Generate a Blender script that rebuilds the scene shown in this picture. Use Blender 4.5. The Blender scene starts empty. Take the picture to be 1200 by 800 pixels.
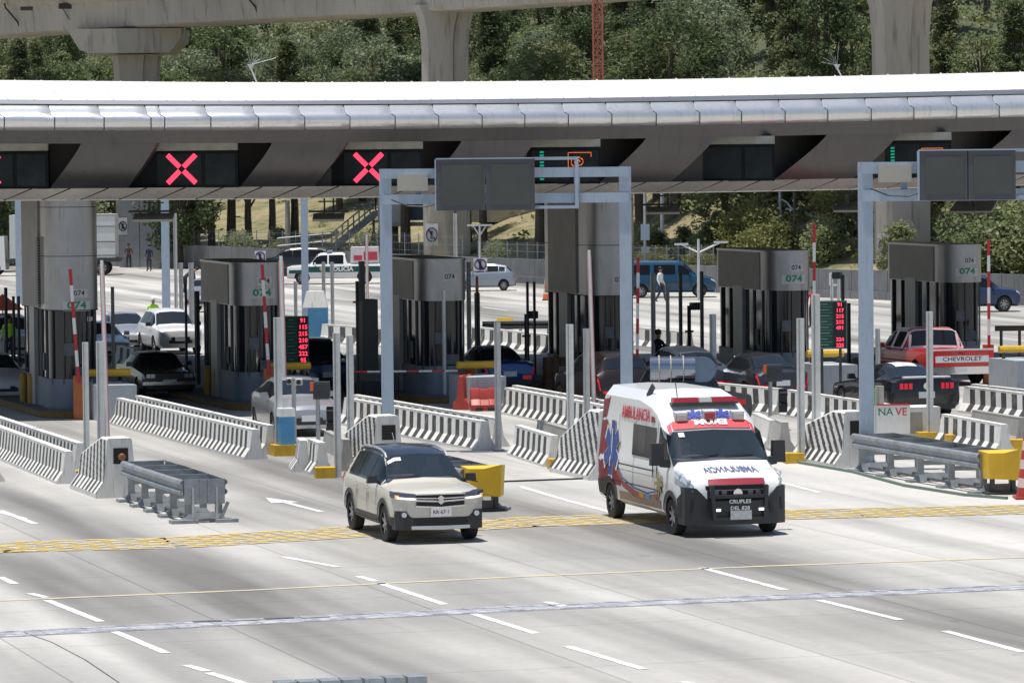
import bpy, bmesh, math, random
from mathutils import Vector, Matrix
random.seed(7)
S = bpy.context.scene
COL = S.collection
R = math.radians
# ---------------------------------------------------------------- camera
FPX, CAMH = 5000.0, 7.1
PITCH, ROLL = math.atan(209/5000.0), R(0.55)
Fw = Vector((0, math.cos(PITCH), -math.sin(PITCH)))
U0 = Vector((0, math.sin(PITCH), math.cos(PITCH)))
R0 = Vector((1, 0, 0))
Rt = math.cos(ROLL)*R0 - math.sin(ROLL)*U0
Up = math.sin(ROLL)*R0 + math.cos(ROLL)*U0
CP = Vector((0, 0, CAMH))
cd = bpy.data.cameras.new('camera'); cam = bpy.data.objects.new('camera', cd); COL.objects.link(cam)
cd.sensor_width = 36; cd.lens = FPX/1200*36; cd.clip_start = 1; cd.clip_end = 5000
M = Matrix(((Rt.x, Up.x, -Fw.x), (Rt.y, Up.y, -Fw.y), (Rt.z, Up.z, -Fw.z))).to_4x4(); M.translation = CP
cam.matrix_world = M
S.camera = cam
# ---------------------------------------------------------------- light
w = bpy.data.worlds.new('World'); S.world = w; w.use_nodes = True
nt = w.node_tree; bg = nt.nodes['Background']; sky = nt.nodes.new('ShaderNodeTexSky')
sky.sky_type = 'NISHITA'; sky.sun_disc = False
SUN = Vector((-0.09, -0.06, 0.99)).normalized()
sky.sun_elevation = math.asin(SUN.z); sky.sun_rotation = math.atan2(SUN.x, SUN.y)
nt.links.new(sky.outputs[0], bg.inputs[0]); bg.inputs[1].default_value = 0.09
sl = bpy.data.lights.new('sun', 'SUN'); sl.energy = 4.9; sl.angle = R(0.53); sl.color = (1.0, 0.965, 0.91)
so = bpy.data.objects.new('sun', sl); COL.objects.link(so); so.rotation_euler = SUN.to_track_quat('Z', 'Y').to_euler()
S.view_settings.view_transform = 'Standard'; S.view_settings.look = 'None'
S.view_settings.exposure = 0.12; S.view_settings.gamma = 1
S.render.engine = 'CYCLES'
# ---------------------------------------------------------------- pixel helpers (photo pixels 1200x800)
def ray(px, py): return Fw + Rt*((px-600)/FPX) - Up*((py-400)/FPX)
def G(px, py, z=0.0):
    r = ray(px, py); return CP + r*((z-CAMH)/r.z)
def AT(px, py, D):
    r = ray(px, py); return CP + r*(D/r.y)
def ZAT(b, py):                      # height above base point b that shows at row py
    v = Vector((b.x, b.y, 0)) - CP; k = (400-py)/FPX
    return (k*v.dot(Fw) - v.dot(Up))/(Up.z - k*Fw.z)
def SC(b): return FPX/((b-CP).dot(Fw))   # px per metre
TH = R(16.5)                         # lane direction
LN = Vector((math.sin(TH), -math.cos(TH), 0)); NR = Vector((math.cos(TH), math.sin(TH), 0))
# ---------------------------------------------------------------- materials
MATS = {}
def mat(name, col, rough=0.6, metal=0.0, var=0.0, scale=3.0, emit=None, es=0.0, spec=0.5, stretch=None, dirt=0.0, coat=0.0, alpha=1.0, bump=0.0):
    if name in MATS: return MATS[name]
    m = bpy.data.materials.new(name); m.use_nodes = True; MATS[name] = m
    n = m.node_tree.nodes; l = m.node_tree.links; p = n['Principled BSDF']
    p.inputs['Base Color'].default_value = (*col, 1); p.inputs['Roughness'].default_value = rough
    p.inputs['Metallic'].default_value = metal; p.inputs['Specular IOR Level'].default_value = spec
    p.inputs['Coat Weight'].default_value = coat
    if alpha < 1: p.inputs['Alpha'].default_value = alpha
    if emit: p.inputs['Emission Color'].default_value = (*emit, 1); p.inputs['Emission Strength'].default_value = es
    if var > 0:
        tc = n.new('ShaderNodeTexCoord'); mp = n.new('ShaderNodeMapping')
        if stretch: mp.inputs['Scale'].default_value = stretch
        no = n.new('ShaderNodeTexNoise'); no.inputs['Scale'].default_value = scale; no.inputs['Detail'].default_value = 6
        no.inputs['Roughness'].default_value = 0.65
        rp = n.new('ShaderNodeValToRGB')
        a, b = 1-var, 1+var*0.6
        rp.color_ramp.elements[0].position = 0.3; rp.color_ramp.elements[1].position = 0.7
        rp.color_ramp.elements[0].color = (col[0]*a, col[1]*a, col[2]*a*0.97, 1)
        rp.color_ramp.elements[1].color = (min(col[0]*b, 1), min(col[1]*b, 1), min(col[2]*b, 1), 1)
        l.new(tc.outputs['Object'], mp.inputs[0]); l.new(mp.outputs[0], no.inputs[0]); l.new(no.outputs[0], rp.inputs[0])
        out = rp.outputs[0]
        if dirt > 0:
            n2 = n.new('ShaderNodeTexNoise'); n2.inputs['Scale'].default_value = scale*4; n2.inputs['Detail'].default_value = 8
            m2 = n.new('ShaderNodeMapping'); m2.inputs['Scale'].default_value = (3, 3, 0.35)
            l.new(tc.outputs['Object'], m2.inputs[0]); l.new(m2.outputs[0], n2.inputs[0])
            r2 = n.new('ShaderNodeValToRGB'); r2.color_ramp.elements[0].position = 0.55; r2.color_ramp.elements[1].position = 0.75
            mx = n.new('ShaderNodeMix'); mx.data_type = 'RGBA'
            mx.inputs[7].default_value = (col[0]*0.35, col[1]*0.32, col[2]*0.28, 1)
            ml = n.new('ShaderNodeMath'); ml.operation = 'MULTIPLY'; ml.inputs[1].default_value = dirt
            l.new(n2.outputs[0], r2.inputs[0]); l.new(r2.outputs[0], ml.inputs[0]); l.new(ml.outputs[0], mx.inputs[0]); l.new(out, mx.inputs[6])
            out = mx.outputs[2]
        l.new(out, p.inputs['Base Color'])
        if bump > 0:
            bp = n.new('ShaderNodeBump'); bp.inputs['Strength'].default_value = bump; bp.inputs['Distance'].default_value = 0.05
            l.new(no.outputs[0], bp.inputs['Height']); l.new(bp.outputs[0], p.inputs['Normal'])
    return m
white = mat('white_paint', (0.74, 0.74, 0.72), 0.55, var=0.12, scale=1.2, dirt=0.5)
black_p = None
grey_str = None
concrete = mat('concrete', (0.36, 0.35, 0.33), 0.85, var=0.22, scale=0.9, dirt=0.5)
viadc = mat('viaduct_concrete', (0.43, 0.39, 0.335), 0.85, var=0.22, scale=0.25, dirt=0.75, stretch=(1, 1, 0.3))
wallc = mat('wall_concrete', (0.20, 0.205, 0.21), 0.85, var=0.2, scale=0.4, dirt=0.6)
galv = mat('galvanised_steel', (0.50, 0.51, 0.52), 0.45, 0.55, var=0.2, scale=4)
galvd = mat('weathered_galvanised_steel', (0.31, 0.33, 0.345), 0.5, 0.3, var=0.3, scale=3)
bluep = mat('pale_blue_paint', (0.36, 0.44, 0.54), 0.5, var=0.10, scale=2, dirt=0.3)
dark = mat('dark_steel', (0.03, 0.032, 0.036), 0.5, 0.3)
dgrey = mat('dark_grey_metal', (0.075, 0.08, 0.085), 0.5, 0.2, var=0.15, scale=2)
cladm = mat('column_cladding', (0.36, 0.36, 0.38), 0.34, 0.75, var=0.12, scale=0.8, dirt=0.4)
cladd = mat('brown_grey_cladding', (0.24, 0.225, 0.22), 0.5, 0.3, var=0.14, scale=1.0, dirt=0.3)
canr = mat('canopy_roof_white', (0.66, 0.65, 0.62), 0.6, var=0.07, scale=0.5, dirt=0.25)
cann = mat('canopy_nose_aluminium', (0.84, 0.84, 0.85), 0.30, 0.7, var=0.06, scale=0.7, dirt=0.25)
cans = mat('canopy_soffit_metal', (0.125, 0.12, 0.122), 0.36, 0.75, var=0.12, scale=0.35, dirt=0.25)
canl = mat('canopy_lip_metal', (0.72, 0.68, 0.64), 0.42, 0.3, var=0.15, scale=0.6, dirt=0.5)
rubber = mat('rubber', (0.025, 0.025, 0.027), 0.8)
glassd = mat('tinted_glass', (0.014, 0.02, 0.028), 0.06, 0.0, spec=0.5)
glass_side = mat('side_glass', (0.010, 0.012, 0.014), 0.12, 0.0, spec=0.2)
glassb = mat('booth_glass', (0.012, 0.016, 0.02), 0.08, 0.0, spec=0.6)
plast = mat('black_plastic', (0.03, 0.032, 0.036), 0.5)
chrome = mat('chrome', (0.7, 0.7, 0.72), 0.15, 1.0)
alloy = mat('alloy', (0.38, 0.39, 0.41), 0.3, 0.8)
yellow = mat('yellow_paint', (0.62, 0.38, 0.03), 0.55, var=0.22, scale=2, dirt=0.4)
kerby = mat('shaded_grimy_yellow_kerb', (0.22, 0.13, 0.03), 0.7, var=0.4, scale=2, dirt=0.6)  # yellow darkened to carry the canopy's shade, with random grime added
yelbag = mat('yellow_cushion_bag', (0.80, 0.50, 0.03), 0.5, var=0.12, scale=2)
redp = mat('red_plastic', (0.40, 0.05, 0.035), 0.45, var=0.15, scale=3)
redpt = mat('red_paint', (0.45, 0.02, 0.03), 0.4)
pinkp = mat('faded_red_paint', (0.55, 0.25, 0.25), 0.5)
orange = mat('orange_plastic', (0.75, 0.14, 0.03), 0.45)
greenb = mat('green_board', (0.012, 0.10, 0.06), 0.5)
greent = mat('green_lettering', (0.02, 0.22, 0.10), 0.5)
blackt = mat('black_lettering', (0.03, 0.03, 0.03), 0.6)
bluebx = mat('blue_box_paint', (0.10, 0.33, 0.58), 0.5, var=0.1)
led = mat('red_led', (0.3, 0.0, 0.02), 0.5, emit=(1.0, 0.05, 0.11), es=1.6)
ledo = mat('orange_led', (0.3, 0.08, 0.0), 0.5, emit=(1.0, 0.20, 0.04), es=0.7)
ledg = mat('green_led', (0.0, 0.2, 0.1), 0.5, emit=(0.0, 0.45, 0.28), es=0.5)
tail = mat('red_lens', (0.45, 0.01, 0.02), 0.2, emit=(1, 0.02, 0.05), es=0.12)
taillit = mat('lit_red_lens', (0.5, 0.01, 0.02), 0.2, emit=(1, 0.03, 0.08), es=0.3)
lens = mat('clear_lens', (0.62, 0.66, 0.70), 0.12, 0.3)
lenslit = mat('lit_headlamp', (0.8, 0.8, 0.8), 0.2, emit=(1, 0.95, 0.85), es=1.1)
lettw = mat('white_lettering', (0.8, 0.8, 0.8), 0.5)
lettr = mat('red_lettering', (0.60, 0.02, 0.05), 0.4)
lettb = mat('blue_lettering', (0.03, 0.06, 0.33), 0.4)
# ---------------------------------------------------------------- mesh builder
SPLIT = {'mullion', 'pier', 'side_panel', 'notice', 'post', 'foot', 'pin', 'tail_light', 'headlight', 'red_band', 'white_band', 'red_edge', 'roof_rail', 'wiper', 'fork_slot', 'support', 'spike', 'red_patch', 'white_pillar', 'door_handle', 'headlight_bulb', 'pane', 'screen', 'housing', 'cable', 'joint', 'panel_joint'}
class MB:
    def __init__(s): s.v = []; s.f = []; s.m = []
    def add(s, vs, fs, mi=0):
        o = len(s.v); s.v += [tuple(p) for p in vs]
        for f in fs: s.f.append(tuple(i+o for i in f)); s.m.append(mi)
        return s
    def box(s, c, d, rz=0, mi=0, taper=1.0, rx=0):
        hx, hy, hz = d[0]/2, d[1]/2, d[2]/2; vs = []
        mt = Matrix.Rotation(rz, 3, 'Z') @ Matrix.Rotation(rx, 3, 'X')
        for z, t in ((-hz, 1), (hz, taper)):
            for x, y in ((-hx, -hy), (hx, -hy), (hx, hy), (-hx, hy)):
                vs.append(mt @ Vector((x*t, y*t, z)) + Vector(c))
        return s.add(vs, [(3, 2, 1, 0), (4, 5, 6, 7), (0, 1, 5, 4), (1, 2, 6, 5), (2, 3, 7, 6), (3, 0, 4, 7)], mi)
    def bar(s, a, b, w, h=None, mi=0):
        a = Vector(a); b = Vector(b); d = b-a; L = d.length
        if h is None: h = w
        d.normalize(); up = Vector((0, 0, 1))
        if abs(d.z) > 0.95: up = Vector((0, 1, 0))
        x = d.cross(up).normalized(); u = x.cross(d).normalized(); vs = []
        for p in (a, b):
            for i, j in ((-1, -1), (1, -1), (1, 1), (-1, 1)): vs.append(p + x*(i*w/2) + u*(j*h/2))
        return s.add(vs, [(0, 1, 2, 3), (7, 6, 5, 4), (4, 5, 1, 0), (5, 6, 2, 1), (6, 7, 3, 2), (7, 4, 0, 3)], mi)
    def cyl(s, a, b, r, r2=None, n=12, mi=0, cap=True):
        a = Vector(a); b = Vector(b); d = (b-a).normalized()
        if r2 is None: r2 = r
        up = Vector((0, 0, 1)) if abs(d.z) < 0.95 else Vector((0, 1, 0))
        x = d.cross(up).normalized(); u = x.cross(d).normalized(); vs = []
        for p, q in ((a, r), (b, r2)):
            for i in range(n):
                t = 2*math.pi*i/n; vs.append(p + (x*math.cos(t) + u*math.sin(t))*q)
        fs = [(i+n, (i+1) % n+n, (i+1) % n, i) for i in range(n)]
        if cap: fs += [tuple(range(n)), tuple(range(2*n-1, n-1, -1))]
        return s.add(vs, fs, mi)
    def tube(s, pts, r, n=8, mi=0):
        for a, b in zip(pts, pts[1:]): s.cyl(a, b, r, n=n, mi=mi)
        return s
    def ext(s, poly, z0, z1, mi=0, f=None):   # polygon (x,y) ccw extruded in z ; f maps points
        n = len(poly); vs = [(x, y, z0) for x, y in poly] + [(x, y, z1) for x, y in poly]
        if f: vs = [f(*p) for p in vs]
        return s.add(vs, [tuple(range(n-1, -1, -1)), tuple(range(n, 2*n))] + [(i, (i+1) % n, (i+1) % n+n, i+n) for i in range(n)], mi)
    def sph(s, c, r, n=10, mi=0, sc=(1, 1, 1)):
        vs = []; fs = []; h = n//2
        for j in range(1, h):
            a = math.pi*j/h
            for i in range(n):
                t = 2*math.pi*i/n; vs.append((c[0]+r*sc[0]*math.sin(a)*math.cos(t), c[1]+r*sc[1]*math.sin(a)*math.sin(t), c[2]+r*sc[2]*math.cos(a)))
        for j in range(h-2):
            for i in range(n): fs.append((j*n+i, j*n+(i+1) % n, (j+1)*n+(i+1) % n, (j+1)*n+i)[::-1])
        vs += [(c[0], c[1], c[2]+r*sc[2]), (c[0], c[1], c[2]-r*sc[2])]; k = len(vs)
        for i in range(n): fs.append((k-2, i, (i+1) % n)); fs.append((k-1, (h-2)*n+(i+1) % n, (h-2)*n+i))
        return s.add(vs, fs, mi)
    def build(s, name, mats, parent=None, smooth=35, loc=None):
        if name in SPLIT and parent is not None:
            pr = list(range(len(s.v)))
            def fd(i):
                while pr[i] != i: pr[i] = pr[pr[i]]; i = pr[i]
                return i
            for f in s.f:
                for q in f[1:]: pr[fd(f[0])] = fd(q)
            gr = {}
            for f, m_ in zip(s.f, s.m): gr.setdefault(fd(f[0]), []).append((f, m_))
            if len(gr) > 1:
                o = None
                for fs in gr.values():
                    k = MB(); ids = {}; 
                    for f, m_ in fs:
                        for q in f:
                            if q not in ids: ids[q] = len(k.v); k.v.append(s.v[q])
                        k.f.append(tuple(ids[q] for q in f)); k.m.append(m_)
                    o = k._b(name, mats, parent, smooth, loc)
                return o
        return s._b(name, mats, parent, smooth, loc)
    def _b(s, name, mats, parent=None, smooth=35, loc=None):
        me = bpy.data.meshes.new(name); me.from_pydata(s.v, [], s.f)
        if not isinstance(mats, (list, tuple)): mats = [mats]
        for m in mats: me.materials.append(m)
        me.polygons.foreach_set('material_index', s.m)
        if smooth:
            me.polygons.foreach_set('use_smooth', [True]*len(s.f)); me.update(); me.set_sharp_from_angle(angle=R(smooth))
        me.update()
        o = bpy.data.objects.new(name, me); COL.objects.link(o)
        if parent: o.parent = parent
        if loc: o.location = loc
        return o
def tag(o, label=None, cat=None, group=None, kind=None):
    if label: o['label'] = label
    if cat: o['category'] = cat
    if group: o['group'] = group
    if kind: o['kind'] = kind
    return o
def thing(name, label, cat, loc, rz=0.0, group=None):
    o = bpy.data.objects.new(name, None); COL.objects.link(o); o.empty_display_size = 0.3
    o.location = loc; o.rotation_euler = (0, 0, rz)
    return tag(o, label, cat, group)
TXC = {}
def text2d(t, size=1.0, bold=0.0, align='CENTER'):      # returns (verts2d, faces)
    k = (t, bold, align)
    if k not in TXC:
        c = bpy.data.curves.new('t', 'FONT'); c.body = t; c.align_x = align; c.align_y = 'CENTER'; c.size = 1; c.offset = bold; c.resolution_u = 2
        o = bpy.data.objects.new('t', c); COL.objects.link(o)
        dg = bpy.context.evaluated_depsgraph_get(); me = bpy.data.meshes.new_from_object(o.evaluated_get(dg))
        TXC[k] = ([(v.co.x, v.co.y) for v in me.vertices], [tuple(p.vertices) for p in me.polygons])
        bpy.data.objects.remove(o); bpy.data.curves.remove(c); bpy.data.meshes.remove(me)
    v, f = TXC[k]
    return [(x*size, y*size) for x, y in v], f
def text(mb, t, size, f, mi=0, bold=0.01, sx=1.0):        # f maps (u,v)->(x,y,z)
    v, fs = text2d(t, size, bold)
    mb.add([f(x*sx, y) for x, y in v], fs, mi); return mb
def grid(mb, u0, u1, v0, v1, nu, nv, f, mi=0):
    vs = [f(u0+(u1-u0)*i/nu, v0+(v1-v0)*j/nv) for j in range(nv+1) for i in range(nu+1)]
    fs = [(j*(nu+1)+i, j*(nu+1)+i+1, (j+1)*(nu+1)+i+1, (j+1)*(nu+1)+i) for j in range(nv) for i in range(nu)]
    mb.add(vs, fs, mi); return mb
# ================================================================ GROUND
def ground_mat():
    m = bpy.data.materials.new('plaza_concrete'); m.use_nodes = True; n = m.node_tree.nodes; l = m.node_tree.links
    p = n['Principled BSDF']; p.inputs['Roughness'].default_value = 0.82; p.inputs['Specular IOR Level'].default_value = 0.3
    tc = n.new('ShaderNodeTexCoord')
    mp = n.new('ShaderNodeMapping'); mp.inputs['Rotation'].default_value = (0, 0, -TH)
    l.new(tc.outputs['Object'], mp.inputs[0])
    def noise(sc, s3, det=5, rough=0.6):
        q = n.new('ShaderNodeMapping'); q.inputs['Scale'].default_value = s3; l.new(mp.outputs[0], q.inputs[0])
        o = n.new('ShaderNodeTexNoise'); o.inputs['Scale'].default_value = sc; o.inputs['Detail'].default_value = det; o.inputs['Roughness'].default_value = rough
        l.new(q.outputs[0], o.inputs[0]); return o.outputs[0]
    def ramp(x, a, b, ca, cb):
        r = n.new('ShaderNodeValToRGB'); r.color_ramp.elements[0].position = a; r.color_ramp.elements[1].position = b
        r.color_ramp.elements[0].color = (*ca, 1); r.color_ramp.elements[1].color = (*cb, 1); l.new(x, r.inputs[0]); return r.outputs[0]
    def mul(a, b, f=1.0):
        x = n.new('ShaderNodeMix'); x.data_type = 'RGBA'; x.blend_type = 'MULTIPLY'; x.inputs[0].default_value = f
        l.new(a, x.inputs[6]); l.new(b, x.inputs[7]); return x.outputs[2]
    c = ramp(noise(0.30, (1, 0.06, 1), 3), 0.36, 0.64, (0.195, 0.188, 0.177), (0.57, 0.556, 0.53))        # tyre-darkened bands along the lanes
    c = mul(c, ramp(noise(1.6, (1, 0.05, 1), 4), 0.3, 0.7, (0.93, 0.93, 0.93), (1.03, 1.03, 1.03)))
    c = mul(c, ramp(noise(0.11, (1, 1, 1), 5), 0.35, 0.65, (0.86, 0.86, 0.86), (1.06, 1.05, 1.04)))
    c = mul(c, ramp(noise(5, (1, 1, 1), 8, 0.75), 0.3, 0.7, (0.89, 0.89, 0.88), (1.05, 1.05, 1.05)))
    # oil drips and rubber spots
    c = mul(c, ramp(noise(0.9, (1, 0.6, 1), 6, 0.7), 0.26, 0.34, (0.58, 0.57, 0.56), (1, 1, 1)))
    # slab joints: thin dark lines
    b = n.new('ShaderNodeTexBrick'); b.offset = 0; b.inputs['Scale'].default_value = 1
    b.inputs['Brick Width'].default_value = 3.6; b.inputs['Row Height'].default_value = 5.2; b.inputs['Mortar Size'].default_value = 0.02
    b.inputs['Color1'].default_value = (1, 1, 1, 1); b.inputs['Color2'].default_value = (0.955, 0.955, 0.95, 1); b.inputs['Mortar'].default_value = (0.66, 0.66, 0.66, 1)
    l.new(mp.outputs[0], b.inputs[0]); c = mul(c, b.outputs[0])
    l.new(c, p.inputs['Base Color'])
    bp = n.new('ShaderNodeBump'); bp.inputs['Strength'].default_value = 0.15; bp.inputs['Distance'].default_value = 0.01
    l.new(noise(12, (1, 1, 1), 6), bp.inputs['Height']); l.new(bp.outputs[0], p.inputs['Normal'])
    return m
plaza_m = ground_mat()
mb = MB(); mb.add([(-600, -200, -0.03), (600, -200, -0.03), (600, 2500, -0.03), (-600, 2500, -0.03)], [(0, 1, 2, 3)])
tag(mb.build('ground', mat('earth', (0.22, 0.18, 0.12), 0.95, var=0.3, scale=0.05), smooth=0), kind='structure')
mb = MB(); grid(mb, -160, 160, 10, 420, 32, 41, lambda x, y: (x, y, 0))
tag(mb.build('road', plaza_m, smooth=0), kind='structure')
# --- painted markings
def worn(name, col, th=0.5, base=(0.42, 0.41, 0.39), sc=3):
    m = mat(name, col, 0.7); n = m.node_tree.nodes; l = m.node_tree.links; p = n['Principled BSDF']
    tc = n.new('ShaderNodeTexCoord'); no = n.new('ShaderNodeTexNoise'); no.inputs['Scale'].default_value = sc; no.inputs['Detail'].default_value = 9; no.inputs['Roughness'].default_value = 0.75
    r = n.new('ShaderNodeValToRGB'); r.color_ramp.elements[0].position = th-0.08; r.color_ramp.elements[1].position = th+0.08
    r.color_ramp.elements[0].color = (*base, 1); r.color_ramp.elements[1].color = (*col, 1)
    l.new(tc.outputs['Object'], no.inputs[0]); l.new(no.outputs[0], r.inputs[0]); l.new(r.outputs[0], p.inputs['Base Color']); return m
black_p = worn('black_stripe_paint', (0.055, 0.055, 0.058), 0.37, base=(0.25, 0.25, 0.24), sc=2.2)
grey_str = worn('grey_stripe_paint', (0.065, 0.065, 0.065), 0.39, base=(0.24, 0.24, 0.23), sc=2.2)
paintw = worn('worn_white_paint', (0.80, 0.80, 0.78), 0.50, base=(0.54, 0.53, 0.51), sc=3.2)
painty = worn('worn_yellow_paint', (0.62, 0.51, 0.30), 0.47, sc=2)
mb = MB()
def line(mb, a, b, w, z=0.006, mi=0):
    a = G(*a); b = G(*b); d = (b-a).normalized(); x = Vector((d.y, -d.x, 0))*w/2
    mb.add([Vector((p.x, p.y, z)) for p in (a-x, a+x, b+x, b-x)], [(0, 1, 2, 3)], mi)
for a, b in [((55, 703), (118, 728)), ((135, 740), (195, 765)), ((35, 695), (55, 700)), ((0, 676), (18, 684)), ((218, 779), (243, 786)), ((245, 788), (290, 802)),
             ((420, 675), (441, 681)), ((445, 683), (521, 708)), ((555, 719), (628, 742)), ((665, 757), (755, 784)), ((800, 798), (830, 806)),
             ((822, 665), (920, 691)), ((960, 703), (1055, 726)), ((1107, 739), (1200, 764)), ((1215, 768), (1300, 792)),
             ((640, 705), (661, 710)), ((0, 598), (42, 614)), ((610, 570), (660, 585)), ((660, 585), (760, 612)), ((915, 565), (960, 577)), ((330, 652), (395, 664)),
             ((1190, 385), (1230, 388)), ((595, 385), (620, 388)), ((150, 343), (185, 347)), ((175, 346), (190, 350)), ((390, 358), (420, 361)), ((600, 350), (625, 353)), ((565, 360), (595, 364))]:
    line(mb, a, b, 0.15)
# arrow
for tip, tl in (((311, 583), (378, 600)), ((-40, 590), (30, 608))):
    line(mb, (tip[0]+18, tip[1]+4), tl, 0.15, 0.007)
    t = G(*tip); d = (G(*tl)-t).normalized(); x = Vector((d.y, -d.x, 0))
    mb.add([Vector((p.x, p.y, 0.008)) for p in (t, t+d*1.5+x*0.30, t+d*1.5-x*0.30)], [(0, 1, 2)])
tag(mb.build('lane_markings', paintw, smooth=0), kind='structure')
mb = MB(); pts = [(-60, 706), (300, 691), (600, 676), (900, 663), (1260, 651)]
for a, b in zip(pts, pts[1:]): line(mb, a, b, 0.16, 0.006)
tag(mb.build('yellow_line', painty, smooth=0), kind='structure')
# yellow rumble strip, brick-laid dashes across lanes
mb = MB(); cl = [(-80, 646), (0, 641), (200, 636), (400, 624), (600, 612), (800, 606), (1000, 601), (1280, 595)]
P = [G(*p) for p in cl]
def along(P, t):
    for a, b in zip(P, P[1:]):
        L = (b-a).length
        if t <= L: return a+(b-a)*(t/L), (b-a).normalized()
        t -= L
    return P[-1], (P[-1]-P[-2]).normalized()
tot = sum((b-a).length for a, b in zip(P, P[1:])); t = 0
rr = random.Random(3)
for a, b in zip(P, P[1:]):     # worn base band
    d = (b-a).normalized(); x = Vector((-d.y, d.x, 0))*1.15
    mb.add([Vector((p.x, p.y, 0.004)) for p in (a-x, b-x, b+x, a+x)], [(0, 1, 2, 3)], 1)
while t < tot:
    for r_ in range(9):
        c, d = along(P, t + (r_ % 2)*0.33); c = c + Vector((-d.y, d.x, 0))*(-1.04+r_*0.26)
        h = d*rr.uniform(0.22, 0.27); x = Vector((-d.y, d.x, 0))*0.075
        if rr.random() > 0.04: mb.add([Vector((p.x, p.y, 0.012)) for p in (c-h-x, c+h-x, c+h+x, c-h+x)], [(0, 1, 2, 3)], 0)
    t += 0.66
rumy = worn('worn_yellow_rumble', (0.68, 0.50, 0.14), 0.46, base=(0.50, 0.46, 0.36), sc=1.3)
tag(mb.build('rumble_strip', [rumy, worn('grimy_rumble_base', (0.40, 0.37, 0.31), 0.45, base=(0.22, 0.20, 0.17), sc=2.5)], smooth=0), kind='structure')
# grey expansion joint band
mb = MB(); cl = [(-60, 746), (0, 743), (300, 728), (600, 713), (900, 700), (1280, 684)]; P = [G(*p) for p in cl]
for k, (off, wd, z) in enumerate(((0, 0.42, 0.004), (-0.27, 0.09, 0.008), (0.30, 0.07, 0.008))):
    for a, b in zip(P, P[1:]):
        d = (b-a).normalized(); x = Vector((-d.y, d.x, 0)); q = 6
        for i in range(q):
            a1 = a+(b-a)*(i/q); b1 = a+(b-a)*((i+(0.985))/q)
            mb.add([Vector((p.x, p.y, z)) for p in (a1+x*(off-wd), b1+x*(off-wd), b1+x*(off+wd), a1+x*(off+wd))], [(0, 1, 2, 3)], 0 if k == 0 else 1)
tag(mb.build('expansion_joint', [worn('joint_asphalt', (0.27, 0.28, 0.31), 0.46, base=(0.50, 0.50, 0.51), sc=2.2), worn('joint_steel', (0.16, 0.17, 0.20), 0.5, base=(0.5, 0.5, 0.5), sc=3)], smooth=0), kind='structure')
# patched grating in the joint
a = G(318, 727); mb = MB()
for i in range(4): mb.box((a.x-1.0+i*0.55, a.y-0.05+i*0.17, 0.012), (0.45, 0.16+.1*(i%2), 0.008), R(16), i % 2)
tag(mb.build('joint_patch', [mat('patch_dark', (0.12, 0.12, 0.14), 0.8, var=0.3), mat('patch_grey', (0.3, 0.3, 0.32), 0.8, var=0.3)], smooth=0), kind='structure')
# crack
mb = MB(); line(mb, (28, 741), (60, 752), 0.018, 0.01); line(mb, (60, 752), (100, 773), 0.014, 0.01); line(mb, (100, 773), (140, 800), 0.014, 0.01)
tag(mb.build('pavement_crack', mat('crack', (0.12, 0.12, 0.12), 0.9), smooth=0), kind='structure')

# ================================================================ TERRAIN
WALLP = [(-120, 300, 268), (0, 305, 276), (140, 312, 284), (450, 321, 297), (600, 331, 303), (784, 340, 310), (1000, 350, 316), (1320, 362, 325)]
WP = [G(*p[:2]) for p in WALLP]; WH = [ZAT(p, q[2]) for p, q in zip(WP, WALLP)]
def wall_y(x):
    if x <= WP[0].x: return WP[0].y + (WP[0].x-x)*0.8
    for a, b in zip(WP, WP[1:]):
        if x <= b.x: return a.y+(b.y-a.y)*(x-a.x)/(b.x-a.x)
    return WP[-1].y - (x-WP[-1].x)*0.3
def sstep(a, b, x):
    t = max(0, min(1, (x-a)/(b-a))); return t*t*(3-2*t)
def terr(x, y):
    d = y-wall_y(x)
    if d < 0: return -0.5
    k = sstep(6, 16, x)
    z1 = 0.3+0.085*min(d, 55)+0.17*max(0, d-55)
    z2 = 0.5+0.20*min(d, 35)+0.14*max(0, d-35)
    z = z1*(1-k)+z2*k
    return z + 0.5*math.sin(x*0.21+y*0.07)*sstep(5, 40, d) + 0.3*math.sin(x*0.5-y*0.13)*sstep(5, 40, d)
hm = bpy.data.materials.new('hillside_earth'); hm.use_nodes = True; n = hm.node_tree.nodes; l = hm.node_tree.links
tc = n.new('ShaderNodeTexCoord'); no = n.new('ShaderNodeTexNoise'); no.inputs['Scale'].default_value = 0.35; no.inputs['Detail'].default_value = 10; no.inputs['Roughness'].default_value = 0.7
r = n.new('ShaderNodeValToRGB'); r.color_ramp.elements[0].position = 0.35; r.color_ramp.elements[1].position = 0.62
r.color_ramp.elements[0].color = (0.07, 0.09, 0.03, 1); r.color_ramp.elements[1].color = (0.30, 0.25, 0.15, 1)
e = r.color_ramp.elements.new(0.5); e.color = (0.22, 0.19, 0.10, 1)
l.new(tc.outputs['Object'], no.inputs[0]); l.new(no.outputs[0], r.inputs[0])
gm = n.new('ShaderNodeNewGeometry'); sx_ = n.new('ShaderNodeSeparateXYZ'); mr = n.new('ShaderNodeMapRange'); mr.inputs[1].default_value = 4.5; mr.inputs[2].default_value = 9.0
mx = n.new('ShaderNodeMix'); mx.data_type = 'RGBA'; mx.inputs[7].default_value = (0.075, 0.085, 0.04, 1)      # forest floor higher up
l.new(gm.outputs['Position'], sx_.inputs[0]); l.new(sx_.outputs[2], mr.inputs[0]); l.new(mr.outputs[0], mx.inputs[0]); l.new(r.outputs[0], mx.inputs[6])
l.new(mx.outputs[2], n['Principled BSDF'].inputs['Base Color']); n['Principled BSDF'].inputs['Roughness'].default_value = 0.95
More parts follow.
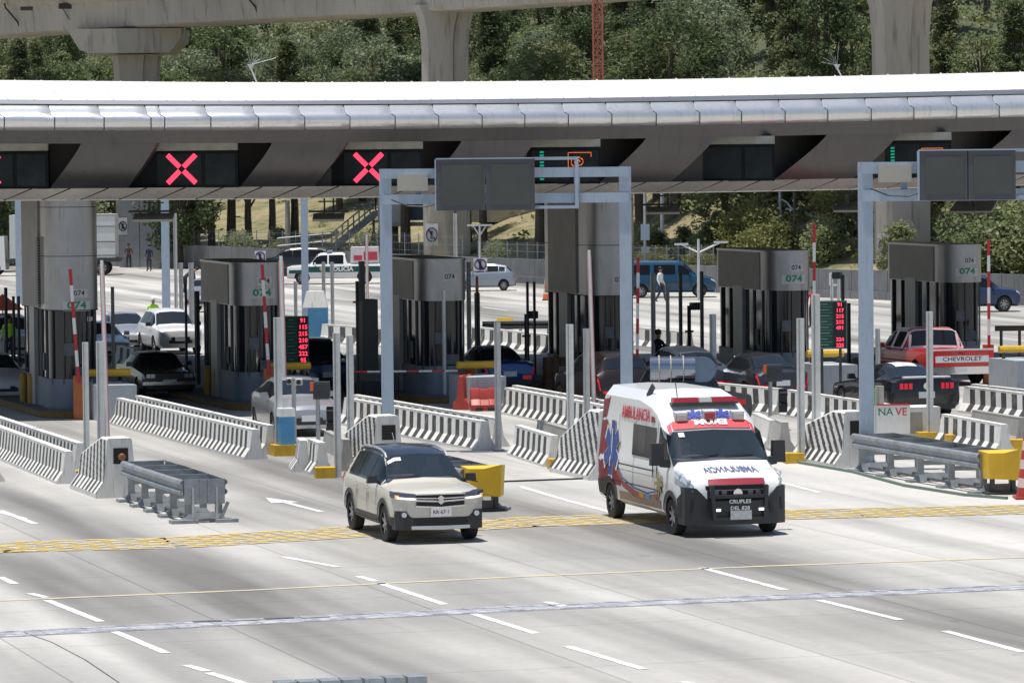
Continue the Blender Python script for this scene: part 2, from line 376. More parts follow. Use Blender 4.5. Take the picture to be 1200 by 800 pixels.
mb = MB()
for i in range(90):
    pass
def tg(u, v):
    x = -130+260*u; y = wall_y(x)+0.15+v*v*420; return (x, y, terr(x, y) if v > 0 else 0.25)
grid(mb, 0, 1, 0, 1, 100, 90, tg)
tag(mb.build('hillside', hm), kind='structure')
# concrete wall along the far road, with coping and panel joints
mb = MB(); PW = []
dense = []
for a, b, h0, h1 in zip(WP, WP[1:], WH, WH[1:]):
    q = max(1, int((b-a).length/3.0))
    for i in range(q): dense.append((a+(b-a)*(i/q), h0+(h1-h0)*(i/q)))
dense.append((WP[-1], WH[-1]))
for (a, h0), (b, h1) in zip(dense, dense[1:]):
    d = (b-a).normalized(); a1 = a+d*0.02; b1 = b-d*0.02
    mb.bar(a1+Vector((0, 0, h0/2)), b1+Vector((0, 0, h0/2)), 0.22, h0)
    mb.bar(a1+Vector((0, -0.05, 0.2)), b1+Vector((0, -0.05, 0.2)), 0.42, 0.4)
wl = mb.build('roadside_wall', wallc, smooth=0); tag(wl, 'long grey concrete panel wall along the far road in front of the wooded hill', 'wall')
mb = MB()
for b0 in (G(1000, 349.5), ): 
    for q in (-1.2, -0.35, 0.5): mb.box((b0.x+q, b0.y-0.18, 1.0), (0.10, 0.03, 0.65)); mb.box((b0.x+q+0.2, b0.y-0.18, 1.3), (0.3, 0.03, 0.1)); mb.box((b0.x+q+0.2, b0.y-0.18, 0.7), (0.3, 0.03, 0.1))
mb.build('wall_panel_frame', white, wl)
# ================================================================ VEGETATION
def leafmat(name, c1, c2, tr=0.42):
    m = bpy.data.materials.new(name); m.use_nodes = True; n = m.node_tree.nodes; l = m.node_tree.links
    p = n['Principled BSDF']; p.inputs['Roughness'].default_value = 0.55; p.inputs['Specular IOR Level'].default_value = 0.35
    tc = n.new('ShaderNodeTexCoord'); no = n.new('ShaderNodeTexNoise'); no.inputs['Scale'].default_value = 1.1; no.inputs['Detail'].default_value = 4
    oi = n.new('ShaderNodeObjectInfo'); ad = n.new('ShaderNodeMath'); ad.operation = 'MULTIPLY_ADD'; ad.inputs[1].default_value = 0.35; 
    l.new(oi.outputs['Random'], ad.inputs[0]); l.new(no.outputs[0], ad.inputs[2])
    r = n.new('ShaderNodeValToRGB'); r.color_ramp.elements[0].position = 0.38; r.color_ramp.elements[1].position = 0.9
    r.color_ramp.elements[0].color = (*c1, 1); r.color_ramp.elements[1].color = (*c2, 1)
    l.new(tc.outputs['Object'], no.inputs[0]); l.new(ad.outputs[0], r.inputs[0]); l.new(r.outputs[0], p.inputs['Base Color'])
    t = n.new('ShaderNodeBsdfTranslucent'); mx = n.new('ShaderNodeMixShader'); mx.inputs[0].default_value = tr
    l.new(r.outputs[0], t.inputs[0]); l.new(p.outputs[0], mx.inputs[1]); l.new(t.outputs[0], mx.inputs[2]); l.new(mx.outputs[0], n['Material Output'].inputs[0])
    return m
bark = mat('bark', (0.10, 0.08, 0.06), 0.9, var=0.35, scale=3)
LM = {'dark': leafmat('dark_leaves', (0.070, 0.102, 0.045), (0.18, 0.225, 0.10)),
      'grey': leafmat('grey_green_leaves', (0.115, 0.145, 0.085), (0.28, 0.32, 0.19)),
      'light': leafmat('light_green_leaves', (0.14, 0.185, 0.075), (0.30, 0.33, 0.16)),
      'pine': leafmat('pine_needles', (0.10, 0.13, 0.058), (0.25, 0.27, 0.13)),
      'yellow': leafmat('yellow_green_leaves', (0.12, 0.14, 0.04), (0.27, 0.26, 0.09)),
      'dry': leafmat('dry_brown_leaves', (0.13, 0.10, 0.07), (0.27, 0.20, 0.14))}
LD = 1.0
def leaf_quads(mb, rnd, c, rad, n, size, flat=0.0, asp=1.9):
    for _ in range(int(n*LD)):
        while True:
            p = Vector((rnd.uniform(-1, 1), rnd.uniform(-1, 1), rnd.uniform(-1, 1)))
            if p.length < 1: break
        p = Vector((p.x*rad, p.y*rad, p.z*rad*(1-flat)))+c
        a = Vector((rnd.gauss(0, 1), rnd.gauss(0, 1), rnd.gauss(0, 0.7))).normalized()
        b = a.cross(Vector((rnd.gauss(0, 1), rnd.gauss(0, 1), rnd.gauss(0, 1)))).normalized()
        s = size*rnd.uniform(0.6, 1.4)
        mb.add([p-a*s*asp*0.5, p-b*s*0.5, p+a*s*asp*0.5, p+b*s*0.5], [(0, 1, 2, 3)])
def crown_mesh(kind, seed, rx, h0, h1, nclump, nleaf, size, shape):
    rnd = random.Random(seed); mb = MB(); tips = []
    for i in range(nclump):
        t = rnd.random()**0.9
        if shape == 'cone': rad = rx*(1-t*0.85)
        elif shape == 'round': rad = rx*math.sqrt(max(0.05, 1-(2*t-1)**2*0.92))
        else: rad = rx*(0.55+0.45*math.sin(t*math.pi))*rnd.uniform(0.7, 1.1)
        a = rnd.uniform(0, 2*math.pi); q = rad*math.sqrt(rnd.uniform(0.15, 1))
        c = Vector((q*math.cos(a), q*math.sin(a), h0+(h1-h0)*t)); tips.append(c)
        leaf_quads(mb, rnd, c, rnd.uniform(0.5, 1.15)*(0.75 if shape == 'cone' else 1), int(nleaf*rnd.uniform(0.6, 1.4)), size, 0.35 if shape == 'cone' else 0.2, 3.2 if kind == 'pine' else 1.8)
    me = bpy.data.meshes.new('crown'); me.from_pydata(mb.v, [], mb.f); me.materials.append(LM[kind]); me.update()
    tb = MB(); r0 = 0.16+h1*0.012; pts = [Vector((0, 0, -0.6)), Vector((rnd.uniform(-.15, .15), rnd.uniform(-.15, .15), h0*0.6)), Vector((rnd.uniform(-.3, .3), rnd.uniform(-.3, .3), h0+(h1-h0)*0.45)), Vector((0, 0, h0+(h1-h0)*0.9))]
    rs = [r0*1.25, r0, r0*0.6, r0*0.15]
    for i in range(3): tb.cyl(pts[i], pts[i+1], rs[i], rs[i+1], 8)
    for c in rnd.sample(tips, min(14, len(tips))):
        k = rnd.uniform(0.1, 0.6); s0 = pts[1].lerp(pts[2], k); tb.cyl(s0, s0.lerp(c, 0.5)+Vector((0, 0, 0.2)), r0*0.35, r0*0.22, 5); tb.cyl(s0.lerp(c, 0.5)+Vector((0, 0, 0.2)), c, r0*0.22, 0.03, 5)
    te = bpy.data.meshes.new('trunk'); te.from_pydata(tb.v, [], tb.f); te.materials.append(bark); te.update()
    return me, te
TV = {
 'dark': [crown_mesh('dark', 1, 3.2, 2.2, 10, 106, 78, 0.158, 'round'), crown_mesh('dark', 2, 2.7, 1.5, 11.5, 106, 78, 0.152, 'wild')],
 'grey': [crown_mesh('grey', 3, 3.1, 1.8, 8.5, 100, 74, 0.145, 'round'), crown_mesh('grey', 4, 3.4, 1.5, 7.5, 100, 71, 0.139, 'wild')],
 'light': [crown_mesh('light', 5, 2.6, 0.8, 7, 87, 78, 0.139, 'round'), crown_mesh('light', 6, 2.9, 1.0, 6, 87, 74, 0.132, 'wild')],
 'pine': [crown_mesh('pine', 7, 2.6, 1.5, 12, 137, 68, 0.112, 'cone'), crown_mesh('pine', 8, 2.3, 1.2, 9.5, 125, 68, 0.112, 'cone')],
 'dry': [crown_mesh('dry', 9, 2.4, 1.5, 8, 42, 37, 0.119, 'wild')],
 'tall': [crown_mesh('dark', 11, 3.0, 5.2, 13, 106, 71, 0.152, 'round'), crown_mesh('pine', 12, 2.8, 5.0, 12, 106, 74, 0.119, 'wild'), crown_mesh('grey', 13, 2.8, 4.8, 11, 100, 68, 0.145, 'round')],
 'shrub': [crown_mesh('light', 14, 1.5, 0.3, 2.4, 42, 68, 0.106, 'round'), crown_mesh('yellow', 15, 1.6, 0.2, 2.0, 42, 68, 0.099, 'wild'), crown_mesh('pine', 16, 1.4, 0.2, 3.0, 45, 68, 0.099, 'cone')],
}
TD = {'dark': 'dark green dense broadleaf tree', 'grey': 'dusty grey-green broadleaf tree', 'light': 'light green leafy young tree', 'pine': 'conical green pine tree', 'dry': 'half-bare brown dry tree', 'tall': 'tall tree with a bare lower trunk', 'shrub': 'low leafy shrub'}
def projpx(p):
    v = p-CP; d = v.dot(Fw); return 600+FPX*v.dot(Rt)/d, 400-FPX*v.dot(Up)/d
def where(px, row):
    spots = [(60, 'far left'), (130, 'left of the capped pillar'), (215, 'behind the capped pillar'), (330, 'right of the capped pillar'), (480, 'left of the middle pillar'),
             (565, 'behind the middle pillar'), (680, 'left of the red mast'), (800, 'right of the red mast'), (1022, 'left of the right pillar'), (1095, 'behind the right pillar'), (9999, 'far right')]
    for a, s in spots:
        if px < a: return row+', '+s
TC = {}
rnd = random.Random(21)
def put_tree(kind, x, y, row, sc=1.0, var=None):
    z = terr(x, y); vs = TV[kind]; vi = rnd.randrange(len(vs)) if var is None else var
    px, _ = projpx(Vector((x, y, z+5))); d = TD[kind]
    if kind == 'shrub': d = ['low light green shrub', 'low yellow-green shrub', 'low pine sapling'][vi]
    lab = d+' '+where(px, row)
    nm = {'pine': 'pine_tree', 'shrub': 'shrub', 'dry': 'dry_tree'}.get(kind, 'broadleaf_tree')
    t = thing(nm, lab, 'shrub' if kind == 'shrub' else 'tree', (x, y, z-0.1), rnd.uniform(0, 6.28), 'shrubs on the embankment' if kind == 'shrub' else 'trees on the hillside')
    s = sc*rnd.uniform(0.85, 1.18); t.scale = (s, s, s*rnd.uniform(0.92, 1.1))
    for nmx, me in zip(('crown', 'trunk'), vs[vi]):
        o = bpy.data.objects.new(nmx, me); COL.objects.link(o); o.parent = t
    return t
kinds = ['dark']*3+['grey']*5+['light']*4+['pine']*4+['dry']
for row in range(9):
    D = 292+row*13.5; nr = 15+row//2; nm = 'on the lower slope' if row < 3 else 'halfway up the slope' if row < 6 else 'high on the slope'
    for i in range(nr):
        x = -(0.125*D+3) + (0.25*D+6)*(i+0.5*(row % 2)+rnd.uniform(-0.35, 0.35))/nr; y = D+rnd.uniform(-6, 6)
        k = rnd.choice(kinds); px_ = projpx(Vector((x, y, 5)))[0]
        if terr(x, y) < 6.0 and (225 < px_ < 465 or 530 < px_ < 600): y += 62-max(0, y-(wall_y(x)+8))
        put_tree(k, x, y, nm, rnd.uniform(.8, 1.1))
for i in range(26):
    put_tree(rnd.choice(kinds), rnd.uniform(-66, -24), rnd.uniform(395, 480), 'high on the slope', rnd.uniform(.9, 1.2))
for i in range(9):
    put_tree(rnd.choice(kinds), -30-i*1.5, 338+rnd.uniform(-10, 14), 'on the lower slope', 1.0)
# trees with visible trunks just behind the wall
for px, D in ((248, 290), (270, 300), (292, 283), (318, 296), (345, 305), (398, 318), (425, 322), (515, 285), (548, 280), (566, 272), (600, 290), (632, 262), (648, 270), (752, 262), (770, 268), (792, 258), (812, 266), (840, 262), (462, 285), (475, 283), (438, 330)):
    b = AT(px, 250, D); b = AT(px, 250, max(D, wall_y(b.x)+5+rnd.uniform(0, 8))); put_tree('tall', b.x, b.y, 'behind the roadside wall', 0.9)
for px, D, k in ((860, 258, 'light'), (880, 246, 'light'), (905, 250, 'light'), (850, 240, 'pine'), (930, 262, 'pine'), (968, 255, 'dark'), (1000, 262, 'light'), (700, 275, 'dark'), (1110, 262, 'pine'), (1150, 258, 'light'), (1190, 252, 'pine'), (1040, 270, 'light'), (1215, 262, 'dark'), (15, 345, 'dark'), (125, 350, 'dark'), (600, 300, 'grey')):
    b = AT(px, 250, D); b = AT(px, 250, max(D, wall_y(b.x)+6+rnd.uniform(0, 6))); put_tree(k, b.x, b.y, 'low behind the wall', 0.8)
for i in range(44):
    px = rnd.choice([rnd.uniform(845, 1215), rnd.uniform(845, 1215), rnd.uniform(240, 645), rnd.uniform(750, 850)]); b = AT(px, 250, 300); yy = wall_y(b.x*0.75)+rnd.uniform(2, 34)
    x = (px-600)/FPX*yy; put_tree('shrub', x, wall_y(x)+rnd.uniform(1.5, 30 if px > 840 else 14), 'close behind the wall', rnd.uniform(0.7, 1.2) if px > 840 else 0.65)
# uncountable undergrowth of the hill
mb = MB(); r2 = random.Random(5); mis = []
for i in range(6500):
    x = r2.uniform(-75, 75); d = r2.uniform(3, 250)**1.0; y = wall_y(x)+d
    if abs(x) > y*0.135+4: continue
    if x < 10 and d < 60 and r2.random() < 0.93: continue
    k0 = len(mb.f); leaf_quads(mb, r2, Vector((x, y, terr(x, y)+0.4)), r2.uniform(0.6, 1.8), 26, 0.19, 0.4, 2)
    mi = 0 if r2.random() < 0.6 else (1 if r2.random() < .7 else 2)
    for q in range(k0, len(mb.f)): mb.m[q] = mi
tag(mb.build('undergrowth', [LM['light'], LM['yellow'], LM['grey']], smooth=0), 'tangled green and yellowish undergrowth covering the slope between the trees', 'undergrowth', kind='stuff')
# ================================================================ VIADUCT
vd = thing('viaduct', 'tall grey concrete viaduct crossing behind the toll canopy on flared pillars', 'viaduct', (0, 0, 0))
mb = MB()
st = []
for px, py, D in ((-140, 52, 332), (0, 42, 320), (75, 37, 313), (300, 24, 294), (480, 15, 275), (690, 0.5, 248), (900, -18, 228), (1300, -60, 205)):
    b = AT(px, py, D); st.append(b)
prof = [(0, 0.5), (0.12, 0.12), (0.6, 0), (7.4, 0), (7.9, 0.5), (8.0, 1.8), (10, 2.6), (10, 3.2), (-2, 3.2), (-2, 2.6), (-0.15, 1.9)]
vs = []; n_ = len(prof)
for b in st:
    for d, z in prof: vs.append((b.x, b.y+d, b.z+z))
fs = []
for i in range(len(st)-1):
    for j in range(n_): fs.append((i*n_+j, i*n_+(j+1) % n_, (i+1)*n_+(j+1) % n_, (i+1)*n_+j))
mb.add(vs, fs); gd = mb.build('girder', viadc, vd, smooth=25)
jm = mat('joint_shadow_gap', (0.05, 0.045, 0.04), 0.9)
mb = MB()
for px, py, D in ((20, 41, 318), (298, 24, 294), (610, 6, 258.2)):
    a = AT(px, py, D); pts = [Vector((a.x+0.3, a.y-0.03, a.z+0.3)), Vector((a.x+0.1, a.y-0.12, a.z+0.9)), Vector((a.x-0.8, a.y-0.2, a.z+2.0)), Vector((a.x-0.8, a.y-0.9, a.z+2.3))]
    mb.tube(pts, 0.07, 5)
a = AT(80, 10, 312.5); mb.box((a.x-3.0, a.y-0.35, a.z), (0.9, 0.3, 0.28)); mb.box((a.x, a.y-0.35, a.z+0.15), (1.3, 0.3, 0.4)); mb.bar((a.x-0.4, a.y-0.12, a.z), (a.x+0.3, a.y-0.1, a.z-1.2), 0.06)
mb.build('joint', jm, gd)
def pillar(pxs, D, depth, zflare, ztop, wtop, px_ref_y=90):
    a = AT(pxs[0], px_ref_y, D); b = AT(pxs[1], px_ref_y, D); cx = (a.x+b.x)/2; hw = (b.x-a.x)/2; mb = MB()
    def ring(z, w, d): 
        ch = 0.45; return [(cx-w+ch, D, z), (cx+w-ch*2.2, D, z), (cx+w-ch*2.0, D+0.15, z), (cx+w, D+0.15, z), (cx+w, D+d, z), (cx-w, D+d, z), (cx-w, D+ch, z)]
    zs = [(-0.5, hw, depth), (zflare, hw, depth), (zflare+(ztop-zflare)*0.4, hw+(wtop-hw)*0.12, depth), (zflare+(ztop-zflare)*0.75, hw+(wtop-hw)*0.5, depth), (ztop, wtop, depth)]
    vs = [p for z, w_, d in zs for p in ring(z, w_, d)]; fs = []
    for i in range(len(zs)-1):
        for j in range(7): fs.append((i*7+j, i*7+(j+1) % 7, (i+1)*7+(j+1) % 7, (i+1)*7+j))
    mb.add(vs, fs+[tuple(range(28, 35))]); o = mb.build('pillar', viadc, vd, smooth=20); 
    return cx, hw
pillar((494, 549), 272, 3.0, 14.4, 17.2, 2.05)
pillar((1028, 1090), 220, 3.0, 13.3, 17.5, 2.4, 150)
cx, hw = pillar((133, 183), 308, 3.0, 13.0, 15.1, 1.7)
mb = MB(); z1 = AT(150, 33.5, 306).z; z0 = AT(150, 62, 306).z; a = AT(78, 40, 306).x; b = AT(213, 40, 306).x
pl = [(a, z1), (a+0.9, z0+0.25), (a+1.5, z0), (b-0.9, z0), (b-0.1, z0+0.9), (b, z1)]
mb.ext(pl, 306, 313.5, f=lambda x, z, y: (x, y, z)); mb.build('cap', viadc, vd, smooth=0)
# grey clad stair tower beside the left pillar
a = AT(188, 260, 301.5); tw = thing('stair_tower', 'dark grey clad stair tower standing right beside the left viaduct pillar', 'tower', (a.x, 301.5, 0))
mb = MB(); mb.box((1.3, 1.5, 4.5), (2.6, 3, 9)); mb.build('wall', mat('tower_cladding', (0.16, 0.17, 0.19), 0.6, var=0.15, scale=0.7), tw, smooth=0)
mb = MB()
for z in (2.9, 4.3, 5.9): mb.box((1.2, -0.08, z), (2.4, 0.12, 0.16))
mb.box((2.0, -0.08, 4.5), (0.18, 0.14, 8.8)); mb.build('frame', dark, tw, smooth=0)
a = AT(139, 260, 301); mb = MB(); 
pn = thing('clad_panel_wall', 'pale grey panelled wall at the foot of the left viaduct pillar', 'wall', (a.x, 301, 0))
for i in range(2): mb.box((0.75+i*1.45, 0, 4.4), (1.4, 0.2, 8.8))
mb.build('panel', mat('pale_panel', (0.27, 0.29, 0.32), 0.7, var=0.15, scale=0.8, dirt=0.4), pn, smooth=0)
# no-parking-like signs on pillars
def round_sign(px, py, D, w_, h_, lab):
    a = AT(px, py, D); t = thing('prohibition_sign', lab, 'sign', a); mb = MB(); mb.box((0, 0, 0), (w_, 0.05, h_)); mb.build('plate', white, t, smooth=0)
    mb = MB(); r = w_*0.42; n = 20
    for i in range(n):
        a0 = 2*math.pi*i/n; a1 = 2*math.pi*(i+1)/n
        q_ = min(r*1.25, h_*.40); mb.bar((r*math.cos(a0), -0.04, q_*math.sin(a0)), (r*math.cos(a1), -0.04, q_*math.sin(a1)), 0.06, 0.07)
    mb.bar((-r*.6, -0.05, r*.95), (r*.6, -0.05, -r*.95), 0.08); mb.bar((0, -0.04, r*.7), (-r*.1, -0.04, -r*.7), 0.12, 0.1); mb.bar((-r*.1, -0.04, -r*.6), (r*.45, -0.04, -r*.6), 0.1)
    mb.build('symbol', mat('purple_symbol', (0.06, 0.03, 0.12), 0.5), t, smooth=0)
round_sign(144, 265, 300.7, 0.62, 1.2, 'white plate with a slashed ring symbol on the left viaduct pillar')
round_sign(506, 275, 271.8, 0.82, 1.4, 'white plate with a slashed ring symbol on the middle viaduct pillar')
round_sign(1037, 288, 219.8, 0.75, 1.25, 'white plate with a slashed ring symbol on the right viaduct pillar')
round_sign(305, 301, G(305, 325).y-1.0, 0.7, 0.75, 'small slashed ring sign fixed to the wall left of the police pickup')
round_sign(563, 310, G(563, 342).y-0.2, 0.75, 0.7, 'small slashed ring sign on the wall above the grey hatchback')
# red lattice mast and lightning rods
a = AT(701, 90, 205); t = thing('lattice_mast', 'thin red steel lattice mast rising behind the canopy roof', 'mast', (a.x, 205, 0)); mb = MB(); h = 0.22
c3 = [(-h, -h), (h, -h), (0, h)]
for x, y in c3: mb.cyl((x, y, 0), (x, y, 17), 0.045, n=6)
for i in range(40):
    z = i*0.42
    for j in range(3):
        p, q = c3[j], c3[(j+1) % 3]; mb.bar((*p, z), (*q, z), 0.035); mb.bar((*p, z), (*q, z+0.42), 0.03)
mb.build('lattice', mat('faded_red_steel', (0.42, 0.12, 0.08), 0.6), t, smooth=0)
for px, py, s_, lab in ((294, 80, -1, 'small lightning rod with white spikes on the canopy roof at left'), (981, 80, 1, 'small lightning rod with white spikes on the canopy roof at right')):
    D = 129 if px < 500 else 140; k_ = .45
    a = AT(px, py, D); b = AT(px, 97, D); t = thing('lightning_rod', lab, 'lightning rod', (a.x, D, b.z-0.2)); hz = a.z-b.z+0.2; mb = MB()
    mb.bar((-0.25*s_ if s_ < 0 else 0.35, 0, 0), (0, 0, hz), 0.04) ; mb.build('stem', white, t, smooth=0)
    mb = MB(); mb.cyl((0, 0, hz-0.05), (0, 0, hz+0.12), 0.02, 0.11, 8)
    for k in range(6): an = -0.9+k*0.3-(0.5 if s_ > 0 else -0.7); L_ = (0.5+0.35*(k % 2)+(0.4 if k == 0 or k == 5 else 0))*.62; mb.cyl((0, 0, hz+0.1), (math.sin(an)*L_, 0.1*(k-3), hz+0.1+math.cos(an)*L_), 0.006, n=4)
    mb.build('spike', galvd, t, smooth=0)

# ================================================================ CANOPY
cs = [  # px, D, roofback, trimtop, trimbot, nosebot, brk, cutbot, lip
 (-320, 118.5, 91, 115, 119, 152, 168, 223, 237), (0, 119, 94, 117.5, 121.8, 153, 168.5, 221.5, 235.5), (300, 120.5, 96.6, 118.8, 122.6, 152.5, 167.5, 219, 233.5),
 (600, 124.5, 95.3, 116.6, 120.8, 149.5, 164.5, 216, 229), (900, 131, 91, 112, 116.6, 144.5, 159.5, 211, 224.5), (1200, 139, 84.3, 105.5, 110, 137, 152.5, 204.5, 217.5), (1520, 149, 76, 97, 102, 128, 144, 196, 209)]
def cst(px):
    for i in range(len(cs)-1):
        if px <= cs[i+1][0] or i == len(cs)-2: break
    i0, i1, i2, i3 = max(i-1, 0), i, i+1, min(i+2, len(cs)-1); t = (px-cs[i1][0])/(cs[i2][0]-cs[i1][0]); o = []
    for k in range(1, 9):
        p1, p2 = cs[i1][k], cs[i2][k]
        m1 = (p2-cs[i0][k])/(cs[i2][0]-cs[i0][0]); m2 = (cs[i3][k]-p1)/(cs[i3][0]-cs[i1][0]); L = cs[i2][0]-cs[i1][0]
        o.append((2*t**3-3*t*t+1)*p1+(t**3-2*t*t+t)*L*m1+(-2*t**3+3*t*t)*p2+(t**3-t*t)*L*m2)
    return o
def CP_(px, row, d, py=None):       # point on canopy: station px, depth offset
    o = cst(px); return AT(px, o[row] if py is None else py, o[0]+d)
can = thing('toll_canopy', 'long white-roofed toll plaza canopy with rounded metal edge and dark soffit', 'canopy', (0, 0, 0))
xs = [-320+i*(1840/46) for i in range(47)]
def strip(rows, fn, mi=0, mb=None):
    mb = mb or MB(); nr = len(rows); vs = []
    for x in xs:
        for r_ in rows: vs.append(fn(x, r_))
    fs = [(i*nr+j, i*nr+j+1, (i+1)*nr+j+1, (i+1)*nr+j) for i in range(len(xs)-1) for j in range(nr-1)]
    mb.add(vs, fs, mi); return mb
def rf(x, r_):
    o = cst(x); 
    if r_ == 'f': return AT(x, o[2], o[0]+0.72)
    if r_ == 'm': return AT(x, (o[1]*0.45+o[2]*0.55), o[0]+1.8)
    if r_ == 'b': return AT(x, o[1], o[0]+3.2)
    p = AT(x, o[1], o[0]+3.2)
    if r_ == 'p': return Vector((p.x, p.y+5, p.z+0.02))
    if r_ == 'q': return Vector((p.x*1.15, 158-p.x*0.15, p.z-0.4))
    if r_ == 's': return Vector((p.x*1.15, 158-p.x*0.15, 6.35))
mb = strip(['f', 'm', 'b', 'p', 'q', 's'], rf); mb.f = [f[::-1] for f in mb.f]; rfm = mb.build('roof', canr, can, smooth=50)
# roof sheet seams
mb = MB()
for i in range(58):
    x = -300+i*31.0
    o = cst(x); a = AT(x, o[2]-0.2, o[0]+0.73); b = AT(x-9, (o[1]*0.45+o[2]*0.55), o[0]+1.8); c = AT(x-24, o[1]+0.1, o[0]+3.2)
    up = Vector((0, 0, 0.012)); mb.bar(a+up, b+up, 0.035, 0.02); mb.bar(b+up, c+up, 0.035, 0.02)
mb.build('seam', mat('roof_seam', (0.62, 0.61, 0.58), 0.6), rfm, smooth=0)
def tf(x, r_):
    o = cst(x); return AT(x, o[2]-0.6, o[0]+0.66) if r_ == 0 else AT(x, o[3], o[0]+0.6) if r_ == 1 else AT(x, o[3]+0.2, o[0]+0.9) if r_ == 2 else AT(x, o[2]-0.8, o[0]+0.9)
mb = strip([3, 0, 1, 2], tf); mb.f = [f[::-1] for f in mb.f]; mb.build('edge_trim', mat('trim_grey', (0.36, 0.38, 0.42), 0.45, 0.4, var=0.15, scale=0.3), can, smooth=20)
# nose: separate slightly grooved panels
mb = MB(); NP = [(0, .75), (.04, .62), (.30, .16), (.38, .07), (.5, .0), (.66, -.02), (.82, .03), (.93, .12), (1.0, .26)]
def nosept(x, t, d, ins=0):
    o = cst(x); p = AT(x, o[3]+(o[4]-o[3])*t, o[0]+d); 
    if ins: p = p+Vector((0, ins, -ins*0.3 if t < .5 else ins*0.5))
    return p
joints = [-310+i*57 for i in range(5)]
jx = [-290, -233, -176, -119, -62, 5, 64, 122, 177, 193, 247, 303, 357, 410, 463, 514, 565, 615, 666, 717, 769, 820, 869, 920, 970, 1021, 1071, 1121, 1171, 1222, 1272, 1322, 1372, 1422, 1472]
for a, b in zip(jx, jx[1:]):
    cols = [(a+0.15, 0.06), (a+0.8, 0.0)] + [(a+(b-a)*q, 0.0) for q in (0.25, 0.5, 0.75)] + [(b-0.8, 0.0), (b-0.15, 0.06)]
    vs = [nosept(x-(1-t)*8*(0.6 if t > .38 else 1)*(0 if t > .45 else 1), t, d, ins) for x, ins in cols for t, d in NP]; n_ = len(NP)
    mb.add(vs, [(i*n_+j, (i+1)*n_+j, (i+1)*n_+j+1, i*n_+j+1)[::-1] for i in range(len(cols)-1) for j in range(n_-1)])
mb.f = mb.f; mb.build('nose', cann, can, smooth=60)
mb = strip([0, 1, 2], lambda x, r_: nosept(x, (0.02, .5, .97)[r_], (.8, .2, .45)[r_])); mb.build('nose_backing', mat('seam_dark', (0.16, 0.13, 0.10), 0.8), can, smooth=0)
# soffit upper band
def sf(x, r_):
    o = cst(x); return AT(x, o[4]-0.3, o[0]+0.25) if r_ == 0 else AT(x, o[5], o[0]+0.5)
mb = strip([0, 1], sf)
cuts = [((-50, 95), (-90, 58)), ((183, 319), (149, 281)), ((406, 541), (368, 498)), ((627, 757), (588, 702)), ((839, 969), (786, 907)), ((1054, 1186), (1000, 1118)), ((1270, 1404), (1212, 1332))]
edges = [((-320, -320))]
def sp(x, v):     # soffit surface between break (v=0) and cut bottom (v=1)
    o = cst(x); py = o[5]+(o[6]-o[5])*v; return AT(x, py, o[0]+0.5+0.95*(0.25*v+0.75*v**2.6))
L0 = [(-320, -320)] + [(c[0][1], c[1][1]) for c in cuts]; R0_ = [(c[0][0], c[1][0]) for c in cuts] + [(1520, 1520)]
NV = 12
for (lt, lb), (rt, rb) in zip(L0, R0_):
    nu = 6
    cur = lambda v: v if True else v
    def pf(u, v):
        xl = lt+(lb-lt)*(v**1.15); xr = rt+(rb-rt)*(v**1.15); return sp(xl+(xr-xl)*u, v)
    k0 = len(mb.v); grid(mb, 0, 1, 0, 1, nu, NV, lambda u, v: pf(u, v))
    # returns (inner edges)
    for u in (0, 1):
        for j in range(NV):
            a = pf(u, j/NV); b = pf(u, (j+1)/NV); e = Vector((0, 1.5, 0)); mb.add([a, b, b+e, a+e], [(0, 1, 2, 3)])
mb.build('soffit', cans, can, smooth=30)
def lf(x, r_):
    o = cst(x); D = o[0]
    if r_ == 0: return AT(x, o[6], D+1.45)
    if r_ == 1: return AT(x, o[6]+(o[7]-o[6])*.8, D+2.35)
    if r_ == 2: return AT(x, o[7]-1.0, D+2.6)
    if r_ == 3: return AT(x, o[7], D+2.6)
    return AT(x, o[7], D+2.9)
mb = strip([0, 1, 2, 3, 4], lf); lip = mb.build('lip', canl, can, smooth=20)
mb = MB()
for i in range(40):
    x = -300+i*45; a = CP_(x+22, 6, 1.44); b = AT(x-10, cst(x-10)[7]-1.2, cst(x-10)[0]+2.55); mb.bar(a+Vector((0, -0.01, 0)), b+Vector((0, -0.02, 0)), 0.05, 0.03)
mb.build('panel_joint', jm, lip, smooth=0)
def uf(x, r_):
    a = AT(x, cst(x)[7], cst(x)[0]+2.9)
    return a if r_ == 0 else Vector((a.x*1.15, 158-a.x*0.15, 6.35))
mb = strip([0, 1], uf); mb.build('ceiling', mat('canopy_ceiling', (0.10, 0.10, 0.10), 0.7, var=0.1, scale=0.3), can, smooth=0)
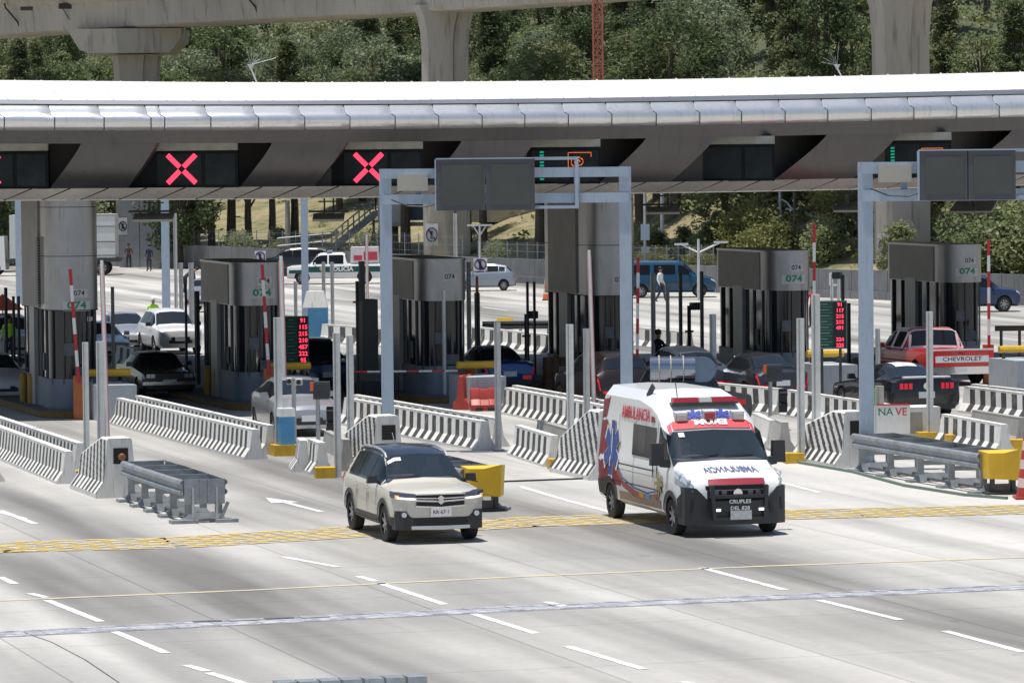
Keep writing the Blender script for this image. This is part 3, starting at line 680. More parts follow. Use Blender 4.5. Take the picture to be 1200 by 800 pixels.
# recess boxes and lane displays
disp_dark = mat('display_glass', (0.010, 0.012, 0.013), 0.5, spec=0.15)
disp_pane = mat('display_pane', (0.020, 0.026, 0.028), 0.4, spec=0.2, var=0.5, scale=1.5)
D5 = [(-70, 57, -17, 'x'), (149, 279, 213, 'x'), (368, 496, 432, 'x'), (588, 704, 0, 'tag'), (786, 908, 0, 'auto'), (1000, 1115, 0, 'tag'), (1212, 1330, 0, None)]
labs = ['lane display with a red X partly cut off at the left edge of the photo', 'lane display with a red X second from the left under the canopy', 'lane display with a red X just left of the gantry sign', 'lane display with orange outline symbol behind the gantry top', 'dark lane display with small white AUTOPAGO lettering', 'lane display with orange symbol behind the right gantry sign', 'dark lane display beyond the right edge']
for (xl, xr, xc, kind), cc, lab in zip(D5, cuts, labs):
    o = cst((xl+xr)/2); D = o[0]+1.62; yt, yb = o[5]+9, o[6]+0.5
    a = AT(xl, yt, D); b = AT(xr, yb, D); cx = (a.x+b.x)/2; z1 = AT((xl+xr)/2, yt, D).z; z0 = AT((xl+xr)/2, yb, D).z
    if kind is None: continue
    t = thing('lane_display', lab, 'lane sign', (cx, D, z0), 0, 'lane displays under the canopy edge'); W = b.x-a.x; H = z1-z0
    mb = MB(); mb.box((0, 0.2, H/2), (W, 0.4, H)); mb.build('housing', disp_dark, t, smooth=0)
    mb = MB(); pw = 0.43*W
    x1 = AT(xl+33, yt, D).x-cx; xm = x1+(W/2-x1)*0.58
    for p0, p1 in ((x1+0.05, xm-0.06), (xm+0.06, W/2-0.08)): mb.box(((p0+p1)/2, -0.012, H/2), (p1-p0, 0.02, H*0.84))
    mb.build('pane', disp_pane, t, smooth=0)
    # pale ledge above
    mb = MB(); zt = AT((xl+xr)/2, o[5]-1, D).z-z0
    mb.box((x1/2+W/4-0.1, 0.1, (H+zt)/2), (W/2-x1+0.2, 0.3, zt-H-0.02)); mb.build('hood', mat('pale_ledge', (0.42, 0.42, 0.37), 0.8, var=0.3, scale=2), t, smooth=0)
    if kind == 'x':
        mb = MB(); c0 = AT(xc, o[5]+31.5, D).x-cx; zc = AT(xc, (yt+yb)/2-0.5, D).z-z0; r_ = 0.40
        for sx in (-1, 1):
            for sg in (-1, 1): mb.bar((c0+sx*0.06, -0.04, zc+sg*0.06), (c0+sx*r_, -0.04, zc+sg*r_*1.02), 0.03, 0.13) if False else None
        def q(u0, v0, u1, v1, w_): 
            d = Vector((u1-u0, v1-v0)).normalized(); nx, nz = -d.y*w_/2, d.x*w_/2
            mb.add([(c0+u0+nx, -0.04, zc+v0+nz), (c0+u0-nx, -0.04, zc+v0-nz), (c0+u1-nx, -0.04, zc+v1-nz), (c0+u1+nx, -0.04, zc+v1+nz)], [(0, 1, 2, 3)])
        for sx in (-1, 1):
            for sg in (-1, 1): q(sx*0.055, sg*0.055, sx*r_, sg*r_, 0.14)
        mb.build('red_cross', led, t, smooth=0)
    if kind == 'tag':
        mb = MB()
        c0 = W/2-0.62; r_ = 0.34
        for a_, b_ in (((c0-r_, .93), (c0+r_, .93)), ((c0-r_, .93), (c0-r_, .35)), ((c0+r_, .93), (c0+r_, .80)), ((c0-r_, .35), (c0+r_, .35))): mb.bar((a_[0], -0.03, a_[1]), (b_[0], -0.03, b_[1]), 0.02, 0.022)
        for k in range(14):
            an = k*0.75; r1 = 0.06+0.012*k; mb.bar((c0-0.05+math.cos(an)*r1, -0.03, .65+math.sin(an)*r1*.8), (c0-.05+math.cos(an+.6)*r1, -0.03, .65+math.sin(an+.6)*r1*.8), 0.02, 0.035)
        mb.build('orange_symbol', ledo, t, smooth=0)
        mb = MB(); 
        for k in range(9): mb.box((x1+0.35, -0.03, 0.15+k*0.1), (0.12, 0.02, 0.06))
        mb.build('green_symbol', ledg, t, smooth=0)
    if kind == 'auto':
        mb = MB(); text(mb, 'AUTOPAGO', 0.17, lambda u, v: (-W/2+0.42+u*0.9, -0.03, 0.17+v)); mb.bar((-W/2+0.9, -0.03, 0.1), (-W/2+0.9, -0.03, 0.42), 0.01, 0.02); mb.build('lettering', lettw, t, smooth=0)
# closing dark wall behind the openings
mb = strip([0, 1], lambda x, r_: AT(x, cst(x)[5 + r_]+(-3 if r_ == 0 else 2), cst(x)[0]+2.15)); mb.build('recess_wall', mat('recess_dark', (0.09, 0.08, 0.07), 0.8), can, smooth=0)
# hanging floodlights under the lip
for px, py, w_, dd, lab in ((180, 250, 58, 4, 'flat floodlight bracket hanging under the canopy at left'), (385, 250, 46, 5, 'flat floodlight bracket hanging under the canopy left of the middle gantry'), (777, 242, 48, 5, 'flat floodlight bracket hanging under the canopy right of the big column'), (990, 240, 36, 5, 'flat floodlight bracket hanging under the canopy beside the right gantry post')):
    o = cst(px); D = o[0]+dd; a = AT(px, py, D); t = thing('floodlight', lab, 'light', a, 0, 'floodlights under the canopy'); k = D/FPX; zt = 6.3-a.z
    mb = MB(); mb.bar((-0.12, 0, 0), (-0.12, 0, zt), 0.05); mb.bar((0.15, 0, 0), (0.15, 0, zt), 0.05); mb.bar((-0.3, 0, zt*.55), (0.3, 0, zt*.55), 0.04); mb.bar((-w_*k/2, -.1, 0.06), (w_*k/2, -.1, 0.06), 0.06); mb.build('bracket', dark, t, smooth=0)
    mb = MB(); mb.box((0, 0, -0.12), (w_*k*0.8, 0.7, 0.07), rx=0.25); mb.build('lamp', mat('lamp_beige', (0.42, 0.40, 0.34), 0.6), t, smooth=0)
a = AT(1141, 242, 146); t = thing('floodlight', 'pale wide flat lamp panel hanging below the right gantry sign', 'light', a, 0, 'floodlights under the canopy')
mb = MB(); mb.add([(-0.9, -0.5, -.15), (0.55, -0.5, -.15), (0.9, 0.7, .2), (-0.5, 0.7, .2), (-0.9, -0.5, -.22), (0.55, -0.5, -.22), (0.9, 0.7, .13), (-0.5, 0.7, .13)], [(0, 1, 2, 3), (7, 6, 5, 4), (0, 4, 5, 1), (1, 5, 6, 2), (2, 6, 7, 3), (3, 7, 4, 0)]); mb.build('lamp', mat('lamp_beige', (0.42, 0.40, 0.34), 0.6), t, smooth=0)
mb = MB(); mb.bar((0, 0, 0), (0, 0, 0.8), 0.05); mb.build('bracket', dark, t, smooth=0)

# ================================================================ BOOTHS
BO = [(-125, 497), (90, 487), (307, 478), (524, 470), (723, 462), (930, 452), (1133, 437), (1330, 427)]; THB = R(14.5)
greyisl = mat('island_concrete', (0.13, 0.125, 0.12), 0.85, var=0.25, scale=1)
cabm = mat('booth_cabinet', (0.17, 0.20, 0.24), 0.5, 0.2, var=0.15, scale=2)
frm = mat('booth_frame_grey', (0.30, 0.31, 0.32), 0.45, 0.4, var=0.1)
stick = mat('white_sticker', (0.50, 0.51, 0.50), 0.6)
def stad(r, L, n=12):        # ccw plan, front arc at y=0 side
    p = [(r*math.cos(a), r*math.sin(a)) for a in [math.pi+math.pi*i/n for i in range(n+1)]]
    q = [(r*math.cos(a), L+r*math.sin(a)) for a in [math.pi*i/n for i in range(n+1)]]
    return p+q
bl = ['', 'grey toll booth around the big round column at the left, numbered 074', 'grey toll booth behind the silver hatchback, numbered 074 under its rounded head', 'grey toll booth behind the beige SUV, left of the red plastic barriers', 'grey toll booth at the foot of the big column in the middle', 'grey toll booth behind the toll price board on the right, numbered 074', 'grey toll booth behind the red pickup, numbered 074']
for i, (px, py) in enumerate(BO):
    if i in (0, 7): continue
    p = G(px, py); RR = 0.76; LL = 4.7
    c0 = p + Vector((-math.sin(THB), math.cos(THB), 0))*RR
    t = thing('toll_booth', bl[i], 'toll booth', c0, THB, 'toll booths under the canopy'); big = i in (1, 4); S0 = 0.2
    ztop = 7.3 if big else 4.2
    mb = MB(); sk = 0
    plan = stad(RR, LL)
    mb.ext(plan, 3.0, ztop)
    if not big: mb.ext(stad(RR+0.03, LL), 4.2, 4.26)
    hd = mb.build('head', cladm, t, smooth=30)
    if big:
        mb = MB()
        for z in (4.55, 5.95): mb.ext(stad(RR+0.004, LL), z, z+0.02)
        mb.ext(stad(RR+0.01, LL), 3.0, 3.03); mb.build('seam', jm, hd, smooth=0)
        mb = MB(); mb.ext([(RR-0.005, 0.9), (RR+0.06, 0.9), (RR+0.06, 4.2), (RR-0.005, 4.2)], 3.05, 7.2)
        mb.ext([(-RR-0.06, 0.9), (-RR+0.005, 0.9), (-RR+0.005, 4.2), (-RR-0.06, 4.2)], 3.05, 7.2); mb.build('side_panel', cladd, hd, smooth=0)
        if i == 1:
            mb = MB()
            for k in range(26): mb.box((-RR-0.10, 0.6, 3.2+k*0.075), (0.08, 0.4, 0.045))
            mb.build('louvre', dgrey, hd, smooth=0)
    else:
        mb = MB(); mb.ext([(-RR-0.03, 0.25), (-RR+0.005, 0.25), (-RR+0.005, LL-.1), (-RR-0.03, LL-.1)], 3.02, 4.19); mb.build('side_panel', cladd, hd, smooth=0)
    mb = MB(); mb.ext(stad(RR-0.09, LL-0.0), 1.05, 3.0); gl = mb.build('glass', glassb, t, smooth=30)
    mb = MB(); mb.ext(stad(RR-0.04, LL), S0, 1.05); mb.build('cabinet', cabm, t, smooth=30)
    mb = MB()
    for y, w_ in ((2.2, 1.0), ): mb.box((-RR+0.02, y+.3, 1.65), (0.12, w_, 2.9)); mb.box((RR-0.02, y+.3, 1.65), (0.12, w_, 2.9))
    mb.build('pier', frm, t, smooth=0)
    mb = MB()
    for an in (-150, -118, -90, -55, -22): a = R(an); mb.box(((RR-0.06)*math.cos(a), (RR-0.06)*math.sin(a), 1.95), (0.05, 0.05, 2.1), a)
    for y in (0.2, 1.1, 3.6, 4.5): mb.box((-RR+0.06, y, 1.95), (0.05, 0.06, 2.1))
    mb.build('mullion', dgrey, t, smooth=0)
    # things seen through the glass: screens, counter and a white notice
    mb = MB(); mb.box((-0.2, -RR+0.05, 1.9), (0.3, 0.02, 0.35)); mb.box((0.18, -RR+0.04, 1.25), (0.42, 0.02, 0.3)); mb.box((-RR+0.06, 0.8, 1.5), (0.02, 0.3, 0.5)); mb.build('notice', mat('notice_dull', (0.12, 0.13, 0.14), 0.6, var=0.4, scale=4), t, smooth=0)
    # number stickers bent round the drum
    def bend(z0, off, r_=RR+0.008): return lambda u, v: (r_*math.sin((u+off)/RR), -r_*math.cos((u+off)/RR), z0+v)
    z0 = 3.72 if not big else 3.50
    mb = MB(); grid(mb, -0.22, 0.26, -0.12, 0.12, 4, 1, bend(z0, 0.12, RR+0.005)); 
    if i != 3 and i != 4: grid(mb, -0.42, 0.42, -0.15, 0.13, 6, 1, bend(z0-0.36, 0.06, RR+0.005))
    mb.build('sticker', stick, t, smooth=60)
    mb = MB(); text(mb, '074', 0.22, bend(z0, 0.12, RR+0.012), bold=0.01); mb.build('small_number', blackt, t, smooth=0)
    if i not in (3, 4):
        mb = MB(); text(mb, '074', 0.28, bend(z0-0.35, 0.05, RR+0.012), bold=0.03, sx=1.35); mb.build('large_number', greent, t, smooth=0)
    if i == 1: mb = MB(); text(mb, '128', 0.17, bend(2.75, 0.48, RR-0.02)); mb.build('lane_number', lettw, t, smooth=0)
    # island slab with yellow kerb
    t2 = thing('booth_island', 'raised concrete island with yellow kerb under the %s toll booth' % ['', 'leftmost big-column', 'second', 'third', 'middle big-column', 'fifth', 'rightmost'][i], 'island', c0, TH, 'islands under the toll booths')
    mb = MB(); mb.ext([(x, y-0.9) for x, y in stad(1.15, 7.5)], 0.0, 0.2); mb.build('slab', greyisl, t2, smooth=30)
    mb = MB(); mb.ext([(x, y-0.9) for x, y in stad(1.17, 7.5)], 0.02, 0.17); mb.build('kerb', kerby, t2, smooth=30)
# ================================================================ ISLAND BARRIERS
conw = mat('whitewashed_concrete', (0.70, 0.69, 0.66), 0.75, var=0.12, scale=1.5, dirt=0.55)
greyc = mat('bare_grey_barrier_concrete', (0.36, 0.35, 0.33), 0.85, var=0.2, scale=1.2, dirt=0.4)
def jersey(a, b, label, period=0.8, h=0.73, stripe=black_p, plain=False, group='striped concrete barriers', shear=0.15, ratio=0.50, base=None, zlift=0.0):
    pa = G(*a); pb = G(*b); d = pa-pb; L = d.length; rz = math.atan2(-d.x, d.y)
    t = thing('concrete_barrier', label, 'barrier', (pb.x, pb.y, zlift), rz, group); mb = MB()
    P_ = [(0, 0), (0, .06), (.15, .27), (.21, h-.06), (.21, h), (.38, h), (.38, h-.06), (.44, .27), (.59, .06), (.59, 0)]
    sh = [0, 0, 0, shear, shear, shear, shear, 0, 0, 0]
    us = [(0.0, 1)]; u = 0.25 + period*0.2
    while u < L-0.3:
        us.append((u, 0)); us.append((u+period*ratio, 1)); u += period
    if plain: us = [(0.0, 1)]
    us.append((L, 1)); n_ = len(P_); vs = []
    for k, (u, _) in enumerate(us):
        for j, (x, z) in enumerate(P_):
            s_ = 0 if (k == 0 or k == len(us)-1) else sh[j]; vs.append((x, min(u+s_, L), z))
    for k in range(len(us)-1):
        for j in range(n_):
            j2 = (j+1) % n_; face = j in (1, 2, 6, 7); m_ = 1 if (us[k][1] == 0 and face) else 0
            mb.add([vs[k*n_+j], vs[(k+1)*n_+j], vs[(k+1)*n_+j2], vs[k*n_+j2]], [(0, 1, 2, 3)], m_)
    mb.add(vs[:n_], [tuple(range(n_))]); mb.add(vs[-n_:], [tuple(range(n_-1, -1, -1))])
    mb.build('barrier_body', [base or conw, stripe], t, smooth=0)
    # dark drainage gap / joint between precast lengths
    mb = MB(); u = 6.0
    while u < L-1.0: mb.box((0.35, u, h+0.003), (0.2, 0.03, 0.01)); u += 6.0
    if u > 6.0: mb.build('joint', jm, t, smooth=0)
    return t
jersey((-75, 508), (66, 567), 'long barrier with grey stripes cut by the left edge of the photo', 0.46, stripe=grey_str, shear=0.12)
jersey((-75, 499), (80, 556), 'second parallel barrier just behind the one cut by the left edge', 0.46, stripe=grey_str)
jersey((128, 497), (286, 538.5), 'long finely striped barrier between the leftmost column and the silver hatchback', 0.46, stripe=grey_str, shear=0.12)
jersey((150, 494), (304, 533), 'second parallel barrier partly hidden behind the finely striped one', 0.46, stripe=grey_str)
jersey((395, 497), (556, 528), 'black and white striped barrier between the silver hatchback and the grey water-pole', 0.64, ratio=0.5)
jersey((405, 493), (571, 524), 'rear parallel barrier behind the striped one, beside the left gantry post', 0.64)
jersey((583, 484), (705, 509), 'black and white striped barrier in front of the dark crossover', 0.64, ratio=0.5)
jersey((592, 481), (722, 506), 'rear parallel barrier right behind the one in front of the dark crossover', 0.64)
jersey((790, 474), (905, 486), 'striped barrier showing just above the ambulance roof at its right end', 0.68)
jersey((913, 487), (1070, 513), 'black and white striped barrier in front of the black coupe', 0.70, ratio=0.5)
jersey((1122, 483), (1245, 499), 'black and white striped barrier beyond the black coupe at the right edge', 0.70, ratio=0.5)
jersey((1130, 480), (1258, 496), 'rear parallel barrier at the right edge behind the striped one', 0.70)
jersey((594, 533), (636, 547), 'short striped barrier block left of the ambulance with a yellow footing', 0.64, ratio=0.5)
jersey((620, 527), (660, 540), 'plain grey short barrier behind the short striped block left of the ambulance', 0.64, base=greyc, plain=True)
jersey((338, 549), (341, 553), 'small striped block in front of the blue box, left one of two', 0.42, ratio=0.5)
jersey((351, 551), (363, 556), 'small striped block near the beige SUV, right one of two', 0.42, ratio=0.5)
jersey((370, 540), (392, 552), 'plain grey short barrier behind the two small striped blocks', 0.64, base=greyc, plain=True)
jersey((-30, 562), (-25, 565), 'white barrier end beyond the left edge', 0.9, plain=True)
jersey((888, 522), (906, 530), 'plain short grey-white barrier beside the ambulance mirror', 0.64, base=greyc, plain=True)
jersey((872, 517), (892, 527), 'plain white barrier just behind the ambulance mirror', 0.64, plain=True)
jersey((1094, 519), (1164, 533), 'striped barrier block at the right with a white end, behind the guardrail', 0.70, ratio=0.5)
jersey((1130, 514), (1185, 524), 'plain grey barrier behind the right striped block', 0.68, base=greyc, plain=True)
# sunlit barriers beyond the booths
for k, (a, b, lab) in enumerate((((372, 401), (450, 407), 'sunlit striped barrier beyond the booths below the police pickup'), ((545, 404), (645, 416), 'sunlit striped barrier beyond the booths below the grey hatchback'), ((742, 406), (800, 412), 'sunlit striped barrier beyond the booths below the blue van'), ((20, 418), (55, 424), 'sunlit striped barrier beyond the booths at the far left'), ((130, 428), (150, 432), 'white barrier end beside the silver sedan'))):
    jersey(a, b, lab, 1.1, ratio=0.45, stripe=grey_str)
# tall sloped end blocks
def endblock(px, py, label, h=1.28, L=3.0, hole=True, wd=0.82, stripe=black_p, tilt=0.55, lampy=False):
    p = G(px, py); t = thing('barrier_end_block', label, 'barrier block', p, TH, 'tall sloped end blocks'); mb = MB()
    def prof(hh): return [(-wd/2-.12, 0), (-wd/2-.12, .1), (-wd/2+.06, .34), (-wd/2+.14, hh-.04), (-wd/2+.17, hh), (wd/2-.17, hh), (wd/2-.14, hh-.04), (wd/2-.06, .34), (wd/2+.12, .1), (wd/2+.12, 0)]
    n = 66; vs = []; Hs = []
    for i in range(n+1):
        u = L*i/n; hh = h if u < L*.25 else h-(h-.80)*((u-L*.25)/(L*.75))
        vs.append([(x, u, z) for x, z in prof(hh)])
    m = 10
    for i in range(n):
        for j in range(m):
            j2 = (j+1) % m; a = vs[i]; b = vs[i+1]
            if j in (1, 2):      # slanted stripes: split in rows
                rows = 22 if j == 2 else 5
                for r_ in range(rows):
                    f0 = r_/rows; f1 = (r_+1)/rows
                    q = [Vector(a[j]).lerp(Vector(a[j2]), f) for f in (f0, f1)] + [Vector(b[j]).lerp(Vector(b[j2]), f) for f in (f1, f0)]
                    zc = (q[0].z+q[1].z)/2; uc = L*(i+.5)/n
                    k = int(math.floor((uc-(max(zc, .34)*tilt)+9)/0.20)); mb.add([q[0], q[3], q[2], q[1]], [(0, 1, 2, 3)], 1 if (k % 2 == 0 and zc < h-.03) else 0)
            else: mb.add([a[j], b[j], b[j2], a[j2]], [(0, 1, 2, 3)], 0)
    mb.add(vs[0], [tuple(range(m))]); mb.add(vs[-1], [tuple(range(m-1, -1, -1))])
    mb.build('block_body', [conw, stripe], t, smooth=0)
    if hole and lampy: mb = MB(); mb.sph((0.04, -0.03, h-.40), .09, 8, sc=(1, .4, .9)); mb.build('lamp', mat('amber_lamp', (0.28, 0.12, 0.05), 0.3), t)
    if hole:
        mb = MB(); mb.box((0.02, 0.0, h-.38), (.32, .03, .34)); mb.build('recess', mat('recess_black', (0.015, 0.012, 0.01), 0.7), t, smooth=0)
    return t
endblock(141, 583, 'tall white end block with grey stripes and a square opening, behind the left guardrail', 1.28, stripe=grey_str, tilt=.3, lampy=True)
endblock(455, 556, 'striped tall end block behind the beige SUV roof beside the left gantry post', 1.35)
endblock(716, 562, 'striped tall end block left of the ambulance rear', 1.55, hole=False, tilt=.7)
endblock(1003, 548, 'striped tall end block with a square opening beside the right gantry post', 1.30, tilt=1.0)
# machine plinths in front of booths
blockm = mat('plinth_grey_white', (0.40, 0.43, 0.47), 0.7, var=0.12, scale=1.5, dirt=0.4)
for (px, py, hh), lab in zip(((138, 493, 1.0), (352, 484, 1.0), (572, 480, .95), (985, 467, 1.0), (1212, 461, 1.0)), ('white plinth block between the leftmost booth and the dark old sedan', 'white plinth block hidden behind the silver hatchback', 'white plinth block behind the red plastic barriers', 'white plinth block under the right toll price board', 'white plinth block at the right edge behind the red pickup')):
    p = G(px, py); t = thing('plinth_block', lab, 'block', p, TH, 'plinth blocks in front of booths'); mb = MB()
    mb.ext([(-.55, 0), (.55, 0), (.55, 2.2), (-.55, 2.2)], 0, hh); mb.build('block_body', blockm, t, smooth=0)
    # yellow guard bar
    t = thing('guard_bar', 'thick yellow guard bar above '+lab[6:], 'guard bar', p+NR*0.05-LN*1.5, TH, 'yellow guard bars'); mb = MB()
    mb.cyl((-0.55, 0, hh+.28), (0.62, 0, hh+.28), 0.11, n=8); mb.build('bar', yellow, t); mb = MB(); mb.box((-.4, 0, hh/2+.1), (.08, .08, hh+.2)); mb.box((.45, 0, hh/2+.1), (.08, .08, hh+.2)); mb.build('post', dgrey, t, smooth=0)
# extra white end walls on the right island with a banner
p = G(1072, 516); t = thing('utility_cabinet', 'low white concrete cabinet with a grey door left of the right short post', 'cabinet', p, TH); mb = MB(); mb.box((0, .5, .42), (1.4, 1.0, .84)); mb.build('body', conw, t, smooth=0)
mb = MB(); mb.box((-0.05, -.01, .45), (.5, .03, .55)); mb.build('door', greyc, t, smooth=0)
p = G(1047, 517); t = thing('banner', 'small white banner with red and green letters beside the right gantry post', 'banner', p, R(4)); mb = MB(); mb.box((0, 0, .55), (.85, .02, .72)); mb.build('sheet', mat('banner_white', (0.72, 0.72, 0.70), 0.7, var=0.05), t, smooth=0)
mb = MB(); text(mb, 'NA', .27, lambda u, v: (-.2+u, -.02, .74+v)); mb.build('green_letters', greent, t, smooth=0)
mb = MB(); text(mb, 'VE', .27, lambda u, v: (.2+u, -.02, .74+v)); mb.box((0, -.012, .93), (.85, .01, .04)); mb.build('red_letters', lettr, t, smooth=0)
p = G(1025, 512); t = thing('green_banner', 'bright green banner strip behind the right gantry post', 'banner', p, R(10)); mb = MB(); mb.box((0, 0, .75), (.35, .03, 1.0)); mb.build('sheet', mat('bright_green', (0.12, 0.50, 0.08), 0.6), t, smooth=0)

# ================================================================ CRASH CUSHIONS (guardrails)
def wbeam(mb, x, y0, y1, z, s, kink=0):
    pr = [(0, .16), (.045, .13), (.06, .08), (.01, .03), (.01, -.03), (.06, -.08), (.045, -.13), (0, -.16)]
    ys = [y0+(y1-y0)*i/6 for i in range(7)]; vs = []
    for i, y in enumerate(ys):
        o = kink*math.sin(i/6*math.pi)
        for a, b in pr: vs.append((x+s*a+o, y, z+b))
        for a, b in pr[::-1]: vs.append((x+s*(a-.02)+o, y, z+b))
    n = len(pr)*2
    mb.add(vs, [(i*n+j, i*n+(j+1) % n, (i+1)*n+(j+1) % n, (i+1)*n+j) for i in range(6) for j in range(n)]+[tuple(range(n)), tuple(range(6*n+n-1, 6*n-1, -1))])
def cushion(px, py, L, label, bag, plate=True, W=0.82):
    p = G(px, py); t = thing('crash_cushion', label, 'guardrail', p, TH, 'guardrail crash cushions')
    for s_ in (-1, 1):
        mb = MB(); wbeam(mb, s_*W/2, 0.05, L, .70, s_, 0.03*s_); wbeam(mb, s_*(W/2+.012), L*.5, L+.03, .70, s_, 0.02*s_)
        mb.build('rail', galvd, t, smooth=30)
    nb = 5
    for k in range(nb):
        y = 0.12+(L-.3)*k/(nb-1); mb = MB()
        mb.box((0, y, .68), (W-.06, .05, .36)); mb.box((-W/2+.12, y, .28), (.14, .07, .5)); mb.box((W/2-.12, y, .28), (.14, .07, .5)); mb.box((0, y, .42), (W-.3, .05, .1))
        mb.add([(-W/2-.06, y-.09, .02), (W/2+.06, y-.09, .02), (W/2-.09, y-.025, .2), (-W/2+.09, y-.025, .2), (-W/2-.06, y+.09, .02), (W/2+.06, y+.09, .02), (W/2-.09, y+.025, .2), (-W/2+.09, y+.025, .2)], [(0, 1, 2, 3), (7, 6, 5, 4), (0, 3, 7, 4), (1, 5, 6, 2), (3, 2, 6, 7)])
        mb.box((-W/2-.08, y, .03), (.2, .34, .06)); mb.box((W/2+.08, y, .03), (.2, .34, .06))
        mb.build('frame', galvd, t, smooth=0)
    mb = MB(); mb.cyl((-.18, 0.1, .08), (-.18, L, .08), .03, n=6); mb.cyl((.18, 0.1, .08), (.18, L, .08), .03, n=6); mb.build('cable', dgrey, t)
    if bag:
        mb = MB(); pl = [(-.38, -.30), (-.1, -.46), (.28, -.42), (.42, -.2), (.40, .30), (-.38, .30)]; mb.ext(pl, .34, .92)
        for i, v in enumerate(mb.v):
            if v[2] < .5: mb.v[i] = (v[0]*.93, v[1]*.9, v[2]+.05*math.sin(i*2))
            else: mb.v[i] = (v[0], v[1], v[2]+.05*math.sin(i*1.7))
        mb.build('nose_bag', yelbag, t, smooth=20)
        mb = MB(); mb.box((-.22, -.1, .17), (.07, .12, .34)); mb.box((.25, -.1, .17), (.07, .12, .34)); mb.box((0, -.12, .03), (.8, .3, .05)); mb.build('foot', dgrey, t, smooth=0)
    else:
        mb = MB(); mb.box((-W*.28, 0, .62), (.34, .04, .50)); mb.box((W*.28, 0, .62), (.34, .04, .50)); mb.box((0, .01, .62), (.22, .03, .48)); mb.box((-.08, -.03, .62), (.03, .04, .48)); mb.box((.08, -.03, .62), (.03, .04, .48)); mb.build('end_plate', mat('galvanised_plate', (0.30, 0.33, 0.36), 0.45, 0.5, var=0.25, scale=5), t, smooth=0)
        mb = MB(); mb.cyl((-W*.28, -.06, .08), (-W*.28, -.05, .70), .025, n=6); mb.cyl((W*.28, -.06, .08), (W*.28, -.05, .70), .025, n=6); mb.build('pin', galv, t)
        mb = MB(); mb.box((-W/2, -.02, .035), (.55, .3, .07)); mb.box((W/2, -.02, .035), (.45, .3, .07)); mb.bar((W/2-.1, 0, .07), (W/2+.05, 0, .4), .06); mb.build('foot', galvd, t, smooth=0)
cushion(240, 612, 6.0, 'grey steel guardrail cushion with a bare end plate before the left white end block', False, W=.86)
cushion(566, 598, 5.0, 'guardrail cushion with a yellow nose bag, mostly hidden by the beige SUV', True)
cushion(1172, 578, 7.4, 'grey steel guardrail cushion with a yellow nose bag at the right, before the red cone', True, W=.9)
# low kerb line beside the right cushion
mb = MB(); pts = [G(*q) for q in ((925, 541), (1000, 554), (1060, 570), (1130, 581), (1180, 585))]
for a, b in zip(pts, pts[1:]): mb.bar(a+Vector((0, 0, .03)), b+Vector((0, 0, .03)), .07, .06)
tag(mb.build('cable_cover', mat('greenish_hose', (0.16, 0.22, 0.18), 0.7), smooth=0), 'thin greenish hose lying on the road along the right guardrail', 'hose')
mb = MB(); a = G(545, 566.5); b = G(705, 560.5); mb.tube([Vector((a.x, a.y, .02)), Vector((b.x, b.y, .02))], .02, 5)  # thin dark tube drawn along a dark line on the road
tag(mb.build('dark_road_line', dark), 'thin black line running across the road between the yellow bag and the ambulance', 'cable')

# ================================================================ POSTS
def chan(px, yt, yb, w_, label, m=galv, foot=None, group='galvanised equipment posts', name='equipment_post', depth=None, cap=False):
    b = G(px, yb); s_ = SC(b); W = w_/s_; H = ZAT(b, yt); t = thing(name, label, 'post', b, R(8), group); mb = MB(); D_ = depth or W*.8
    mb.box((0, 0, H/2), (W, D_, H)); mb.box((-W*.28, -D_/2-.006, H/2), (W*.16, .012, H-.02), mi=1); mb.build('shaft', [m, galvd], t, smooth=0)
    if foot:
        mb = MB(); mb.box((foot, 0, .12), (.45, .5, .24)); mb.build('footing', yellow, t, smooth=0)
    elif yb > 440: mb = MB(); mb.box((0, 0, .02), (W+.14, D_+.14, .04)); mb.build('base_plate', galvd, t, smooth=0)
    return t
lightg = mat('pale_galvanised_steel', (0.62, 0.63, 0.62), 0.5, 0.15, var=0.15, scale=3)
chan(102, 401, 563, 7, 'grey post with a yellow footing left of the white end block', lightg, foot=-.25)
chan(119, 400, 548, 9, 'pale square post right behind the left white end block', lightg)
chan(327, 372, 533, 9, 'pale square post rising out of the blue and white box', lightg)
chan(396, 390, 559, 8, 'grey post between the small traffic light and the beige SUV', lightg, foot=-.3)
chan(411, 393, 512, 8, 'grey post left of the left gantry post', lightg)
chan(584, 377, 528, 7, 'lone grey post right of the red plastic barriers', galv, foot=None)
chan(669, 380, 549, 8, 'grey post with yellow footing left of the ambulance', lightg, foot=-.3)
chan(688, 385, 512, 7, 'grey post between the yellow-footed one and the ambulance', galv)
chan(836, 368, 462, 7, 'pale post behind the ambulance roof', lightg)
chan(939, 373, 542, 8, 'grey post with a yellow footing, left one of the pair right of the ambulance', lightg, foot=-.2)
chan(957, 345, 541, 9, 'grey post, right one of the pair right of the ambulance', lightg)
chan(1031, 452, 515, 9, 'short thick beige-grey post beside the green banner', mat('beige_post', (0.42, 0.39, 0.33), 0.6, var=0.15))
chan(1029, 385, 470, 5, 'thin grey post behind the short thick one', galv)
chan(1090, 365, 517, 7, 'grey post with a yellow footing in front of the black coupe', lightg, foot=-.1)
G2 = 'slim posts beyond the booths'
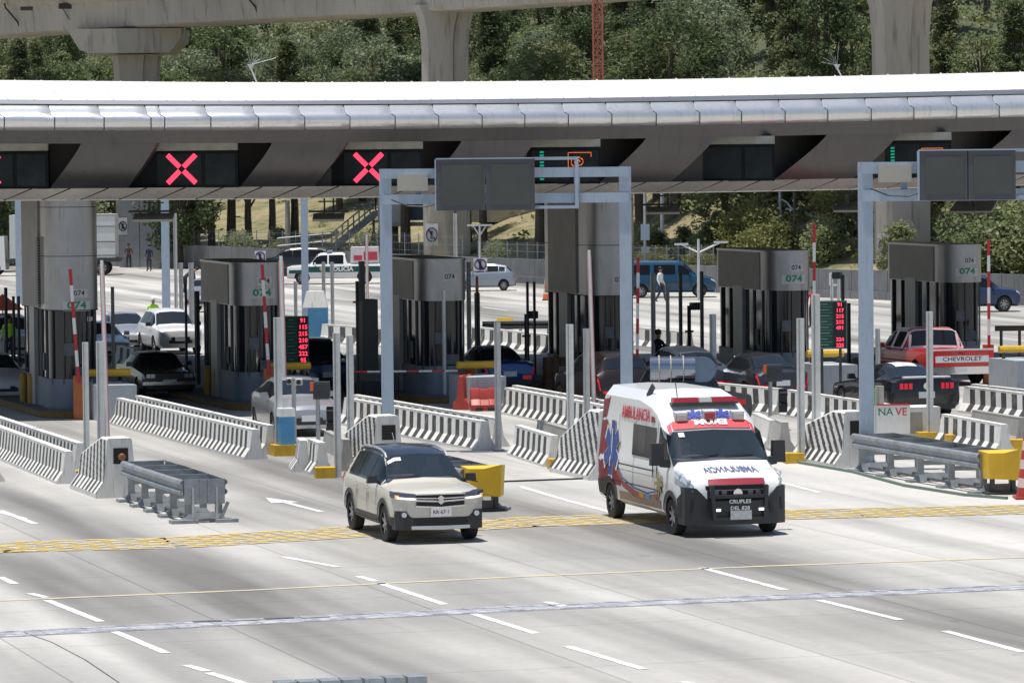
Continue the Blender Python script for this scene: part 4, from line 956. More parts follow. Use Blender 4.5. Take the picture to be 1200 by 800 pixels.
for px, yt, yb, w_, m, lab in ((133, 336, 430, 4, galv, 'slim grey post left of the silver sedan'), (207, 250, 400, 4, lightg, 'tall slim pale post above the white SUV'), (213, 308, 395, 5, galv, 'slim post just right of the tall pale one above the white SUV'), (225, 308, 395, 6, galv, 'slim double-width post left of the second booth'),
        (380, 307, 395, 4, galv, 'slim post in front of the police pickup door'), (390, 307, 395, 4, galv, 'slim post in front of the police pickup bed'), (347, 330, 398, 4, galv, 'slim dull post left of the toll price board'), (8, 337, 430, 4, dark, 'black thin post at the far left'), (17, 347, 440, 3.4, dark, 'black thin post, second from the far left'), (23, 347, 440, 3.4, dark, 'black thin post, third from the far left'),
        (550, 307, 420, 5, lightg, 'slim pale post left of the grey hatchback'), (560, 343, 445, 6, dgrey, 'dark post with an orange marker on top'), (619, 330, 440, 3, dark, 'black twin post behind the blue car, left of two'), (627, 330, 440, 3, dark, 'black twin post behind the blue car, right of two'),
        (766, 320, 432, 5, galv, 'slim grey post before the blue van wheel'), (783, 333, 432, 4, galv, 'slim grey post before the blue van door'), (798, 320, 425, 4, dgrey, 'thin dark post before the blue van nose'), (823, 318, 430, 4, dgrey, 'thin dark post right of the blue van'), (232, 341, 452, 6, dark, 'black equipment post right of the white SUV'),
        (219, 333, 452, 3, dark, 'thin black rod before the white SUV windscreen'), (938, 320, 400, 4, galv, 'slim grey post overlapping the fifth booth number'), (1008, 370, 440, 3, dark, 'thin black post left of the rightmost booth'), (995, 355, 425, 4, dgrey, 'thin dark post right of the price board'), (521, 340, 470, 4, lightg, 'slim pale post in front of the third booth number'), (1141, 333, 436, 7, dgrey, 'dark square duct in front of the rightmost booth'), (886, 300, 430, 3, dgrey, 'thin dark rod'),
        (305, 345, 476, 4, galv, 'slim post in front of the second booth number'), (975, 325, 372, 3, lightg, 'short pale rod before the wall left of the right gantry post'), (983, 322, 372, 3, lightg, 'second short pale rod before the wall'), (88, 357, 484, 4, galv, 'slim post in front of the leftmost booth')):
    if px == 886: continue
    chan(px, yt, yb, w_, lab, m, group=G2, name='slim_post')
# pale pink-edged tall lane poles
def pinkpole(px, yt, yb, w_, lab, xt=None):
    b = G(px, yb); s_ = SC(b); W = w_/s_; H = ZAT(b, yt); t = thing('striped_pole', lab, 'pole', b, 0, 'white poles with red edges'); dx = ((xt or px)-px)/s_
    mb = MB(); mb.bar((0, 0, 0), (dx, 0, H), W*.55, W*.8); mb.build('shaft', white, t, smooth=0)
    mb = MB(); mb.bar((-W*.36, 0, 0), (dx-W*.36, 0, H*.97), W*.16, W*.86); mb.bar((W*.36, 0, 0), (dx+W*.36, 0, H*.97), W*.16, W*.86); mb.build('red_edge', pinkp, t, smooth=0)
pinkpole(127, 305, 545, 6, 'tall white pole with faded red edges behind the left white end block', 122.5)
pinkpole(334, 300, 500, 7, 'tall white pole with faded red edges beside the left toll price board', 331.5)
pinkpole(697, 293, 500, 6, 'tall white pole with faded red edges before the big middle column', 692)
pinkpole(431, 275, 400, 4, 'distant white pole with faded red edges before the police pickup bed')
chan(535, 250, 400, 4, 'thin pale pole rising behind the third booth', lightg, group=G2, name='slim_post')
# boxes with cameras
def cambox(px, yb, yt, lab, cams):
    b = G(px, yb); H = ZAT(b, yt); t = thing('camera_post', lab, 'camera post', b, 0, 'short camera posts'); mb = MB(); mb.box((0, 0, H/2), (.11, .11, H)); mb.build('shaft', galv, t, smooth=0)
    for x, z, w_ in cams:
        mb = MB(); mb.box((x, -.15, H+z), (w_, .4, .16)); mb.cyl((x, -.36, H+z), (x, -.34, H+z), .06, n=10, mi=1); mb.build('camera', [mat('camera_white', (.6, .6, .58), .5), dark], t, smooth=0)
cambox(345, 519, 446, 'short post with two small cameras in front of the silver hatchback', [(.14, -.02, .18), (-.1, .0, .12)])
cambox(865, 462, 424, 'short post with a white camera box just above the ambulance roof', [(.2, -.08, .45), (-.05, .1, .15)])
def arm_eq(px, yb, yt, lab, flip=1):
    b = G(px, yb); H = ZAT(b, yt); t = thing('sensor_post', lab, 'sensor post', b, 0, 'dark sensor posts'); mb = MB(); mb.box((0, 0, H/2), (.13, .13, H)); mb.box((0, 0, H*.55), (.3, .1, .07)); mb.build('shaft', dark, t, smooth=0)
    mb = MB(); mb.box((flip*.22, -.1, H-.02), (.34, .3, .26), R(20*flip)); mb.build('sensor', dark, t, smooth=0)
arm_eq(808, 425, 358, 'black sensor post with a tilted head below the blue van')
arm_eq(617, 425, 368, 'black sensor post with a round head left of the middle booth')
arm_eq(988, 402, 322, 'black camera pole before the wall left of the right gantry post', -1)
# traffic lights with dark boxes
def traffic(px, yb, ybox, lab, flip=1):
    b = G(px, yb); H = ZAT(b, ybox); t = thing('traffic_light', lab, 'traffic light', b, 0, 'small lane traffic lights')
    mb = MB(); mb.cyl((0, 0, 0), (0, 0, H-.35), .055, n=8); mb.build('pole', galv, t)
    mb = MB(); mb.box((.1, 0, H-.22), (.42, .3, .44)); 
    for k in range(5): mb.box((.1, -.16, H-.05-.08*k), (.42, .03, .02))
    mb.build('control_box', dgrey, t, smooth=0)
    mb = MB(); mb.box((.33, 0, H-.95), (.22, .25, .62))
    for k in range(2):
        zc = H-.8-.3*k; mb.add([(.24, -.12, zc+.1), (.24, -.3, zc+.06), (.24, -.12, zc-.05), (.44, -.12, zc+.1), (.44, -.3, zc+.06), (.44, -.12, zc-.05)], [(0, 1, 4, 3), (0, 2, 1), (3, 4, 5)])
    mb.build('signal_head', dark, t, smooth=0)
    mb = MB(); mb.box((-.14, -.1, H-.12), (.09, .12, .22)); mb.build('amber_lens', orange, t, smooth=0)
traffic(373, 521, 447, 'small traffic light with a dark box in front of the silver hatchback')
traffic(903, 504, 427, 'small traffic light with a dark box just right of the ambulance roof')
# blue and white box
p = G(334, 534); t = thing('control_cabinet', 'pale blue control box with white top on a yellow footing by small striped blocks', 'cabinet', p, TH); mb = MB(); mb.box((0.06, .2, .62), (.36, .5, .70)); mb.build('body', bluebx, t, smooth=0)
mb = MB(); mb.box((0.06, .2, 1.06), (.40, .54, .20), taper=.95); mb.build('top', white, t, smooth=0); mb = MB(); mb.box((0, .2, .135), (.55, .6, .27)); mb.build('footing', yellow, t, smooth=0)
p = G(373, 400); t = thing('control_cabinet', 'pale blue cabinet with white cover beyond the booths right of the left price board', 'cabinet', p, 0); mb = MB(); mb.box((0, 0, .75), (.8, .6, 1.3)); mb.build('body', bluebx, t, smooth=0); mb = MB(); mb.box((-.1, 0, 1.7), (1.0, .8, .65), taper=.7); mb.build('top', white, t, smooth=0)
# yellow footings on their own
for px, py, w_, lab in ((1120, 522, .5, 'yellow concrete footing behind the right guardrail'), (1188, 528, .7, 'yellow concrete footing above the right nose bag'), (560, 478, .4, 'x')):
    if lab == 'x': continue
    p = G(px, py); mb = MB(); mb.box((0, 0, .14), (w_, .5, .28)); o = mb.build('yellow_footing', yellow, smooth=0, loc=p); tag(o, lab, 'footing')
# toll price boards
def board(px, yb, y0, y1, w_, rows, lab):
    b = G(px, yb); s_ = SC(b); z1 = ZAT(b, y0); z0 = ZAT(b, y1); W = w_/s_; t = thing('price_board', lab, 'sign board', b, 0, 'toll price boards')
    mb = MB(); mb.box((-W*.3, .06, z0/2), (.08, .08, z0)); mb.box((W*.3, .06, z0/2), (.08, .08, z0)); mb.build('post', dgrey, t, smooth=0)
    H = z1-z0; mb = MB(); mb.box((0, .06, z0+H/2), (W, .1, H)); mb.build('panel', greenb, t, smooth=0)
    mb = MB(); mb.box((0, .04, z1), (W+.02, .13, .035)); mb.box((0, .04, z0), (W+.02, .13, .035)); mb.box((-W/2, .04, z0+H/2), (.03, .13, H)); mb.box((W/2, .04, z0+H/2), (.03, .13, H)); mb.build('frame', mat('board_frame', (.10, .16, .14), .5), t, smooth=0)
    mb = MB(); x0 = W*.13
    mb.box((W*.27, .005, z0+H*.5), (W*.42, .012, H*.96)); mb.build('led_panel', dark, t, smooth=0)
    mb = MB(); n = len(rows); mw = MB()
    for k, r_ in enumerate(rows):
        z = z1-H*(k+.6)/(n+.1)
        if r_: text(mb, r_, H/n*.88, lambda u, v: (W*.29+u, -.006, z+v), bold=.03)
        mw.box((-W*.22, .006, z+H/n*.12), (W*.36*(0.6+.4*((k*7) % 3)/2), .01, .018)); mw.box((-W*.22, .006, z-H/n*.38), (W*.52, .01, .006))
    mb.build('red_digits', led, t, smooth=0); mw.build('white_lettering', mat('dim_lettering', (.35, .42, .40), .6), t, smooth=0)
board(348, 470, 371, 426, 28, ['91', '115', '215', '210', '457', '222', '95'], 'green toll price board with red digits on the left, above the silver hatchback')
board(974.5, 470, 353, 408, 36, ['91', '117', '215', '215', '491', '', '224', '225'], 'green toll price board with red digits on the right, between two posts')
# boom gates
def boom(b, L, ang, lab, px, body=True, n=7, w_=.09, lean=0):
    p = G(*b); t = thing('boom_gate', lab, 'boom gate', p, 0, 'boom gates')
    if body:
        mb = MB(); mb.box((0, .2, .62), (.32, .35, 1.24)); mb.build('housing', mat('orange_housing', (.45, .13, .03), .5, var=.2), t, smooth=0)
    z0 = 1.05; dx = math.sin(ang); dz = math.cos(ang)
    for m_, nm in ((0, 'red_band'), (1, 'white_band')):
        mb = MB()
        for k in range(n):
            if k % 2 == m_: mb.bar((dx*L*k/n, -.05, z0+dz*L*k/n), (dx*L*(k+1)/n, -.05, z0+dz*L*(k+1)/n), w_, .05)
        mb.build(nm, redpt if m_ == 0 else white, t, smooth=0)
boom((93, 492), 3.2, -R(3.5), 'raised red and white boom in front of the leftmost booth number', 0)
boom((316, 482), 3.2, -R(3), 'raised red and white boom in front of the second booth', 0)
boom((552, 476), 3.4, -R(90), 'lowered horizontal red and white boom across the lane of the third booth', 0, n=9)
boom((747, 468), 3.2, R(1), 'raised red and white boom right of the big middle column', 0)
boom((954, 458), 4.1, R(0.5), 'raised red and white boom between the fifth booth and the right price board', 0)
boom((1159, 450), 3.5, R(0), 'raised red and white boom right of the rightmost booth', 0)
# red plastic barriers
def redbar(px, py, w_, h_, rz, lab, lean=0):
    p = G(px, py); t = thing('plastic_barrier', lab, 'plastic barrier', p, rz, 'red plastic barriers'); mb = MB(); hw = w_/2
    pr = [(-.28, 0), (-.28, .18), (-.13, .34), (-.09, h_*.9), (-.05, h_), (.05, h_), (.09, h_*.9), (.13, .34), (.28, .18), (.28, 0)]
    sects = [(-hw, .85), (-hw+.1, 1), (-hw*.35, 1), (-hw*.3, .9), (hw*.3, .9), (hw*.35, 1), (hw-.1, 1), (hw, .85)]; n = len(pr)
    vs = [(x, y*s_+lean*z, z*(1 if s_ == 1 else .96)) for x, s_ in sects for y, z in pr]
    mb.add(vs, [(i*n+j, (i+1)*n+j, (i+1)*n+(j+1) % n, i*n+(j+1) % n) for i in range(len(sects)-1) for j in range(n)]+[tuple(range(n-1, -1, -1)), tuple(range((len(sects)-1)*n, len(sects)*n))])
    mb.build('shell', redp, t, smooth=30); mb = MB(); mb.box((-hw*.45, -.29, .05), (.2, .06, .09)); mb.box((hw*.45, -.29, .05), (.2, .06, .09)); mb.build('fork_slot', dark, t, smooth=0)
redbar(547, 479, 1.1, 1.0, R(72), 'taller red plastic barrier turned sideways, left of the pair')
redbar(567, 481, .78, .66, R(8), 'lower red plastic barrier facing the camera, right of the pair')
# cones
def cone(px, py, h, lab, r=.18, rings=2):
    p = G(px, py); t = thing('traffic_cone', lab, 'cone', p, 0); mb = MB(); mb.box((0, 0, .03), (r*2.3, r*2.3, .05)); mb.build('base', dark if r < .2 else redp, t, smooth=0)
    mb = MB(); n = 4 if rings > 2 else 2; zz = [.05+(h-.05)*i/(2*n) for i in range(2*n+1)]
    for i in range(2*n): r0 = r*(1-.72*i/(2*n)); r1 = r*(1-.72*(i+1)/(2*n)); mb.cyl((0, 0, zz[i]), (0, 0, zz[i+1]), r0, r1, 14, 1 if i % 2 else 0, cap=False)
    mb.cyl((0, 0, h), (0, 0, h+.03), r*.28, r*.2, 10, 0)
    mb.build('body', [orange if r < .2 else redp, mat('reflective_band', (.65, .5, .45), .5)], t, smooth=0)
cone(640, 352, 1.15, 'orange traffic cone standing on the far road right of the grey hatchback')
cone(1206, 584, 1.6, 'large red banded channelizer cone at the right edge of the photo', .27, 4)
p = G(560, 443); b = Vector((p.x, p.y, ZAT(p, 343))); t = thing('orange_marker', 'orange flexible marker on top of the dark post near the grey hatchback', 'marker', b); mb = MB(); mb.cyl((0, 0, 0), (0, 0, .55), .055, .04, 8); mb.cyl((0, 0, .15), (0, 0, .22), .062, n=8, mi=1); mb.build('body', [orange, white], t)
# yellow bollards by the booths
for px, py, lab in ((28, 478, 'left of the leftmost booth, outer'), (37, 480, 'left of the leftmost booth, inner'), (244, 470, 'left of the second booth, outer'), (255, 472, 'left of the second booth, inner'), (652, 455, 'left of the middle booth'), (1053, 440, 'left of the rightmost booth')):
    p = G(px, py); mb = MB(); mb.cyl((0, 0, 0), (0, 0, 1.0), .11, n=12); mb.sph((0, 0, 1.0), .11, 10, sc=(1, 1, .5)); o = mb.build('bollard', mat('bollard_yellow', (.40, .22, .02), .5, var=.2), loc=p); tag(o, 'yellow steel bollard '+lab, 'bollard', 'yellow bollards')
# brown drums next to the middle booth
for k, px in enumerate((643, 652, 661)):
    p = G(px, 458); mb = MB(); mb.cyl((0, 0, .0), (0, 0, 1.05), .19, .17, 12); mb.cyl((0, 0, .3), (0, 0, .36), .2, .2, 12); mb.cyl((0, 0, .7), (0, 0, .76), .195, .195, 12); o = mb.build('bollard', mat('rusty_bollard', (.20, .11, .06), .7, var=.3), loc=p); tag(o, ['left', 'middle', 'right'][k]+' of three stout brown bollards beside the middle booth', 'bollard', 'brown bollards')
# dark cabinet left of third booth
p = G(437, 470); t = thing('dark_cabinet', 'tall dark toll machine cabinet left of the third booth behind the left gantry post', 'cabinet', p, TH); mb = MB(); mb.box((0, .5, 1.95), (.45, .7, 2.2)); mb.box((-.35, .4, 1.9), (.08, .08, 3.4)); mb.box((-.25, .2, 3.6), (.16, .16, 1.2)); mb.box((0, .5, .3), (.5, .6, .6)); mb.build('body', dark, t, smooth=0)

# ================================================================ GANTRIES
def gantry(pxl, yb, pxr, ybr, ytop, wpx, signpx, signy, lab, slab, bracket):
    a = G(pxl, yb); b = G(pxr, ybr); s_ = SC(a); H = ZAT(a, ytop); W = wpx/s_; t = thing('steel_gantry', lab, 'gantry', a, 0, 'pale blue lane gantries')
    d = b-a; H2 = ZAT(b, ytop-(pxr-pxl)*0.0096*0) if False else H
    ux = d.normalized(); L = d.length; rz = math.atan2(d.y, d.x); t.rotation_euler = (0, 0, rz)
    for x in (0, L):
        mb = MB(); mb.box((x, 0, H/2), (W, W*.9, H)); mb.box((x, 0, .02), (W*2, W*2, .04)); o = mb.build('post', bluep, t, smooth=0)
    for z in (H-W*.42, H-W*.42-.63):
        mb = MB(); mb.box((L/2, -.04, z), (L+W*.6, W*.95, W*.82)); mb.build('beam', bluep, t, smooth=0)
    for x in (L*.13+.05, L*.80+.0, L*.36, L*.58):
        mb = MB(); mb.box((x, .0, H-.42), (.14, .14, .5)); mb.build('brace', bluep, t, smooth=0)
    # sign
    D = min(a.y, b.y)-.45; x0 = AT(signpx[0], 210, D).x; x1 = AT(signpx[1], 210, D).x; z1 = AT(signpx[0], signy[0], D).z; z0 = AT(signpx[0], signy[1], D).z
    sg = thing('message_sign', slab, 'electronic sign', ((x0+x1)/2, D, z0), 0, 'dark message signs on gantries'); Ws = x1-x0; Hs = z1-z0; mb = MB()
    mb.box((-Ws/4, 0, Hs/2), (Ws/2-.02, .3, Hs)); mb.box((Ws/4, 0, Hs/2), (Ws/2-.02, .3, Hs)); mb.build('housing', mat('sign_housing', (.085, .09, .10), .55, .2), sg, smooth=0)
    mb = MB()
    for c in (-Ws/4, Ws/4): mb.box((c+.02, -.155, Hs/2), (Ws/2-.22, .02, Hs-.26))
    mb.build('screen', mat('sign_screen', (.075, .08, .075), .6, var=.12, scale=1.5), sg, smooth=0)
    mb = MB(); mb.box((0, -.02, Hs+.015), (Ws, .3, .03)); mb.box((-Ws/2-.015, 0, Hs/2), (.03, .3, Hs)); mb.build('edge', bluep, sg, smooth=0)
    mb = MB(); zb = .0
    if bracket:
        xo = AT(bracket, 210, D).x-(x0+x1)/2
        for z in (.06, Hs-.0): mb.bar((Ws/2, .2, z), (xo, .2, z), .075)
        mb.bar((xo, .2, .02), (xo, .2, Hs+.04), .09); mb.build('bracket', bluep, sg, smooth=0)
    mb = MB(); mb.box((-Ws*.74, .25, Hs*.55), (.75, .15, .4)); mb.build('rear_box', mat('lamp_beige', (0.42, 0.40, 0.34), 0.6), sg, smooth=0)
    mb = MB(); q = [Vector((-Ws/2-1.1, .0, .28)), Vector((-Ws/2-.7, 0, .12)), Vector((-Ws/2-.25, 0, .1)), Vector((-Ws/2, 0, .18))]; mb.tube(q, .018, 5); mb.build('cable', dark, sg)
    return t
gantry(455, 530, 735, 527.3, 198, 14, (511, 627), (187, 247), 'pale blue steel gantry over the lane behind the beige SUV', 'two-panel dark message sign on the middle gantry', 676)
gantry(1016, 551, 1344, 548, 190, 16.5, (1077, 1190), (177, 235), 'pale blue steel gantry at the right with its far post outside the photo', 'two-panel dark message sign on the right gantry', 1225)
# far-side pale blue posts
for px, yb, yt, w_, lab in ((24, 356, 200, 9, 'pale blue tall post left of the leftmost column'), (195, 372, 200, 9, 'pale blue tall post above the silver sedan'), (358, 372, 200, 8, 'pale blue tall post in front of the police pickup'), (733, 372, 215, 7, None)):
    if lab is None: continue
    b = G(px, yb); s_ = SC(b); H = 6.6; t = thing('gantry_post', lab, 'post', b, 0, 'pale blue posts of the exit side'); mb = MB(); mb.box((0, 0, H/2), (w_/s_, w_/s_, H)); mb.build('shaft', bluep, t, smooth=0); mb = MB(); mb.box((0, 0, .03), (w_/s_*1.8, w_/s_*1.8, .06)); mb.build('base_plate', galvd, t, smooth=0)
# street lamps
def lamp(px, yb, yt, arms, lab, D=None, thick=.09, col=None):
    b = G(px, yb) if D is None else Vector((AT(px, 250, D).x, D, terr(AT(px, 250, D).x, D))); zt = ZAT(b, yt); t = thing('street_lamp', lab, 'street lamp', b, 0, 'street lamps behind the plaza'); s_ = SC(b); mb = MB(); H = zt-b.z; mb.cyl((0, 0, 0), (0, 0, H), thick, thick*.7, 8); mb.build('pole', col or lightg, t)
    for pts in arms:
        mb = MB(); q = [Vector((x/s_, 0, H-y/s_)) for x, y in pts]; mb.tube(q, thick*.6, 6); mb.build('arm', col or lightg, t)
        mb = MB(); e = q[-1]; mb.box(e, (.7, .25, .1), 0); mb.build('lamp_head', lightg, t, smooth=0)
lamp(819, 352, 280, [[(0, 16), (-20, 6)], [(0, 16), (26, 4)]], 'two-armed pale street lamp behind the wall above the blue van')
lamp(914, 330, 225, [[(0, 8), (8, 12), (14, 20)]], 'tall pale street lamp with a curved arm behind the fifth booth', D=235)
lamp(1135, 330, 290, [[(0, 5), (-10, -8), (-35, -24)]], 'curved street lamp arm behind the rightmost booth', D=225)
lamp(1172, 335, 312, [[(0, 5), (30, -8)], [(0, 6), (-16, 0)]], 'low two-armed street lamp at the right edge beyond the wall', D=222)
lamp(271, 330, 250, [[(0, 12), (5, 4)]], 'slim pale pole with a short arm among the trees at left', D=302)
lamp(562, 330, 262, [[(0, 14), (8, 2)], [(0, 14), (-8, 2)]], 'small pale forked pole behind the grey hatchback', D=255)
lamp(776, 340, 225, [], 'white weathered pole among the trees above the blue van', D=245, thick=.14)
lamp(337, 320, 235, [], 'grey concrete pole among the trees left of the stairs', D=292, thick=.22, col=concrete)
lamp(931, 330, 225, [], 'dark pole right of the tall pale street lamp', D=232, thick=.1, col=dgrey)
p = AT(705, 275, 246); 
b = AT(776-20, 272, 240); t = thing('hanging_sign', 'small white and blue plate on a pole beyond the wall above the blue van', 'sign', (b.x, 240, 0)); mb = MB(); mb.cyl((0, 0, 0), (0, 0, 7.5), .09, n=8); mb.build('pole', galv, t); mb = MB(); mb.box((0, -.12, b.z), (.5, .05, .9)); mb.box((0, -.12, b.z-1.0), (.45, .05, .35)); mb.build('plate', [mat('pale_blue_plate', (.35, .42, .50), .5)], t, smooth=0)
# ================================================================ HILLFOOT: stairs, gate house, small building, fence
stm = mat('stair_steel', (.16, .17, .18), .5, .4)
t0 = AT(395, 290, 285); t = thing('steel_stairs', 'grey steel footbridge stairs with railings climbing right behind the police pickup', 'stairs', (t0.x, 285, 1.0)); mb = MB(); x1 = AT(440, 250, 285); x0 = AT(388, 292, 285)
A = Vector((0, 0, 0)); B = Vector((x1.x-t0.x, 0, x1.z-1.0)); A = Vector((x0.x-t0.x, 0, x0.z-1.0)); C_ = B+Vector((3.0, 0, 0))
mb.bar(A, B, .12, .45); mb.bar(A+Vector((0, 1.4, 0)), B+Vector((0, 1.4, 0)), .12, .45); mb.bar(B, C_, 1.6, .4)
n = 12
for i in range(n): q = A.lerp(B, i/n); mb.box((q.x+.1, .7, q.z+.1), (.35, 1.4, .06))
mb.build('flight', stm, t, smooth=0); mb = MB()
for y in (0, 1.4):
    for dz in (.55, 1.05): mb.tube([A+Vector((-3.6, y, dz-.3)), A+Vector((0, y, dz)), B+Vector((0, y, dz)), C_+Vector((0, y, dz))], .04, 5)
    for i in range(9): q = A.lerp(B, i/8); mb.bar(q+Vector((0, y, 0)), q+Vector((0, y, 1.05)), .05)
    for i in range(4): q = B.lerp(C_, i/3); mb.bar(q+Vector((0, y, 0)), q+Vector((0, y, 1.05)), .05)
    for i in range(5): q = A+Vector((-3.6+.8*i, y, 0)); mb.bar(q+Vector((0, 0, -1.2)), q+Vector((0, 0, .75)), .05)
mb.build('railing', mat('railing_steel', (.20, .21, .21), .5, .4), t, smooth=0)
mb = MB()
for q in (.15, .55, .95): w_ = A.lerp(B, q); mb.bar(Vector((w_.x, .7, -1.0)), w_+Vector((0, .7, 0)), .16)
mb.build('support', stm, t, smooth=0)
b = AT(463, 250, 284); t = thing('bridge_landing', 'raised white and blue-clad footbridge landing left of the middle viaduct pillar', 'footbridge', (b.x, 284, 0)); z0 = AT(463, 261, 284).z; mb = MB()
mb.box((-.3, 1, z0+1.6), (1.7, 2, 3.2)); mb.build('white_wall', mat('offwhite', (.42, .42, .42), .7), t, smooth=0); mb = MB(); mb.box((1.75, .9, z0+1.75), (2.2, 1.8, 3.2)); mb.build('blue_cladding', mat('blue_cladding', (.05, .09, .14), .5, var=.2, scale=6, stretch=(6, 1, .2)), t, smooth=0)
mb = MB(); mb.box((1.0, 1, z0-.12), (4.2, 2.4, .24)); 
for x in (-.9, 2.4): mb.box((x, 1, z0/2-.2), (.5, .5, z0))
mb.build('deck', concrete, t, smooth=0)
b = AT(598, 255, 285); hz = terr(b.x, 285); t = thing('small_house', 'small cream flat-roofed house among the trees behind the grey hatchback', 'house', (b.x, 285, hz-.3)); mb = MB(); zt = AT(598, 230, 285).z-hz+1.5; mb.box((0, 2, zt/2), (5.2, 4, zt)); mb.build('wall', mat('cream_render', (.55, .50, .42), .8, var=.1), t, smooth=0)
mb = MB(); mb.box((0, 2, zt+.1), (5.8, 4.6, .22)); mb.build('roof', concrete, t, smooth=0)
for x in (-1.5, 1.2):
    mb = MB(); mb.box((x, -.02, zt*.55), (1.6, .06, 1.5)); f = mb.build('window', white, t, smooth=0); mb = MB(); mb.box((x, -.06, zt*.55), (1.35, .03, 1.25)); mb.build('pane', glassd, f, smooth=0)
def fence(pa, pb, h, lab, off=1.2):
    n = 22; t = thing('mesh_fence', lab, 'fence', (0, 0, 0)); pts = []
    for i in range(n+1):
        x = pa+(pb-pa)*i/n; y = wall_y(x)+off; pts.append(Vector((x, y, terr(x, y))))
    mb = MB()
    for p in pts: mb.bar(p-Vector((0, 0, .3)), p+Vector((0, 0, h)), .07)
    mb.build('post', galvd, t, smooth=0); mb = MB()
    for a, b in zip(pts, pts[1:]):
        for k in range(5): mb.bar(a+Vector((0, 0, h*(k+.6)/5)), b+Vector((0, 0, h*(k+.6)/5)), .018)
        for k in range(8): q = a.lerp(b, k/8); mb.bar(q+Vector((0, 0, .1)), q+Vector((0, 0, h)), .012)
    mb.build('mesh', galvd, t, smooth=0)
fence(-24, -3, 2.3, 'wire mesh fence behind the roadside wall left of the middle viaduct pillar')
fence(-2, 11, 2.0, 'wire mesh fence behind the roadside wall right of the middle viaduct pillar')
# black rail fence at the right near the booths & guardrail beyond the middle booth
p = G(1195, 440); t = thing('pipe_railing', 'dark pipe railing behind the white plinth at the right edge', 'railing', p); mb = MB(); mb.cyl((-.8, 0, 1.55), (1.6, 0, 1.55), .09, n=8); 
for x in (-.6, 0, .6, 1.2): mb.cyl((x, 0, 0), (x, 0, 1.5), .05, n=6)
mb.build('rail', mat('dark_brown_steel', (.06, .04, .03), .6), t)
p = G(625, 403); t = thing('guardrail', 'low grey guardrail beam beyond the booths left of the middle column', 'guardrail', p); mb = MB(); 
for s_ in (0, .9): wbeam(mb, 0, -2, 2, .75, 1)
mb.v = [(v[1], v[0]+0, v[2]) for v in mb.v]; mb.f = [f[::-1] for f in mb.f]; mb.build('rail', galvd, t, smooth=30); mb = MB()
for x in (-1.6, -.5, .6, 1.7): mb.box((x, .1, .4), (.12, .12, .8))
mb.build('post', galvd, t, smooth=0)
mb = MB(); mb.box((-1.1, .1, .98), (.7, .4, .12), taper=.8); o = mb.build('yellow_cover', yellow, t, smooth=0)
# foreground: grey steel edge piece at the bottom of the photo
p = G(405, 799); t = thing('light_bar', 'clear vehicle roof light bar cut by the bottom edge of the photo', 'light bar', (p.x, p.y, 0))
a = G(330, 806, 2.2); b = G(490, 792, 2.2); t.location = a; d = b-a; t.rotation_euler = (0, 0, math.atan2(d.y, d.x)); L = d.length
mb = MB()
for i in range(7): mb.box((L*(i+.5)/7, 0, 0), (L/7-.02, .28, .10), taper=.9)
mb.build('lens', mat('pale_clear_lens', (.50, .56, .58), .2, .3), t, smooth=0); mb = MB(); mb.box((L/2, 0, -.07), (L, .24, .05)); mb.build('base', dgrey, t, smooth=0)
